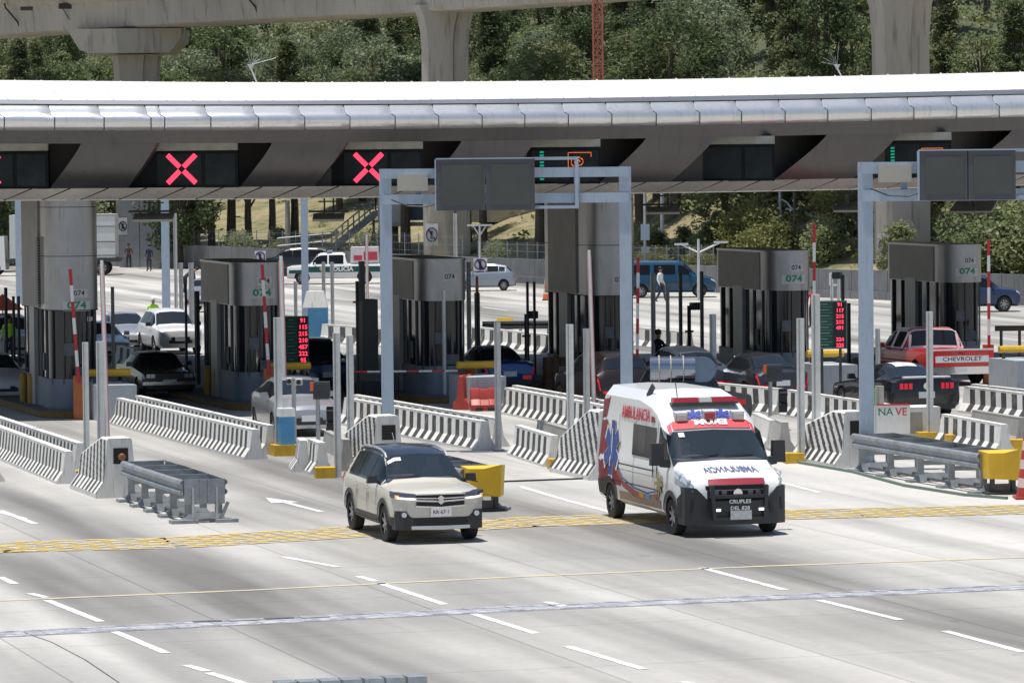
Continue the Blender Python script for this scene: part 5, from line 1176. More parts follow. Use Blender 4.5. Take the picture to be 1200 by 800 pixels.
# ================================================================ VEHICLES
_pc = {}
def paint(name, col, metal=0.0, rough=0.28):
    return mat('car_paint_'+name, col, rough, metal, spec=0.5, coat=0.6)
ARCHES = dict(
 sedan=dict(L=4.6, W=1.78, st=[(0, .60, .62, .52, .78, .30), (.012, .68, .70, .60, .88, .22), (.05, .76, .80, .70, .96, .20), (.13, .84, .84, .78, 1, .2), (.26, .95, .86, .88, 1, .2), (.30, 1.02, .80, .90, 1, .2), (.43, 1.38, .64, .93, 1, .2), (.50, 1.44, .63, .94, 1, .2), (.62, 1.43, .63, .95, 1, .2), (.70, 1.37, .63, .96, 1, .2), (.84, 1.06, .78, .98, 1, .2), (.96, 1.02, .80, .93, .96, .22), (.99, .94, .76, .84, .90, .26), (1, .7, .72, .6, .84, .34)], ws=(.295, .43), rw=(.705, .84), sw=[(.33, .50), (.515, .66), (.67, .80)], fa=.19, ra=.80, r=.32),
 boxy=dict(L=4.7, W=1.74, st=[(0, .72, .80, .66, .92, .30), (.01, .80, .84, .74, .95, .24), (.04, .84, .84, .78, .98, .22), (.13, .88, .86, .82, 1, .22), (.29, .94, .87, .88, 1, .22), (.32, 1.0, .80, .90, 1, .2), (.41, 1.32, .68, .91, 1, .2), (.46, 1.36, .68, .92, 1, .2), (.66, 1.36, .68, .92, 1, .2), (.71, 1.30, .68, .92, 1, .2), (.79, .99, .80, .92, 1, .2), (.97, .95, .84, .89, .98, .22), (1, .7, .8, .6, .94, .34)], ws=(.31, .41), rw=(.715, .79), sw=[(.345, .52), (.535, .71)], fa=.18, ra=.80, r=.31),
 suv=dict(L=4.45, W=1.80, st=[(0, .78, .78, .70, .76, .40), (.010, .92, .82, .84, .84, .28), (.04, .99, .84, .93, .93, .26), (.07, 1.015, .84, .95, .975, .26), (.12, 1.04, .85, .98, 1, .26), (.23, 1.10, .86, 1.02, 1, .26), (.265, 1.17, .80, 1.03, 1, .26), (.385, 1.58, .68, 1.04, 1, .26), (.46, 1.66, .67, 1.05, 1, .26), (.62, 1.70, .67, 1.06, 1, .26), (.80, 1.68, .67, 1.07, 1, .26), (.91, 1.62, .65, 1.08, 1, .28), (.965, 1.25, .74, 1.08, .97, .3), (.99, 1.0, .80, .94, .94, .32), (1, .75, .8, .66, .9, .4)], ws=(.26, .39), rw=(.915, .965), sw=[(.30, .48), (.495, .68), (.695, .87)], fa=.19, ra=.81, r=.35),
 hatch=dict(L=4.1, W=1.72, st=[(0, .60, .62, .52, .78, .28), (.012, .72, .74, .64, .88, .22), (.05, .82, .80, .76, .96, .20), (.14, .92, .84, .85, 1, .2), (.25, 1.02, .84, .92, 1, .2), (.29, 1.09, .78, .94, 1, .2), (.43, 1.42, .64, .97, 1, .2), (.52, 1.49, .63, .98, 1, .2), (.70, 1.47, .62, 1.0, 1, .2), (.86, 1.38, .60, 1.02, 1, .2), (.95, 1.05, .70, 1.0, .96, .24), (.99, .9, .74, .82, .92, .26), (1, .68, .72, .58, .86, .34)], ws=(.285, .43), rw=(.865, .945), sw=[(.325, .52), (.535, .74), (.75, .84)], fa=.19, ra=.82, r=.30),
 coupe=dict(L=4.7, W=1.88, st=[(0, .66, .78, .58, .86, .30), (.012, .76, .80, .68, .93, .22), (.05, .82, .82, .76, .98, .18), (.15, .88, .84, .82, 1, .18), (.31, .96, .85, .89, 1, .18), (.35, 1.03, .78, .91, 1, .18), (.47, 1.33, .62, .93, 1, .18), (.54, 1.38, .60, .94, 1, .18), (.63, 1.37, .60, .95, 1, .18), (.70, 1.30, .60, .97, 1, .18), (.86, 1.06, .76, 1.0, 1, .2), (.94, 1.06, .80, .99, .99, .22), (.985, 1.05, .82, .96, .95, .26), (1, .80, .80, .7, .92, .32)], ws=(.345, .47), rw=(.70, .855), sw=[(.38, .60), (.62, .72)], fa=.19, ra=.79, r=.34),
 van=dict(L=4.9, W=1.95, st=[(0, .85, .8, .78, .88, .35), (.01, .95, .82, .88, .95, .3), (.05, 1.05, .84, .98, .98, .28), (.18, 1.2, .86, 1.12, 1, .28), (.22, 1.3, .82, 1.14, 1, .28), (.34, 1.88, .74, 1.15, 1, .28), (.40, 1.95, .74, 1.15, 1, .28), (.93, 1.96, .74, 1.15, 1, .28), (.98, 1.85, .74, 1.12, .98, .3), (1, 1.3, .8, 1.0, .96, .35)], ws=(.215, .34), rw=None, sw=[(.26, .40), (.43, .66), (.70, .92)], fa=.17, ra=.80, r=.35),
 pickup=dict(L=5.6, W=1.96, st=[(0, .88, .84, .80, .92, .42), (.01, 1.0, .86, .92, .97, .36), (.05, 1.06, .86, 1.0, 1, .34), (.22, 1.12, .87, 1.05, 1, .34), (.25, 1.2, .82, 1.06, 1, .34), (.32, 1.66, .70, 1.07, 1, .34), (.36, 1.74, .70, 1.07, 1, .34), (.545, 1.76, .70, 1.07, 1, .34), (.575, 1.70, .70, 1.07, 1, .34), (.59, 1.14, .90, 1.08, 1, .34), (.97, 1.14, .92, 1.08, 1, .36), (1, 1.12, .90, 1.05, .97, .45)], ws=(.245, .325), rw=(.5715, .5925), sw=[(.28, .41), (.425, .555)], fa=.17, ra=.79, r=.38),
 crew=dict(L=5.8, W=2.0, st=[(0, .92, .84, .84, .92, .42), (.01, 1.05, .86, .96, .97, .36), (.05, 1.12, .86, 1.05, 1, .34), (.21, 1.18, .87, 1.1, 1, .34), (.24, 1.26, .82, 1.12, 1, .34), (.31, 1.76, .70, 1.13, 1, .34), (.35, 1.86, .70, 1.13, 1, .34), (.57, 1.88, .70, 1.13, 1, .34), (.60, 1.80, .70, 1.13, 1, .34), (.625, 1.22, .90, 1.14, 1, .34), (.97, 1.22, .92, 1.14, 1, .36), (1, 1.2, .90, 1.1, .97, .45)], ws=(.235, .325), rw=(.598, .624), sw=[(.27, .42), (.435, .585)], fa=.16, ra=.80, r=.40),
 ambu=dict(L=5.9, W=2.06, st=[(0, .92, .86, .84, .76, .30), (.008, 1.06, .88, .96, .84, .24), (.035, 1.18, .88, 1.10, .93, .24), (.06, 1.24, .87, 1.15, .975, .25), (.085, 1.27, .90, 1.18, 1, .26), (.125, 1.34, .92, 1.23, 1, .28), (.15, 1.41, .93, 1.25, 1, .28), (.25, 1.95, .83, 1.28, 1, .30), (.275, 2.07, .82, 1.30, 1, .30), (.315, 2.30, .80, 1.32, 1, .30), (.35, 2.42, .79, 1.32, 1, .30), (.42, 2.55, .78, 1.32, 1, .32), (.55, 2.66, .78, 1.32, 1, .32), (.96, 2.66, .76, 1.32, 1, .32), (.985, 2.58, .75, 1.3, .99, .34), (1, 2.4, .75, 1.28, .97, .4)], ws=(.152, .252), rw=None, sw=[], fa=.155, ra=.845, r=.35))
class Car:
    def __init__(s, kind, name, label, cat, loc, th, pm, group=None, arches=True, roofmat=None, roof=(None, None), hub=alloy, lights=True, scale=None, wheels=True, tailm=None, headm=None, lower=None, plate=True, mirrors=True, glass=None, detail=True):
        c = ARCHES[kind]; s.c = c; s.kind = kind; s.L = c['L']; s.W = c['W']; s.st = c['st']; s.pm = pm
        s.t = thing(name, label, cat, loc, th, group)
        if scale: s.t.scale = scale
        glass = glass or glassd
        # --- body
        s.ys = sorted(set([q[0] for q in s.st] + [i/44 for i in range(45)])); mb = MB(); n = 16
        vs = []
        for y in s.ys: vs += s.ring(y)
        fs = [(i*n+j, i*n+(j+1) % n, (i+1)*n+(j+1) % n, (i+1)*n+j) for i in range(len(s.ys)-1) for j in range(n)]
        fs += [tuple(range(n-1, -1, -1)), tuple(range((len(s.ys)-1)*n, len(s.ys)*n))]
        mb.add(vs, fs)
        body = mb.build('body', [pm, plast], s.t, smooth=0)
        bm = bmesh.new(); bm.from_mesh(body.data); bmesh.ops.recalc_face_normals(bm, faces=bm.faces); bm.to_mesh(body.data); bm.free()
        r = c['r']; s.wy = [s.Y(c['fa']), s.Y(c['ra'])]
        if arches:
            cb = MB()
            for y in s.wy:
                for sx in (-1, 1): cb.cyl((sx*(s.W/2-.30), y, r), (sx*(s.W/2+.2), y, r), r+.055, n=28)
            co = cb.build('cut', plast, None, smooth=0)
            bm = bmesh.new(); bm.from_mesh(co.data); bmesh.ops.recalc_face_normals(bm, faces=bm.faces); bm.to_mesh(co.data); bm.free()
            co.matrix_world = Matrix.Translation(loc) @ Matrix.Rotation(th, 4, 'Z') @ (Matrix.Diagonal((*scale, 1)) if scale else Matrix.Identity(4))
            md = body.modifiers.new('b', 'BOOLEAN'); md.operation = 'DIFFERENCE'; md.solver = 'EXACT'; md.object = co
            dg = bpy.context.evaluated_depsgraph_get(); me = bpy.data.meshes.new_from_object(body.evaluated_get(dg)); body.modifiers.clear()
            if len(me.polygons) > 100: body.data = me; me.name = 'body'
            bpy.data.objects.remove(co)
        for p in body.data.polygons:
            q = p.center
            for y in s.wy:
                if math.hypot(q.y-y, q.z-r) < r+.05 and abs(q.x) > s.W/2-.32: p.material_index = 1
            if q.z < (lower or 0) and p.normal.z < .6: p.material_index = 1
        body.data.polygons.foreach_set('use_smooth', [True]*len(body.data.polygons)); body.data.set_sharp_from_angle(angle=R(32)); s.body = body
        # --- glass
        s.patch('windscreen', glass, 6.12, c['ws'][0], c['ws'][1], cross=True)
        if c['rw']: s.patch('rear_window', glass, 6.2, c['rw'][0]+.004, c['rw'][1]-.004, cross=True)
        for sx in (-1, 1):
            for a, b in c['sw']: s.patch('side_window', glass_side, 5.12, a, b, k1=5.93, sx=sx)
        if roofmat: s.patch('roof_panel', roofmat, 6.0, roof[0], roof[1], cross=True, off=.005)
        # --- wheels
        if wheels:
            for y in s.wy:
                for sx in (-1, 1): wheel(s.t, sx*(s.W/2-.125), y, r, sx, hub)
        if mirrors:
            for sx in (-1, 1):
                y = s.Y(c['ws'][0]+.06); z = s.sec(c['ws'][0]+.06)[5][1]+.10; x = s.W/2*.93; mb = MB(); mb.box((sx*(x+.13), y, z), (.20, .12, .14), taper=.85); mb.bar((sx*x, y, z-.05), (sx*(x+.08), y, z-.03), .05); mb.build('mirror', plast if kind in ('suv', 'ambu') else pm, s.t, smooth=20)
        if lights:
            for sx in (-1, 1):
                s.patch('headlight', headm or lens, 4.25, .0, .052, k1=5.4, sx=sx, off=.008)
                s.patch('tail_light', tailm or tail, 4.1, .975, 1.0, k1=4.95, sx=sx, off=.008)
                x = s.W/2*.62; mb = MB(); z = s.sec(1.0)[4][1]; mb.box((sx*x, -s.L/2-.004, z-.06), (s.W*.16, .02, .13)); mb.build('tail_light', tailm or tail, s.t, smooth=0)
        if detail:
            f = s.sec(0); zb = f[1][1]; zt = f[4][1]; w0 = f[3][0]
            mb = MB(); mb.box((0, s.L/2+.004, zt-.05), (w0*1.05, .03, .13)); mb.build('grille', plast, s.t, smooth=0)
            mb = MB(); mb.box((0, s.L/2+.002, zb+.10), (w0*1.3, .03, .12)); mb.build('air_intake', plast, s.t, smooth=0)
            mb = MB(); mb.box((0, -s.L/2+.0, zb+.08), (s.W*.8, .06, .16)); mb.build('rear_bumper', plast, s.t, smooth=0)
            if plate:
                for y, z in ((s.L/2+.025, zb+.21), (-s.L/2-.02, zb+.33)): mb = MB(); mb.box((0, y, z), (.42, .015, .16)); mb.build('licence_plate', lettw, s.t, smooth=0)
    def Y(s, f): return s.L/2-f*s.L
    def par(s, f):
        st = s.st
        for a, b in zip(st, st[1:]):
            if f <= b[0]: t = (f-a[0])/(b[0]-a[0]); return [a[k]+(b[k]-a[k])*t for k in range(1, 6)]
        return list(st[-1][1:])
    def sec(s, f):
        T, wr, B, wf, zb = s.par(f); w = s.W/2*wf; wr = s.W/2*wr*wf/max(wf, .9) if wf < .9 else s.W/2*wr
        if s.kind == 'ambu' or s.kind == 'van':
            hi = max(0, min(1, (T-B)/1.0)); z6 = max(T-.10-.12*hi, B+.01); w6 = min(wr*(1+.13*hi), w*.99); w7 = wr*.93; z7 = T-.03
        else: z6 = max(T-.10, B+.008); w6 = wr; w7 = wr*.84; z7 = max(T-.028, z6+.005)
        return [(0, zb), (.82*w, zb), (.975*w, zb+.10), (w, zb+(B-zb)*.5), (.985*w, B-.09 if B-zb > .3 else B-.03), (.955*w, B), (w6, z6), (w7, z7), (0, T)]
    def ring(s, f):
        q = s.sec(f); y = s.Y(f)
        return [(x, y, z) for x, z in q] + [(-x, y, z) for x, z in q[-2:0:-1]]
    def S(s, f, k):
        q = s.sec(f); i = min(int(k), 7); t = k-i; a, b = q[i], q[i+1]; return Vector((a[0]+(b[0]-a[0])*t, s.Y(f), a[1]+(b[1]-a[1])*t))
    def patch(s, name, m, k0, f0, f1, k1=None, cross=False, sx=1, off=.009):
        nf = 8; mb = MB(); cols = []
        if cross: ks = [(k0+(8-k0)*i/6, 1) for i in range(7)] + [(8-(8-k0)*(i+1)/6, -1) for i in range(6)]
        else: ks = [(k0+(k1-k0)*i/4, sx) for i in range(5)]
        g = []
        for i in range(nf+1):
            f = f0+(f1-f0)*i/nf; row = []
            for k, sg in ks: p = s.S(f, k); row.append(Vector((p.x*sg, p.y, p.z)))
            g.append(row)
        nj = len(ks)
        if off:
            nn = []
            for i in range(nf+1):
                r_ = []
                for j in range(nj):
                    a = g[min(i+1, nf)][j]-g[max(i-1, 0)][j]; b = g[i][min(j+1, nj-1)]-g[i][max(j-1, 0)]; nv = a.cross(b)
                    if nv.length < 1e-9: nv = Vector((ks[j][1], 0, 0))
                    nv.normalize(); c = g[i][j]-Vector((0, g[i][j].y, .8))
                    if nv.dot(Vector((g[i][j].x, 0, g[i][j].z-.8))+Vector((0, .3*(1 if f0 < .4 else -1), 0))) < 0: nv = -nv
                    r_.append(g[i][j]+nv*off)
                nn.append(r_)
            g = nn
        mb.add([p for row in g for p in row], [(i*nj+j, i*nj+j+1, (i+1)*nj+j+1, (i+1)*nj+j) for i in range(nf) for j in range(nj-1)])
        return mb.build(name, m, s.t, smooth=40)
    def side(s, y, z, off=.008, sx=1):       # point on the side surface at local y, height z
        f = (s.L/2-y)/s.L; q = s.sec(min(max(f, 0), 1))
        for a, b in zip(q[1:7], q[2:8]):
            if a[1] <= z <= b[1]: t = (z-a[1])/max(b[1]-a[1], 1e-6); return (sx*(a[0]+(b[0]-a[0])*t+off), y, z)
        return (sx*(q[6][0]+off), y, z)
    def top(s, x, y, off=.01):
        f = (s.L/2-y)/s.L; q = s.sec(min(max(f, 0), 1)); ax = abs(x)
        for a, b in ((q[8], q[7]), (q[7], q[6]), (q[6], q[5])):
            if a[0] <= ax <= b[0]: t = (ax-a[0])/max(b[0]-a[0], 1e-6); return (x, y+off*.6, a[1]+(b[1]-a[1])*t+off)
        return (x, y+off*.6, q[5][1]+off)
_wm = {}
def wheel(par, x, y, r, sx, hub):
    k = (r, sx, hub.name)
    if k not in _wm:
        mb = MB(); w_ = .105; n = 28
        pr = [(r*.60, -w_), (r*.93, -w_), (r*.99, -w_*.75), (r, 0), (r*.99, w_*.75), (r*.93, w_), (r*.60, w_)]
        vs = [(q, a*math.cos(2*math.pi*i/n), a*math.sin(2*math.pi*i/n)) for i in range(n) for a, q in pr]; m = len(pr)
        mb.add(vs, [(i*m+j, i*m+j+1, ((i+1) % n)*m+j+1, ((i+1) % n)*m+j) for i in range(n) for j in range(m-1)])
        me1 = bpy.data.meshes.new('tyre'); me1.from_pydata(mb.v, [], mb.f); me1.materials.append(rubber); me1.update()
        mb = MB(); xo = sx*w_*.82
        mb.cyl((0, 0, 0), (sx*.02, 0, 0), r*.62, n=n, mi=1)
        for i in range(n):
            a0, a1 = 2*math.pi*i/n, 2*math.pi*(i+1)/n
            mb.add([(xo, r*.64*math.cos(a0), r*.64*math.sin(a0)), (xo, r*.55*math.cos(a0), r*.55*math.sin(a0)), (xo, r*.55*math.cos(a1), r*.55*math.sin(a1)), (xo, r*.64*math.cos(a1), r*.64*math.sin(a1))], [(0, 1, 2, 3)])
        for i in range(7):
            a = 2*math.pi*i/7; mb.bar((xo*.8, 0, 0), (xo*.95, r*.58*math.cos(a), r*.58*math.sin(a)), .02, r*.16)
        mb.cyl((xo*.7, 0, 0), (xo*1.0, 0, 0), r*.16, n=12)
        me2 = bpy.data.meshes.new('rim'); me2.from_pydata(mb.v, [], mb.f); me2.materials.append(hub); me2.materials.append(plast); me2.polygons.foreach_set('material_index', mb.m); me2.update()
        _wm[k] = (me1, me2)
    w_ = bpy.data.objects.new('wheel', _wm[k][0]); COL.objects.link(w_); w_.parent = par; w_.location = (x, y, r)
    q = bpy.data.objects.new('rim', _wm[k][1]); COL.objects.link(q); q.parent = w_
A_F, A_A = math.pi+R(15.5), R(16.5)
def fwd(th): return Vector((-math.sin(th), math.cos(th), 0))
def near(px, py, th, L, toward):            # place by nearest bumper bottom
    p = G(px, py); return p - fwd(th)*(L/2) if toward else p + fwd(th)*(L/2)
def bywheel(px, py, th, x, y):
    p = G(px, py); r_ = Matrix.Rotation(th, 3, 'Z') @ Vector((x, y, 0)); return p-r_
# ---- beige crossover in front
c = ARCHES['suv']; th = math.pi+R(15.2)
loc = bywheel(455, 634, th, c['W']/2-.1, c['L']/2-c['fa']*c['L'])
beige = paint('pearl_beige', (0.62, 0.59, 0.51), .05)
blkroof = paint('navy_black', (0.02, 0.024, 0.035), .2)
C = Car('suv', 'crossover_car', 'beige crossover with a black roof driving toward the camera, left of the ambulance', 'car', loc, th, beige, lower=0, lights=False, detail=False, roofmat=blkroof, roof=(.385, .95)); T = C.t
# black pillars and belt: full greenhouse band
for sx in (-1, 1):
    C.patch('pillar_trim', blkroof, 5.04, .27, .93, k1=6.0, sx=sx, off=.004)
mb = MB()
for sx in (-1, 1):
    pts = [C.S(f, 6.15) for f in (.40, .43, .5, .6, .7, .8, .86, .89)]; pts = [(sx*p.x, p.y, p.z+dz) for p, dz in zip(pts, (.0, .05, .06, .06, .06, .06, .05, .0))]; mb.tube(pts, .022, 6)
mb.build('roof_rail', galv, T)
# arch cladding
for y in C.wy:
    for sx in (-1, 1):
        mb = MB(); r = c['r']; n = 18
        for i in range(n):
            a0 = R(-12)+(math.pi+R(24))*i/n; a1 = R(-12)+(math.pi+R(24))*(i+1)/n; q = []
            for rr_, a in ((r+.05, a0), (r+.13, a0), (r+.13, a1), (r+.05, a1)): q.append(C.side(y+rr_*math.cos(a), r+rr_*math.sin(a), .018, sx))
            mb.add(q, [(0, 1, 2, 3)])
        mb.build('wheel_arch', plast, T, smooth=0)
for sx in (-1, 1):
    mb = MB(); grid(mb, C.wy[1]+.48, C.wy[0]-.48, .28, .46, 6, 2, lambda u, v: C.side(u, v, .014, sx)); mb.build('sill_cladding', plast, T, smooth=0)
    mb = MB(); grid(mb, C.wy[1]+.48, C.wy[0]-.48, .33, .36, 6, 1, lambda u, v: C.side(u, v, .03, sx)); mb.build('sill_strip', alloy, T, smooth=0)
    for f in (.49, .69): mb = MB(); grid(mb, 0, 1, .5, 1.0, 1, 6, lambda u, v: C.side(C.Y(f)+u*.012, v, .006, sx)); mb.build('door_gap', jm, T, smooth=0)
    for f in (.465, .665): mb = MB(); mb.bar(Vector(C.side(C.Y(f)-.1, .93, .03, sx)), Vector(C.side(C.Y(f)+.1, .93, .03, sx)), .035); mb.build('door_handle', beige, T, smooth=0)
def front_pt(C, x, z, off=0):     # front fascia surface: curves back toward the corners
    w_ = C.W/2; return (x, C.L/2+off-.06*(abs(x)/w_)**2 - max(0, abs(x)/w_-.74)**1.2*.7, z)
def fpoly(mb, pts, off, C, mi=0, th_=.02, nx=1):
    a = [front_pt(C, x, z, off) for x, z in pts]; b = [front_pt(C, x, z, off-th_*2) for x, z in pts]; n = len(a)
    mb.add(a+b, [tuple(range(n)), tuple(range(2*n-1, n-1, -1))]+[(i, i+n, (i+1) % n+n, (i+1) % n) for i in range(n)], mi)
def fband(mb, x0, x1, zf0, zf1, off, C, n=10, mi=0, depth=.05):   # band with z limits as functions of x, gently following the fascia
    for i in range(n):
        xa = x0+(x1-x0)*i/n; xb = x0+(x1-x0)*(i+1)/n; q = [(xa, zf0(xa)), (xb, zf0(xb)), (xb, zf1(xb)), (xa, zf1(xa))]
        a = [front_pt(C, x, z, off) for x, z in q]; b = [front_pt(C, x, z, off-depth) for x, z in q]
        mb.add(a+b, [(0, 1, 2, 3), (0, 4, 5, 1), (3, 2, 6, 7)]+([(0, 3, 7, 4)] if i == 0 else [])+([(1, 5, 6, 2)] if i == n-1 else []), mi)
cc = lambda v: (lambda x: v)
# bumper fascia bulge (beige) and lower cladding
mb = MB(); fband(mb, -.84, .84, lambda x: .50+.10*max(0, abs(x)-.55), cc(.86), .035, C, 16, depth=.3); mb.build('front_bumper', beige, T, smooth=35)
mb = MB(); fband(mb, -.84, .84, cc(.27), lambda x: .50+.13*max(0, min(1, (abs(x)-.55)*8)), .045, C, 24, depth=.3); mb.build('lower_fascia', plast, T, smooth=30)
mb = MB(); fband(mb, -.52, .52, cc(.36), cc(.49), .052, C, 8); mb.build('air_intake', rubber, T, smooth=0)
mb = MB(); fband(mb, -.56, .56, lambda x: .27+.03*abs(x), lambda x: .345, .075, C, 10); mb.build('skid_plate', mat('silver_plastic', (.62, .63, .64), .35, .3), T, smooth=0)
mb = MB(); fband(mb, -.46, .46, lambda x: .70+.04*abs(x), lambda x: .93, .055, C, 12); mb.build('grille', rubber, T, smooth=0)
mb = MB(); fband(mb, -.50, .50, lambda x: .785+.05*(abs(x)), lambda x: .815+.05*abs(x), .075, C, 12); fband(mb, -.50, .50, lambda x: .845+.03*abs(x), lambda x: .865+.03*abs(x), .07, C, 12); fband(mb, -.48, .48, lambda x: .675+.06*abs(x), lambda x: .70+.06*abs(x), .07, C, 12); fband(mb, -.48, .48, lambda x: .925, lambda x: .945, .07, C, 12); mb.build('grille_bar', chrome, T, smooth=0)
mb = MB(); S_pts = [(-.10, .03), (.0, .11), (.10, .035), (.035, -.01), (.10, -.03), (0, -.11), (-.10, -.035), (-.035, .01)]; mb.add([front_pt(C, x*.8, z*.8+.83, .095) for x, z in S_pts], [(0, 1, 2, 3), (3, 4, 5, 6), (6, 7, 0, 3)]); mb.build('emblem', chrome, T, smooth=0)
for sx in (-1, 1):
    mb = MB()
    for i in range(6):
        def q(x): return .84+.07*(x-.45), .945+.10*(x-.45)
        xa, xb = .47+.4*i/6, .47+.4*(i+1)/6; P4 = [(sx*xa, q(xa)[0]), (sx*xb, q(xb)[0]), (sx*xb, q(xb)[1]), (sx*xa, q(xa)[1])]
        a = [front_pt(C, x, z, .055) for x, z in P4]; b = [front_pt(C, x, z, -.25) for x, z in P4]; mb.add(a+b, [(0, 1, 2, 3), (0, 4, 5, 1), (3, 2, 6, 7), (1, 5, 6, 2)])
    mb.build('headlight', mat('smoked_headlight', (.12, .14, .20), .15, .4), T, smooth=0)
    mb = MB()
    for i in range(4):
        xa, xb = .47+.34*i/4, .47+.34*(i+1)/4; mb.add([front_pt(C, sx*xa, .83+.07*(xa-.45), .068), front_pt(C, sx*xb, .83+.07*(xb-.45), .068), front_pt(C, sx*xb, .868+.07*(xb-.45), .068), front_pt(C, sx*xa, .868+.07*(xa-.45), .068)], [(0, 1, 2, 3)])
    mb.add([front_pt(C, sx*.78, .855, .066), front_pt(C, sx*.85, .86, .066), front_pt(C, sx*.85, .93, .066), front_pt(C, sx*.78, .92, .066)], [(0, 1, 2, 3)], 1)
    mb.build('running_light', [lenslit, mat('amber_lens', (.9, .45, .15), .3, emit=(1, .6, .25), es=.5)], T, smooth=0)
    p = front_pt(C, sx*.70, .56, .05); mb = MB(); mb.cyl(p, (p[0], p[1]+.03, p[2]), .075, n=14, mi=0); mb.cyl((p[0], p[1]+.03, p[2]), (p[0], p[1]+.035, p[2]), .05, n=14, mi=1); mb.build('fog_light', [plast, lens], T, smooth=0)
    C.patch('tail_light', tail, 4.0, .955, .995, k1=5.2, sx=sx, off=.012)
for sx in (-1, 1):
    mb = MB(); grid(mb, C.wy[0]+.44, C.L/2-.03, .28, .50, 8, 5, lambda u, v: C.side(u, v, .022, sx)); mb.build('corner_cladding', plast, T, smooth=0)
mb = MB(); mb.box((0, C.L/2+.085, .60), (.40, .015, .16)); pl = mb.build('licence_plate', lettw, T, smooth=0)
mb = MB(); text(mb, 'RR·67·1', .10, lambda u, v: (-u, C.L/2+.096, .60+v), bold=.015); mb.build('plate_lettering', mat('plate_red', (.25, .03, .05), .5), pl, smooth=0)
mb = MB(); grid(mb, -.62, -.36, C.Y(.37), C.Y(.352), 2, 1, lambda u, v: C.top(-u, v, .02)); mb.build('windscreen_sticker', mat('sticker_pale', (.6, .65, .68), .5), T, smooth=0)
mb = MB()
for x0 in (-.55, .1): 
    a = Vector(C.top(x0, C.Y(.268), .02)); b = Vector(C.top(x0-.5 if x0 < 0 else x0+.55, C.Y(.274), .02)); mb.bar(a, b, .02)
mb.build('wiper', plast, T, smooth=0)
mb = MB(); mb.cyl((0, C.Y(.80), 1.68), (0, C.Y(.84), 1.86), .01, n=5); mb.build('antenna', plast, T)

SUVC = C
# ---- ambulance
c = ARCHES['ambu']; th = math.pi+R(15.2); c['W'] = 2.06
loc = bywheel(792, 626, th, c['W']/2-.1, c['L']/2-c['fa']*c['L'])
aw = paint('ambulance_white', (0.78, 0.78, 0.78), 0, .35)
C = Car('ambu', 'ambulance', 'white high-roof ambulance with red and blue markings driving toward the camera', 'ambulance', loc, th, aw, lights=False, detail=False, lower=0, hub=mat('steel_wheel_grey', (.33, .34, .36), .4, .6)); T = C.t
L, W = C.L, C.W
def sd(name, m, pts, off=.008, sx=1):    # polygon decal on side: pts (y,z), fan split fine
    mb = MB(); cx = sum(p[0] for p in pts)/len(pts); cz = sum(p[1] for p in pts)/len(pts); n = len(pts); K = 6
    for i in range(n):
        a, b = pts[i], pts[(i+1) % n]
        for k in range(K):
            f0, f1 = k/K, (k+1)/K; q = [(cx+(a[0]-cx)*f0, cz+(a[1]-cz)*f0), (cx+(a[0]-cx)*f1, cz+(a[1]-cz)*f1), (cx+(b[0]-cx)*f1, cz+(b[1]-cz)*f1), (cx+(b[0]-cx)*f0, cz+(b[1]-cz)*f0)]
            mb.add([C.side(y, z, off, sx) for y, z in q], [(0, 1, 2, 3)])
    return mb.build(name, m, T, smooth=0)
maroon = mat('maroon_decal', (.22, .015, .03), .4); navy = mat('navy_decal', (.035, .07, .30), .4); tan = mat('tan_decal', (.30, .21, .15), .5)
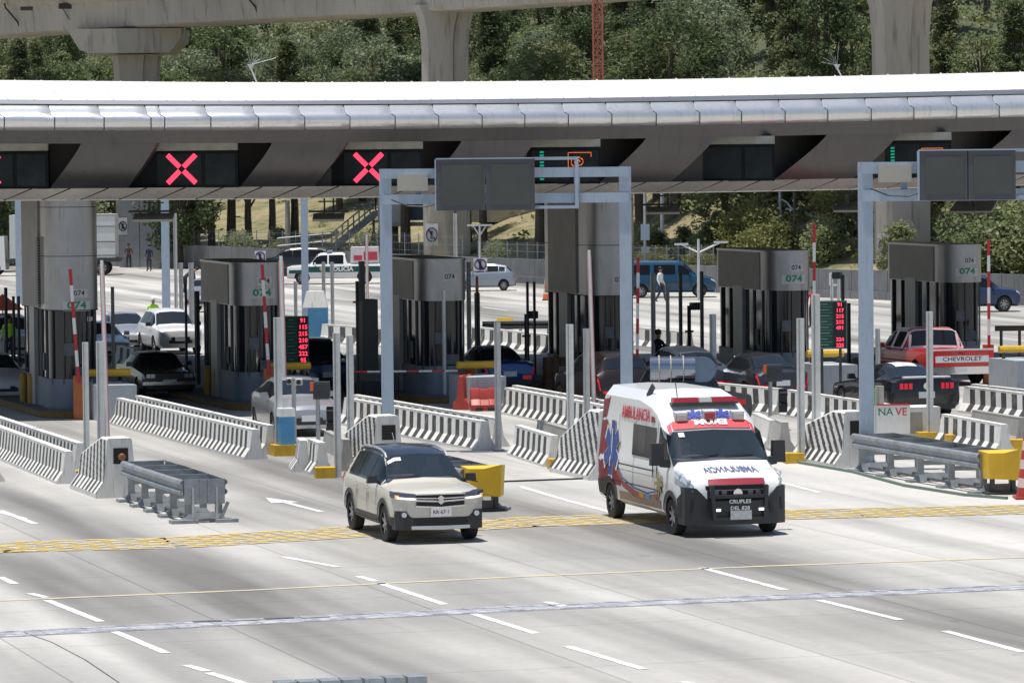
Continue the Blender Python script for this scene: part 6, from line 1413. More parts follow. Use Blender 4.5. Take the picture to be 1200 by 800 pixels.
for sx in (1, -1):
    # front door window (raked front edge) and sliding door window
    sd('side_window', glass_side, [(1.72, 1.32), (1.92, 1.34), (1.52, 1.90), (1.12, 2.0), (1.06, 1.32)], .010, sx)
    mb = MB(); grid(mb, -.62, .92, 1.36, 1.97, 10, 4, lambda u, v: C.side(u, v, .012, sx)); mb.build('side_window', glass_side, T, smooth=0)
    sd('window_pane', mat('pane_reflection', (.022, .026, .032), .15, spec=.3), [(.25, 1.42), (.25, 1.94), (-.25, 1.94), (-.25, 1.42)], .014, sx)
    for y in (1.0, -.45, 1.78 if False else -1.6):
        mb = MB(); grid(mb, 0, .014, .42, 2.1, 1, 10, lambda u, v: C.side(y+u, v, .009, sx)); mb.build('door_gap', jm, T, smooth=0)
    mb = MB(); grid(mb, .98, -2.6, 1.13, 1.155, 8, 1, lambda u, v: C.side(u, v, .016, sx)); mb.build('slide_rail', plast, T, smooth=0)
    mb = MB(); grid(mb, -2.55, 1.55, .78, .80, 8, 1, lambda u, v: C.side(u, v, .010, sx)); mb.build('body_crease', jm, T, smooth=0)
    sd('door_handle', plast, [(1.12, 1.02), (1.17, 1.02), (1.17, 1.26), (1.12, 1.26)], .02, sx); sd('door_handle', plast, [(.86, 1.02), (.91, 1.02), (.91, 1.26), (.86, 1.26)], .02, sx)
    # markings
    sd('maroon_marking', maroon, [(-2.90, 1.95), (-2.55, 2.0), (-2.35, 2.42), (-2.90, 2.38)], .010, sx)
    sd('maroon_marking', maroon, [(-2.90, 1.18), (-2.90, 1.93), (-2.45, 1.95), (-1.95, 1.5), (-2.1, 1.18)], .010, sx)
    sd('maroon_marking', maroon, [(-2.90, .72), (-2.90, 1.14), (-2.0, 1.12), (-1.35, .90), (-1.25, .70)], .010, sx)
    mb = MB(); P_ = [(-1.95, 1.18), (-1.5, .98), (-1.1, .76), (-.3, .62), (.5, .58), (1.2, .66), (1.55, .95)]
    for a, b in zip(P_, P_[1:]): mb.add([C.side(a[0], a[1]-.07, .012, sx), C.side(b[0], b[1]-.07, .012, sx), C.side(b[0], b[1]+.06, .012, sx), C.side(a[0], a[1]+.06, .012, sx)], [(0, 1, 2, 3)])
    mb.build('maroon_stripe', mat('maroon_stripe', (.32, .07, .06), .4), T, smooth=0)
    mb = MB()
    for a, b in zip(P_, P_[1:]): mb.add([C.side(a[0], a[1]+.09, .012, sx), C.side(b[0], b[1]+.09, .012, sx), C.side(b[0], b[1]+.12, .012, sx), C.side(a[0], a[1]+.12, .012, sx)], [(0, 1, 2, 3)])
    mb.build('navy_stripe', navy, T, smooth=0)
    for k, m_ in enumerate((yellow, bluebx, tan)): sd('small_emblem', m_, [(.0+k*.4, .58), (.3+k*.4, .57), (.3+k*.4, .66), (.0+k*.4, .68)], .018, sx)
    mb = MB(); grid(mb, -1.38, 1.38, .44, .60, 10, 2, lambda u, v: C.side(u, v, .012, sx)); mb.build('lower_band', tan, T, smooth=0)
    # star of life
    def star(cy, cz, r_, off, col):
        mb = MB()
        for k in range(3):
            a = k*math.pi/3+math.pi/2; n = 5
            for i in range(-n, n):
                def P(u, v): return C.side(cy+(math.cos(a)*u-math.sin(a)*v)*.9, cz+math.sin(a)*u+math.cos(a)*v, off+k*.002, sx)
                u0, u1 = r_*i/n, r_*(i+1)/n; w_ = r_*.26; mb.add([P(u0, -w_), P(u1, -w_), P(u1, w_), P(u0, w_)], [(0, 1, 2, 3)])
        return mb.build('star_of_life', col, T, smooth=0)
    star(-1.95, 1.42, .62, .018, lettw); star(-1.95, 1.42, .54, .026, navy)
    mb = MB(); grid(mb, -1.99, -1.91, 1.05, 1.8, 1, 6, lambda u, v: C.side(u, v, .036, sx)); mb.build('staff_symbol', mat('pale_staff', (.55, .6, .7), .5), T, smooth=0)
    mb = MB(); text(mb, 'AMBULANCIA', .33, lambda u, v: C.side(sx*(u*.92)-.52, 2.16+v, .014, sx), bold=.025); mb.build('red_lettering', lettr, T, smooth=0)
    sd('maroon_marking', maroon, [(.52, 2.06), (.80, 2.06), (.74, 2.16), (.52, 2.18)], .012, sx)
    mb = MB(); text(mb, 'EMERGENCIA', .12, lambda u, v: C.side(-1.12-sx*v, 1.72+u*.6, .014, sx)) if False else None
    mb = MB(); cy, cz = 1.32, .92
    for k in range(8):
        a = k*math.pi/4; 
        def P(u, v): return C.side(cy+math.cos(a)*u-math.sin(a)*v, cz+math.sin(a)*u+math.cos(a)*v, .02+k*.0005, sx)
        mb.add([P(0, -.05), P(.24, -.03), P(.24, .03), P(0, .05)], [(0, 1, 2, 3)])
    mb.build('gold_emblem', mat('gold_emblem', (.33, .30, .14), .5), T, smooth=0)
# wheel arch cladding
for y in C.wy:
    for sx in (-1, 1):
        mb = MB(); r = c['r']; n = 18
        for i in range(n):
            a0 = R(-10)+(math.pi+R(20))*i/n; a1 = R(-10)+(math.pi+R(20))*(i+1)/n; q = []
            for rr_, a in ((r+.05, a0), (r+.15, a0), (r+.15, a1), (r+.05, a1)): q.append(C.side(y+rr_*math.cos(a), r+rr_*math.sin(a), .022, sx))
            mb.add(q, [(0, 1, 2, 3)])
        mb.build('wheel_arch', plast, T, smooth=0)
for sx in (-1, 1): mb = MB(); grid(mb, -2.94, -2.42, .36, .74, 4, 3, lambda u, v: C.side(u, v, .018, sx)); mb.build('rear_corner_cladding', plast, T, smooth=0)
# front: black bumper wraps
mb = MB(); fband(mb, -1.0, 1.0, cc(.24), lambda x: .62+.33*max(0, min(1, (abs(x)-.50)*3.2)), .05, C, 30, depth=.45); mb.build('front_bumper', plast, T, smooth=35)
mb = MB(); fband(mb, -.62, .62, cc(.62), cc(.98), .02, C, 10, depth=.2); mb.build('grille', rubber, T, smooth=0)
mb = MB(); fband(mb, -.56, .56, cc(.885), cc(.905), .04, C, 8); fband(mb, -.56, .56, cc(.76), cc(.78), .04, C, 8); 
for x in (-.42, -.26, .26, .42): fband(mb, x-.05, x+.05, cc(.78), cc(.88), .035, C, 1)
mb.build('grille_bar', mat('grille_grey', (.22, .22, .23), .4, .5), T, smooth=0)
mb = MB(); p = front_pt(C, 0, .83, .05); mb.cyl(p, (p[0], p[1]+.02, p[2]), .09, n=18); mb.build('emblem', chrome, T, smooth=0)
for sx in (-1, 1):
    mb = MB(); P_ = [(sx*.66, .44), (sx*.93, .5), (sx*.90, .74), (sx*.60, .70)]; fpoly(mb, P_, .066, C); mb.build('air_intake', rubber, T, smooth=0)
    C.patch('headlight', lens, 4.0, .008, .118, k1=6.0, sx=sx, off=.022)
    mb = MB()
    for f, r_ in ((.03, .05), (.075, .055)): p = C.S(f, 4.9); mb.sph((sx*(p.x+.0), p.y+.03, p.z), r_, 10)
    mb.build('headlight_bulb', lens, T)
# red hood band
mb = MB(); grid(mb, -.56, .56, 0, 1, 12, 1, lambda u, v: (u, C.L/2+.045-.08*v-.035*(abs(u)/1.03)**2*3.6, 1.0+.115*v-.02*(abs(u)/.68)**2*v)); mb.build('hood_band', mat('dark_red_band', (.33, .02, .045), .45), T, smooth=0)
# mirrored hood lettering AMBULANCIA, windscreen header ERUM (both mirrored as painted)
mb = MB(); text(mb, 'AMBULANCIA', .18, lambda u, v: C.top(u*.94+.0, C.Y(.070)-v*2.4, .016), bold=.008); mb.build('mirrored_hood_lettering', mat('slate_lettering', (.10, .12, .25), .4), T, smooth=0)
mb = MB(); grid(mb, -.86, .86, C.Y(.255), C.Y(.284), 14, 3, lambda u, v: C.top(u, v, .02)); mb.build('header_band', mat('red_band', (.62, .06, .08), .45), T, smooth=0)
mb = MB(); text(mb, 'ERUM', .20, lambda u, v: C.top(u*1.3, C.Y(.2725)-v*.72, .034), bold=.045); mb.build('header_lettering', lettw, T, smooth=0)
# light bar, lamps, small stars above the header
for x in (-.57, 0, .57):
    y = C.Y(.302); z = C.top(x, y)[2]; mb = MB(); mb.box((x, y+.06, z-.02), (.25, .16, .19), rx=-.2); o = mb.build('lamp_housing', mat('lamp_housing_grey', (.55, .55, .55), .5), T, smooth=0)
    mb = MB(); mb.box((x, y+.15, z-.03), (.20, .03, .11), rx=-.2); mb.build('lamp_lens', mat('red_lamp_lens', (.45, .03, .04), .2) if x == 0 else mat('milky_lens', (.62, .62, .56), .3), o, smooth=0)
for x in (-.285, .285):
    mb = MB(); y0 = C.Y(.300)
    for k in range(3):
        a = k*math.pi/3+math.pi/2
        def P(u, v): xx = x+math.cos(a)*u-math.sin(a)*v; zz = math.sin(a)*u+math.cos(a)*v; return C.top(xx, y0-zz*.62, .02+k*.003)
        mb.add([P(-.17, -.04), P(.17, -.04), P(.17, .04), P(-.17, .04)], [(0, 1, 2, 3)])
    mb.build('star_of_life', lettb, T, smooth=0)
lb = MB(); y = C.Y(.338); z = 2.43
for i in range(5): lb.box((-.52+.26*i, y, z+.07), (.25, .22, .09), taper=.9, mi=1 if i == 2 else 0)
o = lb.build('light_bar', [mat('red_light_bar', (.42, .03, .05), .2, emit=(1, .05, .08), es=.05), mat('milky_lens', (.62, .62, .56), .3)], T, smooth=0); mb = MB(); mb.box((0, y, z), (1.34, .2, .04)); mb.build('base', dgrey, o, smooth=0)
mb = MB(); mb.bar((.80, C.Y(.52), 2.52), (.74, C.Y(.49), 2.74), .03, .12); mb.build('roof_antenna', dgrey, T, smooth=0); mb = MB(); mb.cyl((.5, C.Y(.36), 2.55), (.52, C.Y(.37), 2.85), .01, n=5); mb.build('antenna', plast, T)
# bull bar, plate, wording
mb = MB()
for x in (-.50, .50): mb.bar((x*1.08, L/2+.14, .98), (x, L/2+.16, .34), .07, .09)
for z in (.78, .36): mb.bar((-.52, L/2+.15, z), (.52, L/2+.15, z), .06, .06)
mb.box((0, L/2+.14, .60), (.95, .04, .20)); mb.box((0, L/2+.10, .44), (1.0, .04, .2)); mb.build('bull_bar', plast, T, smooth=0)
mb = MB(); text(mb, 'CRUPLES', .10, lambda u, v: (-u*1.1, L/2+.19, .685+v), bold=.02); text(mb, 'DEL 828', .10, lambda u, v: (-u*1.1, L/2+.19, .56+v), bold=.02); mb.build('white_lettering', lettw, T, smooth=0)
mb = MB(); mb.box((-.02, L/2+.185, .43), (.42, .012, .17)); mb.build('licence_plate', mat('plate_grey', (.55, .56, .58), .5, var=.2, scale=12), T, smooth=0)
for x in (-.55, .55): mb = MB(); mb.box((x*.78, L/2+.17, .53), (.10, .02, .05)); mb.build('marker_lamp', lenslit, T, smooth=0)
mb = MB()
for a_, b_ in ((.62, .05), (-.05, -.65)): mb.bar(C.top(a_, C.Y(.158), .03), C.top(b_, C.Y(.166), .03), .022)
mb.build('wiper', plast, T, smooth=0)
mb = MB(); grid(mb, .60, .72, C.Y(.243), C.Y(.228), 1, 1, lambda u, v: C.top(u, v, .02)); mb.build('windscreen_sticker', mat('sticker_pale', (.6, .65, .68), .5), T, smooth=0)
for sx in (-1, 1):
    mb = MB(); grid(mb, C.wy[0]+.46, L/2-.03, .27, .93, 8, 6, lambda u, v: C.side(u, .27+(v-.27)*(min(1, .68+(u-C.wy[0]-.46)*1.1)), .03, sx)); mb.build('corner_cladding', plast, T, smooth=0)
# large black mirrors
for ob in [q for q in bpy.data.objects if q.parent == T and q.name.split('.')[0] == 'mirror']: bpy.data.objects.remove(ob)
for sx in (-1, 1):
    mb = MB(); mb.box((sx*1.22, 1.78, 1.52), (.26, .16, .42), taper=.9); mb.bar((sx*.98, 1.82, 1.34), (sx*1.16, 1.80, 1.36), .12, .16); mb.build('mirror', plast, T, smooth=20)
# see-through windscreens with cabins behind them, for the two near vehicles
seeg = mat('clear_tinted_glass', (.045, .065, .09), .04, spec=.6, alpha=.50)
seatm = mat('seat_fabric', (.15, .15, .16), .9); dashm = mat('dashboard', (.22, .22, .23), .7); blkc0 = mat('cabin_liner', (.03, .03, .032), .9)
def cabin(car_, f0, f1, zf, zs, ys, seats, liner_y, zt):
    me = car_.body.data; bm = bmesh.new(); bm.from_mesh(me); kill = []
    for f in bm.faces:
        c = f.calc_center_median(); ff = (car_.L/2-c.y)/car_.L
        if f0-.0005 < ff < f1+.0005 and c.z > car_.sec(ff)[6][1]-.004 and f.normal.z > .1: kill.append(f)
    bmesh.ops.delete(bm, geom=kill, context='FACES'); bm.to_mesh(me); bm.free()
    for ob in list(bpy.data.objects):
        if ob.parent == car_.t and ob.name.split('.')[0] == 'windscreen': bpy.data.objects.remove(ob)
    car_.patch('windscreen', seeg, 6.0, f0-.002, f1+.002, cross=True, off=.006)
    w_ = car_.W*.40
    mb = MB(); mb.box((0, car_.Y(f0)-.30, zf), (w_*2, .55, .22)); mb.box((w_*.5, car_.Y(f0)-.45, zf+.12), (.5, .2, .1)); mb.build('dashboard', dashm, car_.t, smooth=0)
    mb = MB(); mb.box((0, liner_y, (zf+zt)/2), (w_*1.5, .05, zt-zf)); mb.box((0, (liner_y+car_.Y(f0))/2, zf-.14), (w_*2.1, abs(liner_y-car_.Y(f0)), .04)); mb.build('cabin_liner', blkc0, car_.t, smooth=0)
    mb = MB(); n = 18; cx = w_*.5
    for i in range(n): a0, a1 = 2*math.pi*i/n, 2*math.pi*(i+1)/n; mb.bar((cx+.19*math.cos(a0), car_.Y(f0)-.62-.06*math.sin(a0), zf+.13+.18*math.sin(a0)), (cx+.19*math.cos(a1), car_.Y(f0)-.62-.06*math.sin(a1), zf+.13+.18*math.sin(a1)), .03)
    mb.build('steering_wheel', plast, car_.t)
    for x, y in seats:
        mb = MB(); mb.box((x, y, zs+.28), (.48, .14, .62), taper=.8); mb.box((x, y+.0, zs+.68), (.26, .10, .18), taper=.85); mb.box((x, y+.25, zs-.02), (.5, .5, .14)); mb.build('seat', seatm, car_.t, smooth=20)
AMBC = C
cabin(SUVC, .265, .385, 1.02, .72, 0, ((-.38, SUVC.Y(.47)), (.38, SUVC.Y(.47)), (-.38, SUVC.Y(.68)), (.38, SUVC.Y(.68))), SUVC.Y(.78), 1.5)
cabin(AMBC, .15, .25, 1.30, .98, 0, ((-.55, AMBC.Y(.34)), (.55, AMBC.Y(.34))), AMBC.Y(.40), 2.1)
# ---- other traffic
silver = paint('silver', (.42, .43, .45), .5, .25); wht = paint('white', (.75, .75, .75)); blk = paint('black', (.012, .012, .014), 0, .22); dkgreen = paint('dark_green_grey', (.035, .045, .045), .3)
blue = paint('royal_blue', (.02, .07, .25), .3); dblue = paint('dark_blue', (.03, .05, .12), .3); grey = paint('grey', (.10, .12, .15), .5); dgy = paint('charcoal', (.05, .05, .06), .5); brn = paint('dark_brown', (.035, .025, .022), .4); teal = paint('van_blue', (.010, .06, .12), .2); red_ = paint('red', (.55, .035, .03), .1)
def car(kind, label, px, py, th, pm, toward=True, **k):
    L = ARCHES[kind]['L']; return Car(kind, k.pop('name', 'parked_car' if False else {'suv': 'crossover_car', 'sedan': 'sedan_car', 'boxy': 'old_sedan_car', 'hatch': 'hatchback_car', 'coupe': 'coupe_car', 'van': 'passenger_van', 'pickup': 'pickup_truck', 'crew': 'pickup_truck'}[kind]), label, k.pop('cat', 'car'), near(px, py, th, L, toward), th, pm, **k)
C = car('boxy', 'old dark boxy sedan in the shade behind the finely striped barrier', 199, 467, A_F, dkgreen, hub=chrome)
mb = MB(); mb.box((0, C.L/2+.02, .70), (1.35, .03, .15)); mb.build('grille', mat('old_grille', (.08, .08, .08), .4, .4), C.t, smooth=0)
for sx in (-1, 1):
    mb = MB()
    for q in (.52, .66): mb.box((sx*q, C.L/2+.04, .70), (.12, .02, .12))
    mb.build('headlight', lens, C.t, smooth=0)
mb = MB(); mb.box((0, C.L/2+.05, .48), (1.7, .12, .1)); mb.build('chrome_bumper', chrome, C.t, smooth=0)
car('sedan', 'silver sedan in the sun facing the camera behind the old dark sedan', 158, 411, A_F, silver)
car('suv', 'white crossover in the sun beside the silver sedan, facing the camera', 212, 416, A_F, wht)
car('hatch', 'silver hatchback facing the camera behind the small traffic light', 363, 512, math.pi+R(14), silver)
car('sedan', 'white sedan nose at the left edge of the photo under the canopy', 4, 472, A_F, wht)
car('suv', 'white crossover behind the black thin posts at the far left', 22, 424, A_F, wht)
car('sedan', 'pale sedan half hidden behind the leftmost booth, in the sun', 128, 425, A_F, silver)
car('suv', 'dark blue crossover in the shade behind the left price board', 386, 462, A_F, dblue)
car('suv', 'silver-grey crossover on the far road above the white crossover, seen from behind', 232, 366, R(-35), silver, toward=False)
car('sedan', 'blue sedan seen from behind in the shade, right of the red plastic barriers', 598, 462, A_A, blue, toward=False)
car('suv', 'dark crossover with lit tail lights seen from behind, left of the metal drum', 735, 484, A_A, brn, toward=False, tailm=taillit)
car('hatch', 'blue-grey hatchback with lit tail lights behind the metal drum', 822, 470, A_A, grey, toward=False, tailm=taillit, scale=(1.05, 1, 1.06))
car('sedan', 'dark sedan with lit tail lights behind the traffic light on the right', 918, 474, A_A, dgy, toward=False, tailm=taillit)
C = car('coupe', 'black sports coupe with painted white roof glint seen from behind on the right', 1086, 491, A_A, blk, toward=False, scale=(1.12, 1, 1.06))
for ob in [q for q in bpy.data.objects if q.parent == C.t and (q.name.startswith('tail_light') or q.name.startswith('rear_bumper'))]: bpy.data.objects.remove(ob)
for sx in (-1, 1):
    mb = MB()
    for q in (.42, .54, .66): mb.box((sx*q, -C.L/2-.012, .86), (.085, .03, .15))
    mb.build('tail_light', taillit, C.t, smooth=0)
mb = MB(); mb.box((0, -C.L/2+.02, 1.09), (1.2, .22, .035)); mb.box((0, -C.L/2+.2, 1.065), (1.1, .05, .03)); mb.build('spoiler', lettw, C.t, smooth=0)
mb = MB(); mb.cyl((0, -C.L/2-.03, .86), (0, -C.L/2-.01, .86), .09, n=16); mb.build('emblem', chrome, C.t, smooth=0)
mb = MB(); mb.box((0, -C.L/2+.0, .32), (1.5, .05, .12)); mb.build('rear_bumper', plast, C.t, smooth=0)
mb = MB(); grid(mb, -.28, .28, C.Y(.53), C.Y(.69), 4, 6, lambda u, v: C.top(u, v, .012)); mb.build('painted_roof_glint', lettw, C.t, smooth=0)  # white roof patch stands in for bright sunlight on the roof
# red and white pickup
C = car('pickup', 'red and white pickup seen from behind with its maker name across the tailgate', 1127, 452, A_A, red_, toward=False, name='pickup_truck', cat='pickup', roofmat=wht, roof=(.345, .592), scale=(1.12, 1, 1.0))
for sx in (-1, 1): C.patch('cab_panel', wht, 5.04, .26, .592, k1=6.0, sx=sx, off=.004)
C.patch('cab_rear', wht, 6.0, .573, .591, cross=True, off=.005)
for ob in [q for q in bpy.data.objects if q.parent == C.t and (q.name.startswith('tail_light') or q.name.startswith('rear_bumper'))]: bpy.data.objects.remove(ob)
yb = -C.L/2
mb = MB(); mb.box((0, yb-.02, .86), (1.62, .05, .50)); mb.build('tailgate', red_, C.t, smooth=0)
mb = MB(); mb.box((0, yb-.05, .84), (1.6, .012, .20)); mb.box((0, yb-.01, 1.13), (1.9, .06, .05)); mb.build('white_panel', lettw, C.t, smooth=0)
mb = MB(); text(mb, 'CHEVROLET', .19, lambda u, v: (u*1.12, yb-.062, .84+v), bold=.01); mb.build('tailgate_lettering', blackt, C.t, smooth=0)
mb = MB(); mb.box((0, yb-.03, 1.03), (.2, .03, .05)); mb.build('handle', plast, C.t, smooth=0)
mb = MB(); mb.box((0, yb-.12, .52), (1.9, .16, .18)); mb.box((0, yb-.08, .42), (1.6, .1, .1)); mb.build('chrome_bumper', chrome, C.t, smooth=0)
mb = MB(); mb.box((-.1, yb-.21, .53), (.34, .02, .15)); mb.build('licence_plate', lettw, C.t, smooth=0)
for sx in (-1, 1): mb = MB(); mb.box((sx*.89, yb-.015, .92), (.13, .05, .36)); mb.build('tail_light', tail, C.t, smooth=0)
for sx in (-1, 1):
    mb = MB()
    for fa_, fb_, k0, k1 in ((.24, .595, 5.0, 6.05),):
        pass
    for f in (.30, .415, .565): p = [C.S(f, 5.05), C.S(f, 5.98)]; mb.bar(Vector((sx*p[0].x, p[0].y, p[0].z)), Vector((sx*p[1].x, p[1].y, p[1].z)), .07)
    grid(mb, C.Y(.245), C.Y(.59), .66, .70, 6, 1, lambda u, v: C.side(u, v, .01, sx)); mb.build('white_trim', lettw, C.t, smooth=0)
mb = MB(); a = C.S(.592, 6.0)
for sx in (-1, 1): q0 = C.S(.590, 6.05); q1 = C.S(.577, 6.05); mb.bar((sx*q0.x*.86, q0.y-.02, q0.z), (sx*q1.x*.99, q1.y-.02, q1.z), .07)
mb.build('white_pillar', lettw, C.t, smooth=0)
# vehicle carrying the metal drum
C = Car('pickup', 'pickup_truck', 'pickup hidden behind the ambulance carrying a shiny metal drum', 'pickup', Vector((G(800, 505).x, G(800, 505).y, 0)), A_A, dgy, detail=False)
dx = AT(795, 432, C.t.location.y-1.5)
t = thing('metal_drum', 'shiny tied metal drum with an open oval end showing over the ambulance roof', 'metal drum', Vector((dx.x, dx.y, dx.z)), R(0)); mb = MB(); n = 24
for i in range(n):
    a0, a1 = 2*math.pi*i/n, 2*math.pi*(i+1)/n; f = lambda a, u, r_=.32: Vector((u + .12*math.cos(a)*0, -u*.45+r_*math.cos(a)*1.0, r_*math.sin(a)))
    for u0, u1 in ((-.72, -.3), (-.3, .12), (.12, .42)): mb.add([f(a0, u0), f(a1, u0), f(a1, u1), f(a0, u1)], [(0, 1, 2, 3)])
    g = lambda a, r_: Vector((.42+.42*math.cos(a)*r_*1.0+.16, -.30-.3*math.sin(a)*0, .36*math.sin(a)*r_))
    mb.add([f(a0, .42), f(a1, .42), g(a1, 1.0), g(a0, 1.0)], [(0, 1, 2, 3)])
mb.build('shell', mat('polished_metal', (.35, .38, .45), .18, .95), t, smooth=40)
mb = MB(); mb.add([Vector((.58+.40*math.cos(2*math.pi*i/n), -.28, .34*math.sin(2*math.pi*i/n))) for i in range(n)], [tuple(range(n))]); mb.build('end_disc', mat('blue_grey_disc', (.16, .22, .32), .3, .7), t, smooth=0)
mb = MB()
for u in (-.5, -.2, .12): mb.tube([f(2*math.pi*i/16, u, .335) for i in range(17)], .014, 5)
mb.build('rope', mat('rope', (.55, .50, .42), .8), t)
# police pickup, side on
C = Car('crew', 'police_pickup', 'white and dark green police pickup on the far road, seen from its left side', 'pickup', Vector((G(393, 333).x, G(393, 333).y+.9, 0)), math.pi/2, wht, detail=True)
gp = mat('police_green', (.01, .07, .06), .35)
for sx in (1, -1):
    mb = MB(); grid(mb, -2.88, 1.75, .72, 1.06, 14, 3, lambda u, v: C.side(u, v, .012, sx)); 
    grid(mb, 1.75, 2.75, .66, .86, 5, 2, lambda u, v: C.side(u, v, .012, sx)); mb.build('green_band', gp, C.t, smooth=0)
    mb = MB(); text(mb, 'POLICÍA', .36, lambda u, v: C.side(sx*u*1.05-.38, .90+v, .02, sx), bold=.03); text(mb, 'SSC   SSC', .12, lambda u, v: C.side(sx*u*1.6+.2, .58+v, .02, sx)); mb.build('lettering', lettw, C.t, smooth=0)
for sx in (1, -1): mb = MB(); mb.cyl(C.side(.78, .93, .02, sx), C.side(.78, .93, .03, sx), .15, n=12); mb.build('badge', mat('badge_gold', (.45, .40, .2), .5), C.t, smooth=0)
mb = MB(); mb.box((0, -1.75, 1.72), (1.6, 1.7, .95), taper=.96); o = mb.build('cargo', mat('cargo_white', (.60, .58, .58), .6), C.t, smooth=0)
mb = MB(); mb.box((-.79, -2.1, 1.66), (.06, .8, .5)); mb.box((-.79, -1.35, 1.55), (.06, .5, .3)); 
mb.box((.79, -2.1, 1.66), (.06, .8, .5)); mb.box((.79, -1.35, 1.55), (.06, .5, .3)); mb.build('red_patch', mat('cargo_red', (.50, .05, .08), .5), o, smooth=0)
mb = MB(); mb.box((0, .35, 1.93), (1.3, .3, .13)); mb.build('light_bar', mat('clear_blue_bar', (.3, .35, .5), .3), C.t, smooth=0)
mb = MB(); mb.box((0, C.L/2+.1, .75), (1.9, .25, .5)); mb.build('bull_bar', plast, C.t, smooth=0)
Car('suv', 'crossover_car', 'black crossover parked along the wall behind the police pickup nose', 'car', Vector((G(345, 322).x, G(345, 322).y, 0)), math.pi/2, blk, scale=(1, 1.15, 1.05))
Car('hatch', 'hatchback_car', 'pale blue-grey hatchback on the far road, right of the middle pillar', 'car', Vector((G(566, 341).x, G(566, 341).y+.8, 0)), math.pi/2, paint('pale_blue_grey', (.30, .34, .40), .4), scale=(1, .88, 1.03))
C = Car('van', 'passenger_van', 'blue passenger van parked by the wall above the metal drum', 'van', Vector((G(784, 349).x, G(784, 349).y+1.0, 0)), -math.pi/2, teal)
Car('suv', 'crossover_car', 'dark blue and white vehicle half hidden right of the rightmost booth', 'car', Vector((G(1146, 366).x, G(1146, 366).y+1.0, 0)), -math.pi/2, dblue, scale=(1, .9, 1.05))
# white box truck
p = G(112, 322); t = thing('box_truck', 'white box truck rear part showing right of the leftmost column', 'truck', p, math.pi/2); mb = MB(); x1 = AT(137, 280, p.y).x-p.x
mb.ext([(-1.25, -x1), (1.25, -x1), (1.25, 5.5), (-1.25, 5.5)], 1.15, AT(120, 251, p.y).z, f=lambda x, y, z: (x, y, z)); mb.build('cargo_box', mat('truck_white', (.62, .63, .62), .5, var=.06, dirt=.2), t, smooth=0)
mb = MB(); zt = AT(120, 251, p.y).z
for z in (1.3, 2.2, 3.2, zt-.05): mb.box((1.26, 2, z), (.03, 7, .05)); mb.box((-1.26, -x1+3, z), (.03, 6, .05))
mb.box((0, 2.0, 1.0), (2.2, 7.4, .25)); mb.build('rail', dgrey, t, smooth=0); mb = MB(); mb.box((0, 6.8, 1.5), (2.2, 2.0, 2.2), taper=.92); mb.build('cab', wht, t, smooth=0)
for y in (-x1+.9, 6.6):
    for sx in (-1, 1): wheel(t, sx*1.05, y, .48, sx, alloy)
# police vehicle below the frame that carries the light bar
th = A_A; a = G(410, 796, 2.02)
C = Car('suv', 'patrol_car', 'patrol vehicle just below the photo, only its clear roof light bar showing', 'car', Vector((a.x, a.y, 0))-fwd(th)*(-.0)-fwd(th)*(C.L*0), th, wht, scale=(1.05, 1.0, 1.1))
for ob in [q for q in bpy.data.objects if q.name.startswith('light_bar') and q.parent is None]:
    W_ = ob; 
    for ch in list(W_.children): bpy.data.objects.remove(ch)
    bpy.data.objects.remove(W_)
C.t.location = Vector((a.x, a.y, 0))
mb = MB()
for i in range(7): mb.box((-.63+.21*i, 0, 1.80), (.20, .26, .10), taper=.9)
lb = mb.build('light_bar', mat('bar_lens_grey', (.34, .37, .38), .25, .3, var=.3, scale=8), C.t, smooth=0); mb = MB(); mb.box((0, 0, 1.735), (1.48, .22, .04)); mb.build('base', dgrey, lb, smooth=0)
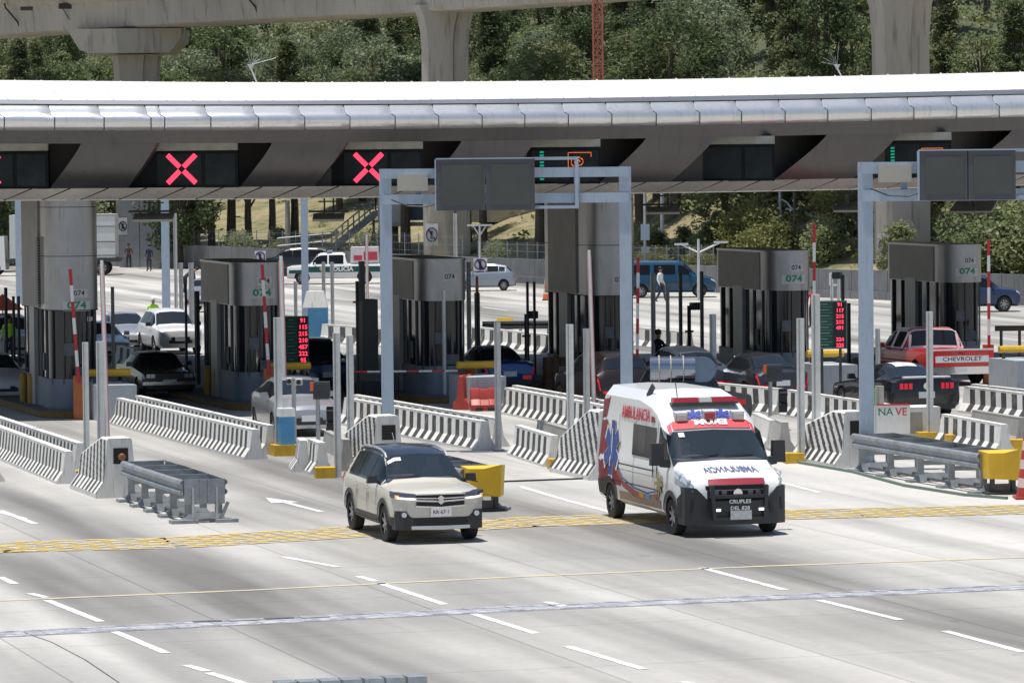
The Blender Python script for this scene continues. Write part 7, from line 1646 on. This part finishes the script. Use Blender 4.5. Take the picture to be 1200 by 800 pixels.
# ================================================================ PEOPLE
skin_c = mat('skin', (.35, .20, .13), .6)
def person(px, py, label, cols, h=1.7, pose='stand', rz=0.0, hat=None, z=0, loc=None):
    t = thing('person', label, 'person', loc or G(px, py), rz); s = h/1.75
    J = {'pel': (0, 0, .95, .135), 'spn': (0, 0, 1.15, .125), 'cst': (0, 0, 1.36, .15), 'nck': (0, .0, 1.50, .055), 'hd0': (0, .01, 1.58, .075), 'hd1': (0, .01, 1.69, .085)}
    B = [('pel', 'spn'), ('spn', 'cst'), ('cst', 'nck'), ('nck', 'hd0'), ('hd0', 'hd1')]
    for k, sx in (('l', -1), ('r', 1)):
        J.update({'hip'+k: (sx*.10, 0, .88, .10), 'kn'+k: (sx*.12, .02, .48, .065), 'an'+k: (sx*.13, -.02, .09, .045), 'ft'+k: (sx*.14, .14, .04, .04), 'sh'+k: (sx*.19, 0, 1.42, .06), 'el'+k: (sx*.26, -.03, 1.14, .045), 'wr'+k: (sx*.26, .08, .92, .035), 'ha'+k: (sx*.26, .11, .82, .04)})
        B += [('pel', 'hip'+k), ('hip'+k, 'kn'+k), ('kn'+k, 'an'+k), ('an'+k, 'ft'+k), ('cst', 'sh'+k), ('sh'+k, 'el'+k), ('el'+k, 'wr'+k), ('wr'+k, 'ha'+k)]
    if pose == 'bend':
        for k in ('spn', 'cst', 'nck', 'hd0', 'hd1', 'shl', 'shr', 'ell', 'elr', 'wrl', 'wrr', 'hal', 'har'):
            x, y, z_, r_ = J[k]; dz = z_-.95; a = R(62); J[k] = (x, y*math.cos(a)+dz*math.sin(a), .95+dz*math.cos(a)-y*math.sin(a), r_)
        for k in ('el', 'wr', 'ha'):
            for q in 'lr': x, y, z_, r_ = J['sh'+q]; d = {'el': .28, 'wr': .52, 'ha': .6}[k]; J[k+q] = (x, y+.05, z_-d, J[k+q][3])
    if pose == 'sit':
        for k, sx in (('l', -1), ('r', 1)):
            J['kn'+k] = (sx*.14, .42, .95, .07); J['an'+k] = (sx*.14, .50, .55, .045); J['ft'+k] = (sx*.14, .62, .50, .04); J['hip'+k] = (sx*.10, .06, .93, .10)
            J['el'+k] = (sx*.27, .16, 1.18, .045); J['wr'+k] = (sx*.20, .38, 1.26, .035); J['ha'+k] = (sx*.17, .44, 1.29, .04)
    if pose == 'walk': J['knl'] = (-.12, .15, .50, .065); J['anl'] = (-.12, .22, .10, .045); J['ftl'] = (-.12, .36, .05, .04); J['anr'] = (.12, -.22, .10, .045); J['ftr'] = (.12, -.08, .05, .04)
    if pose == 'arms': J['ell'] = (-.30, .15, 1.2, .045); J['wrl'] = (-.18, .36, 1.25, .035); J['hal'] = (-.14, .42, 1.27, .04); J['elr'] = (.30, .12, 1.2, .045); J['wrr'] = (.2, .34, 1.2, .035); J['har'] = (.16, .4, 1.22, .04)
    names = list(J); me = bpy.data.meshes.new('body'); me.from_pydata([J[k][:3] for k in names], [(names.index(a), names.index(b)) for a, b in B], [])
    o = bpy.data.objects.new('body', me); COL.objects.link(o); md = o.modifiers.new('s', 'SKIN'); sv = me.skin_vertices[0].data
    for i, k in enumerate(names): sv[i].radius = (J[k][3], J[k][3]*(.75 if k in ('pel', 'spn', 'cst') else 1)); 
    sv[0].use_root = True
    o.modifiers.new('u', 'SUBSURF').levels = 2
    dg = bpy.context.evaluated_depsgraph_get(); m2 = bpy.data.meshes.new_from_object(o.evaluated_get(dg)); bpy.data.objects.remove(o)
    for m_ in (skin_c, cols[0], cols[1], rubber): m2.materials.append(m_)
    segs = [(Vector(J[a][:3]), Vector(J[b][:3]), a, b) for a, b in B]
    for p in m2.polygons:
        c = p.center; best = min(segs, key=lambda q: (c-(q[0]+(q[1]-q[0])*max(0, min(1, (c-q[0]).dot(q[1]-q[0])/(q[1]-q[0]).length_squared)))).length)
        b = best[3]; p.material_index = 0 if b in ('hd0', 'hd1', 'hal', 'har') else (2 if b[:3] in ('hip', 'kn'+b[2:3], 'anl', 'anr') or b[:2] in ('kn', 'an') else (3 if b[:2] == 'ft' else 1)); p.use_smooth = True
    o = bpy.data.objects.new('body', m2); COL.objects.link(o); o.parent = t; o.scale = (s, s, s)
    hx, hy, hz, _ = J['hd1']; mb = MB(); mb.sph((hx*s, (hy-.02)*s, (hz+.02)*s), .105*s, 12, sc=(1, 1.05, .95)); mb.build('hat' if hat else 'hair', hat or mat('dark_hair', (.02, .015, .01), .7), t)
    if hat: mb = MB(); mb.cyl((hx*s, hy*s, (hz+.0)*s), (hx*s, hy*s, (hz+.02)*s), .17*s, n=14); mb.build('hat_brim', hat, t)
    mb = MB(); mb.sph((hx*s, (hy+.10)*s, (hz-.03)*s), .018*s, 6, sc=(1, 1.4, 1.2)); mb.build('nose', skin_c, t)
    return t
hv = mat('hi_vis_yellow', (.45, .80, .05), .6); jean = mat('dark_jeans', (.03, .04, .07), .8); blkc = mat('black_cloth', (.015, .015, .018), .8); whc = mat('white_cloth', (.70, .70, .70), .8); redc = mat('red_cloth', (.5, .02, .03), .7); navc = mat('navy_cloth', (.02, .03, .07), .8)
person(180, 398, 'person in a yellow-green vest and white sun hat between silver sedan and white crossover', (hv, jean), 1.72, rz=R(200), hat=whc)
person(11, 425, 'person in a yellow-green vest at the left edge among the white cars', (hv, jean), 1.70, rz=R(170))
person(175, 318, 'person in dark clothes standing at the clad panel wall near the left pillar', (navc, jean), 1.8, rz=R(150))
person(217, 345, 'person in black bending forward by the stair tower', (blkc, blkc), 1.9, pose='bend', rz=R(-70))
person(774, 354, 'person in a white shirt and jeans walking beside the blue van', (whc, jean), 1.75, pose='walk', rz=R(-120))
person(772, 452, 'person in black leaning between the dark crossover and the blue-grey hatchback', (blkc, blkc), 1.75, pose='arms', rz=R(-60))
person(953, 384, 'person in a red jacket standing behind the fifth toll booth', (redc, blkc), 1.75, rz=R(160))
person(424, 386, 'person in black with a camera standing left of the dark machine cabinet', (blkc, blkc), 1.7, pose='arms', rz=R(100))
person(151, 314, 'person in brown beside the clad panel wall, left of the one in dark clothes', (mat('brown_cloth', (.12, .07, .05), .8), jean), 1.7, rz=R(180))
# parasol at the left edge
p = G(4, 420); t = thing('parasol', 'orange-red parasol at the left edge above the person in a yellow-green vest', 'parasol', p); mb = MB(); n = 8; z = ZAT(p, 352)
for i in range(n): a0, a1 = 2*math.pi*i/n, 2*math.pi*(i+1)/n; mb.add([(0, 0, z+.25), (.8*math.cos(a0), .8*math.sin(a0), z-.35), (.8*math.cos(a1), .8*math.sin(a1), z-.35)], [(0, 1, 2)])
mb.build('canopy', mat('parasol_red', (.70, .12, .05), .7), t, smooth=0); mb = MB(); mb.cyl((0, 0, 0), (0, 0, z+.2), .025, n=6); mb.build('pole', galv, t)
for o in list(bpy.data.objects):      # unique fallback: structure flags already set
    pass

# drivers, seated behind the wheels
for car_, f_, zs_, lab, cl in ((SUVC, .445, .70, 'person in a dark shirt seated at the wheel of the beige crossover', (navc, jean)), (AMBC, .315, .96, 'person in a pale shirt seated at the wheel of the ambulance', (mat('pale_shirt', (.35, .38, .42), .8), jean))):
    p = car_.t.matrix_basis.copy(); q = Matrix.Rotation(car_.t.rotation_euler.z, 3, 'Z') @ Vector((car_.W*.20, car_.Y(f_), zs_-.87)) + car_.t.location
    person(0, 0, lab, cl, 1.68, pose='sit', rz=car_.t.rotation_euler.z, loc=q)
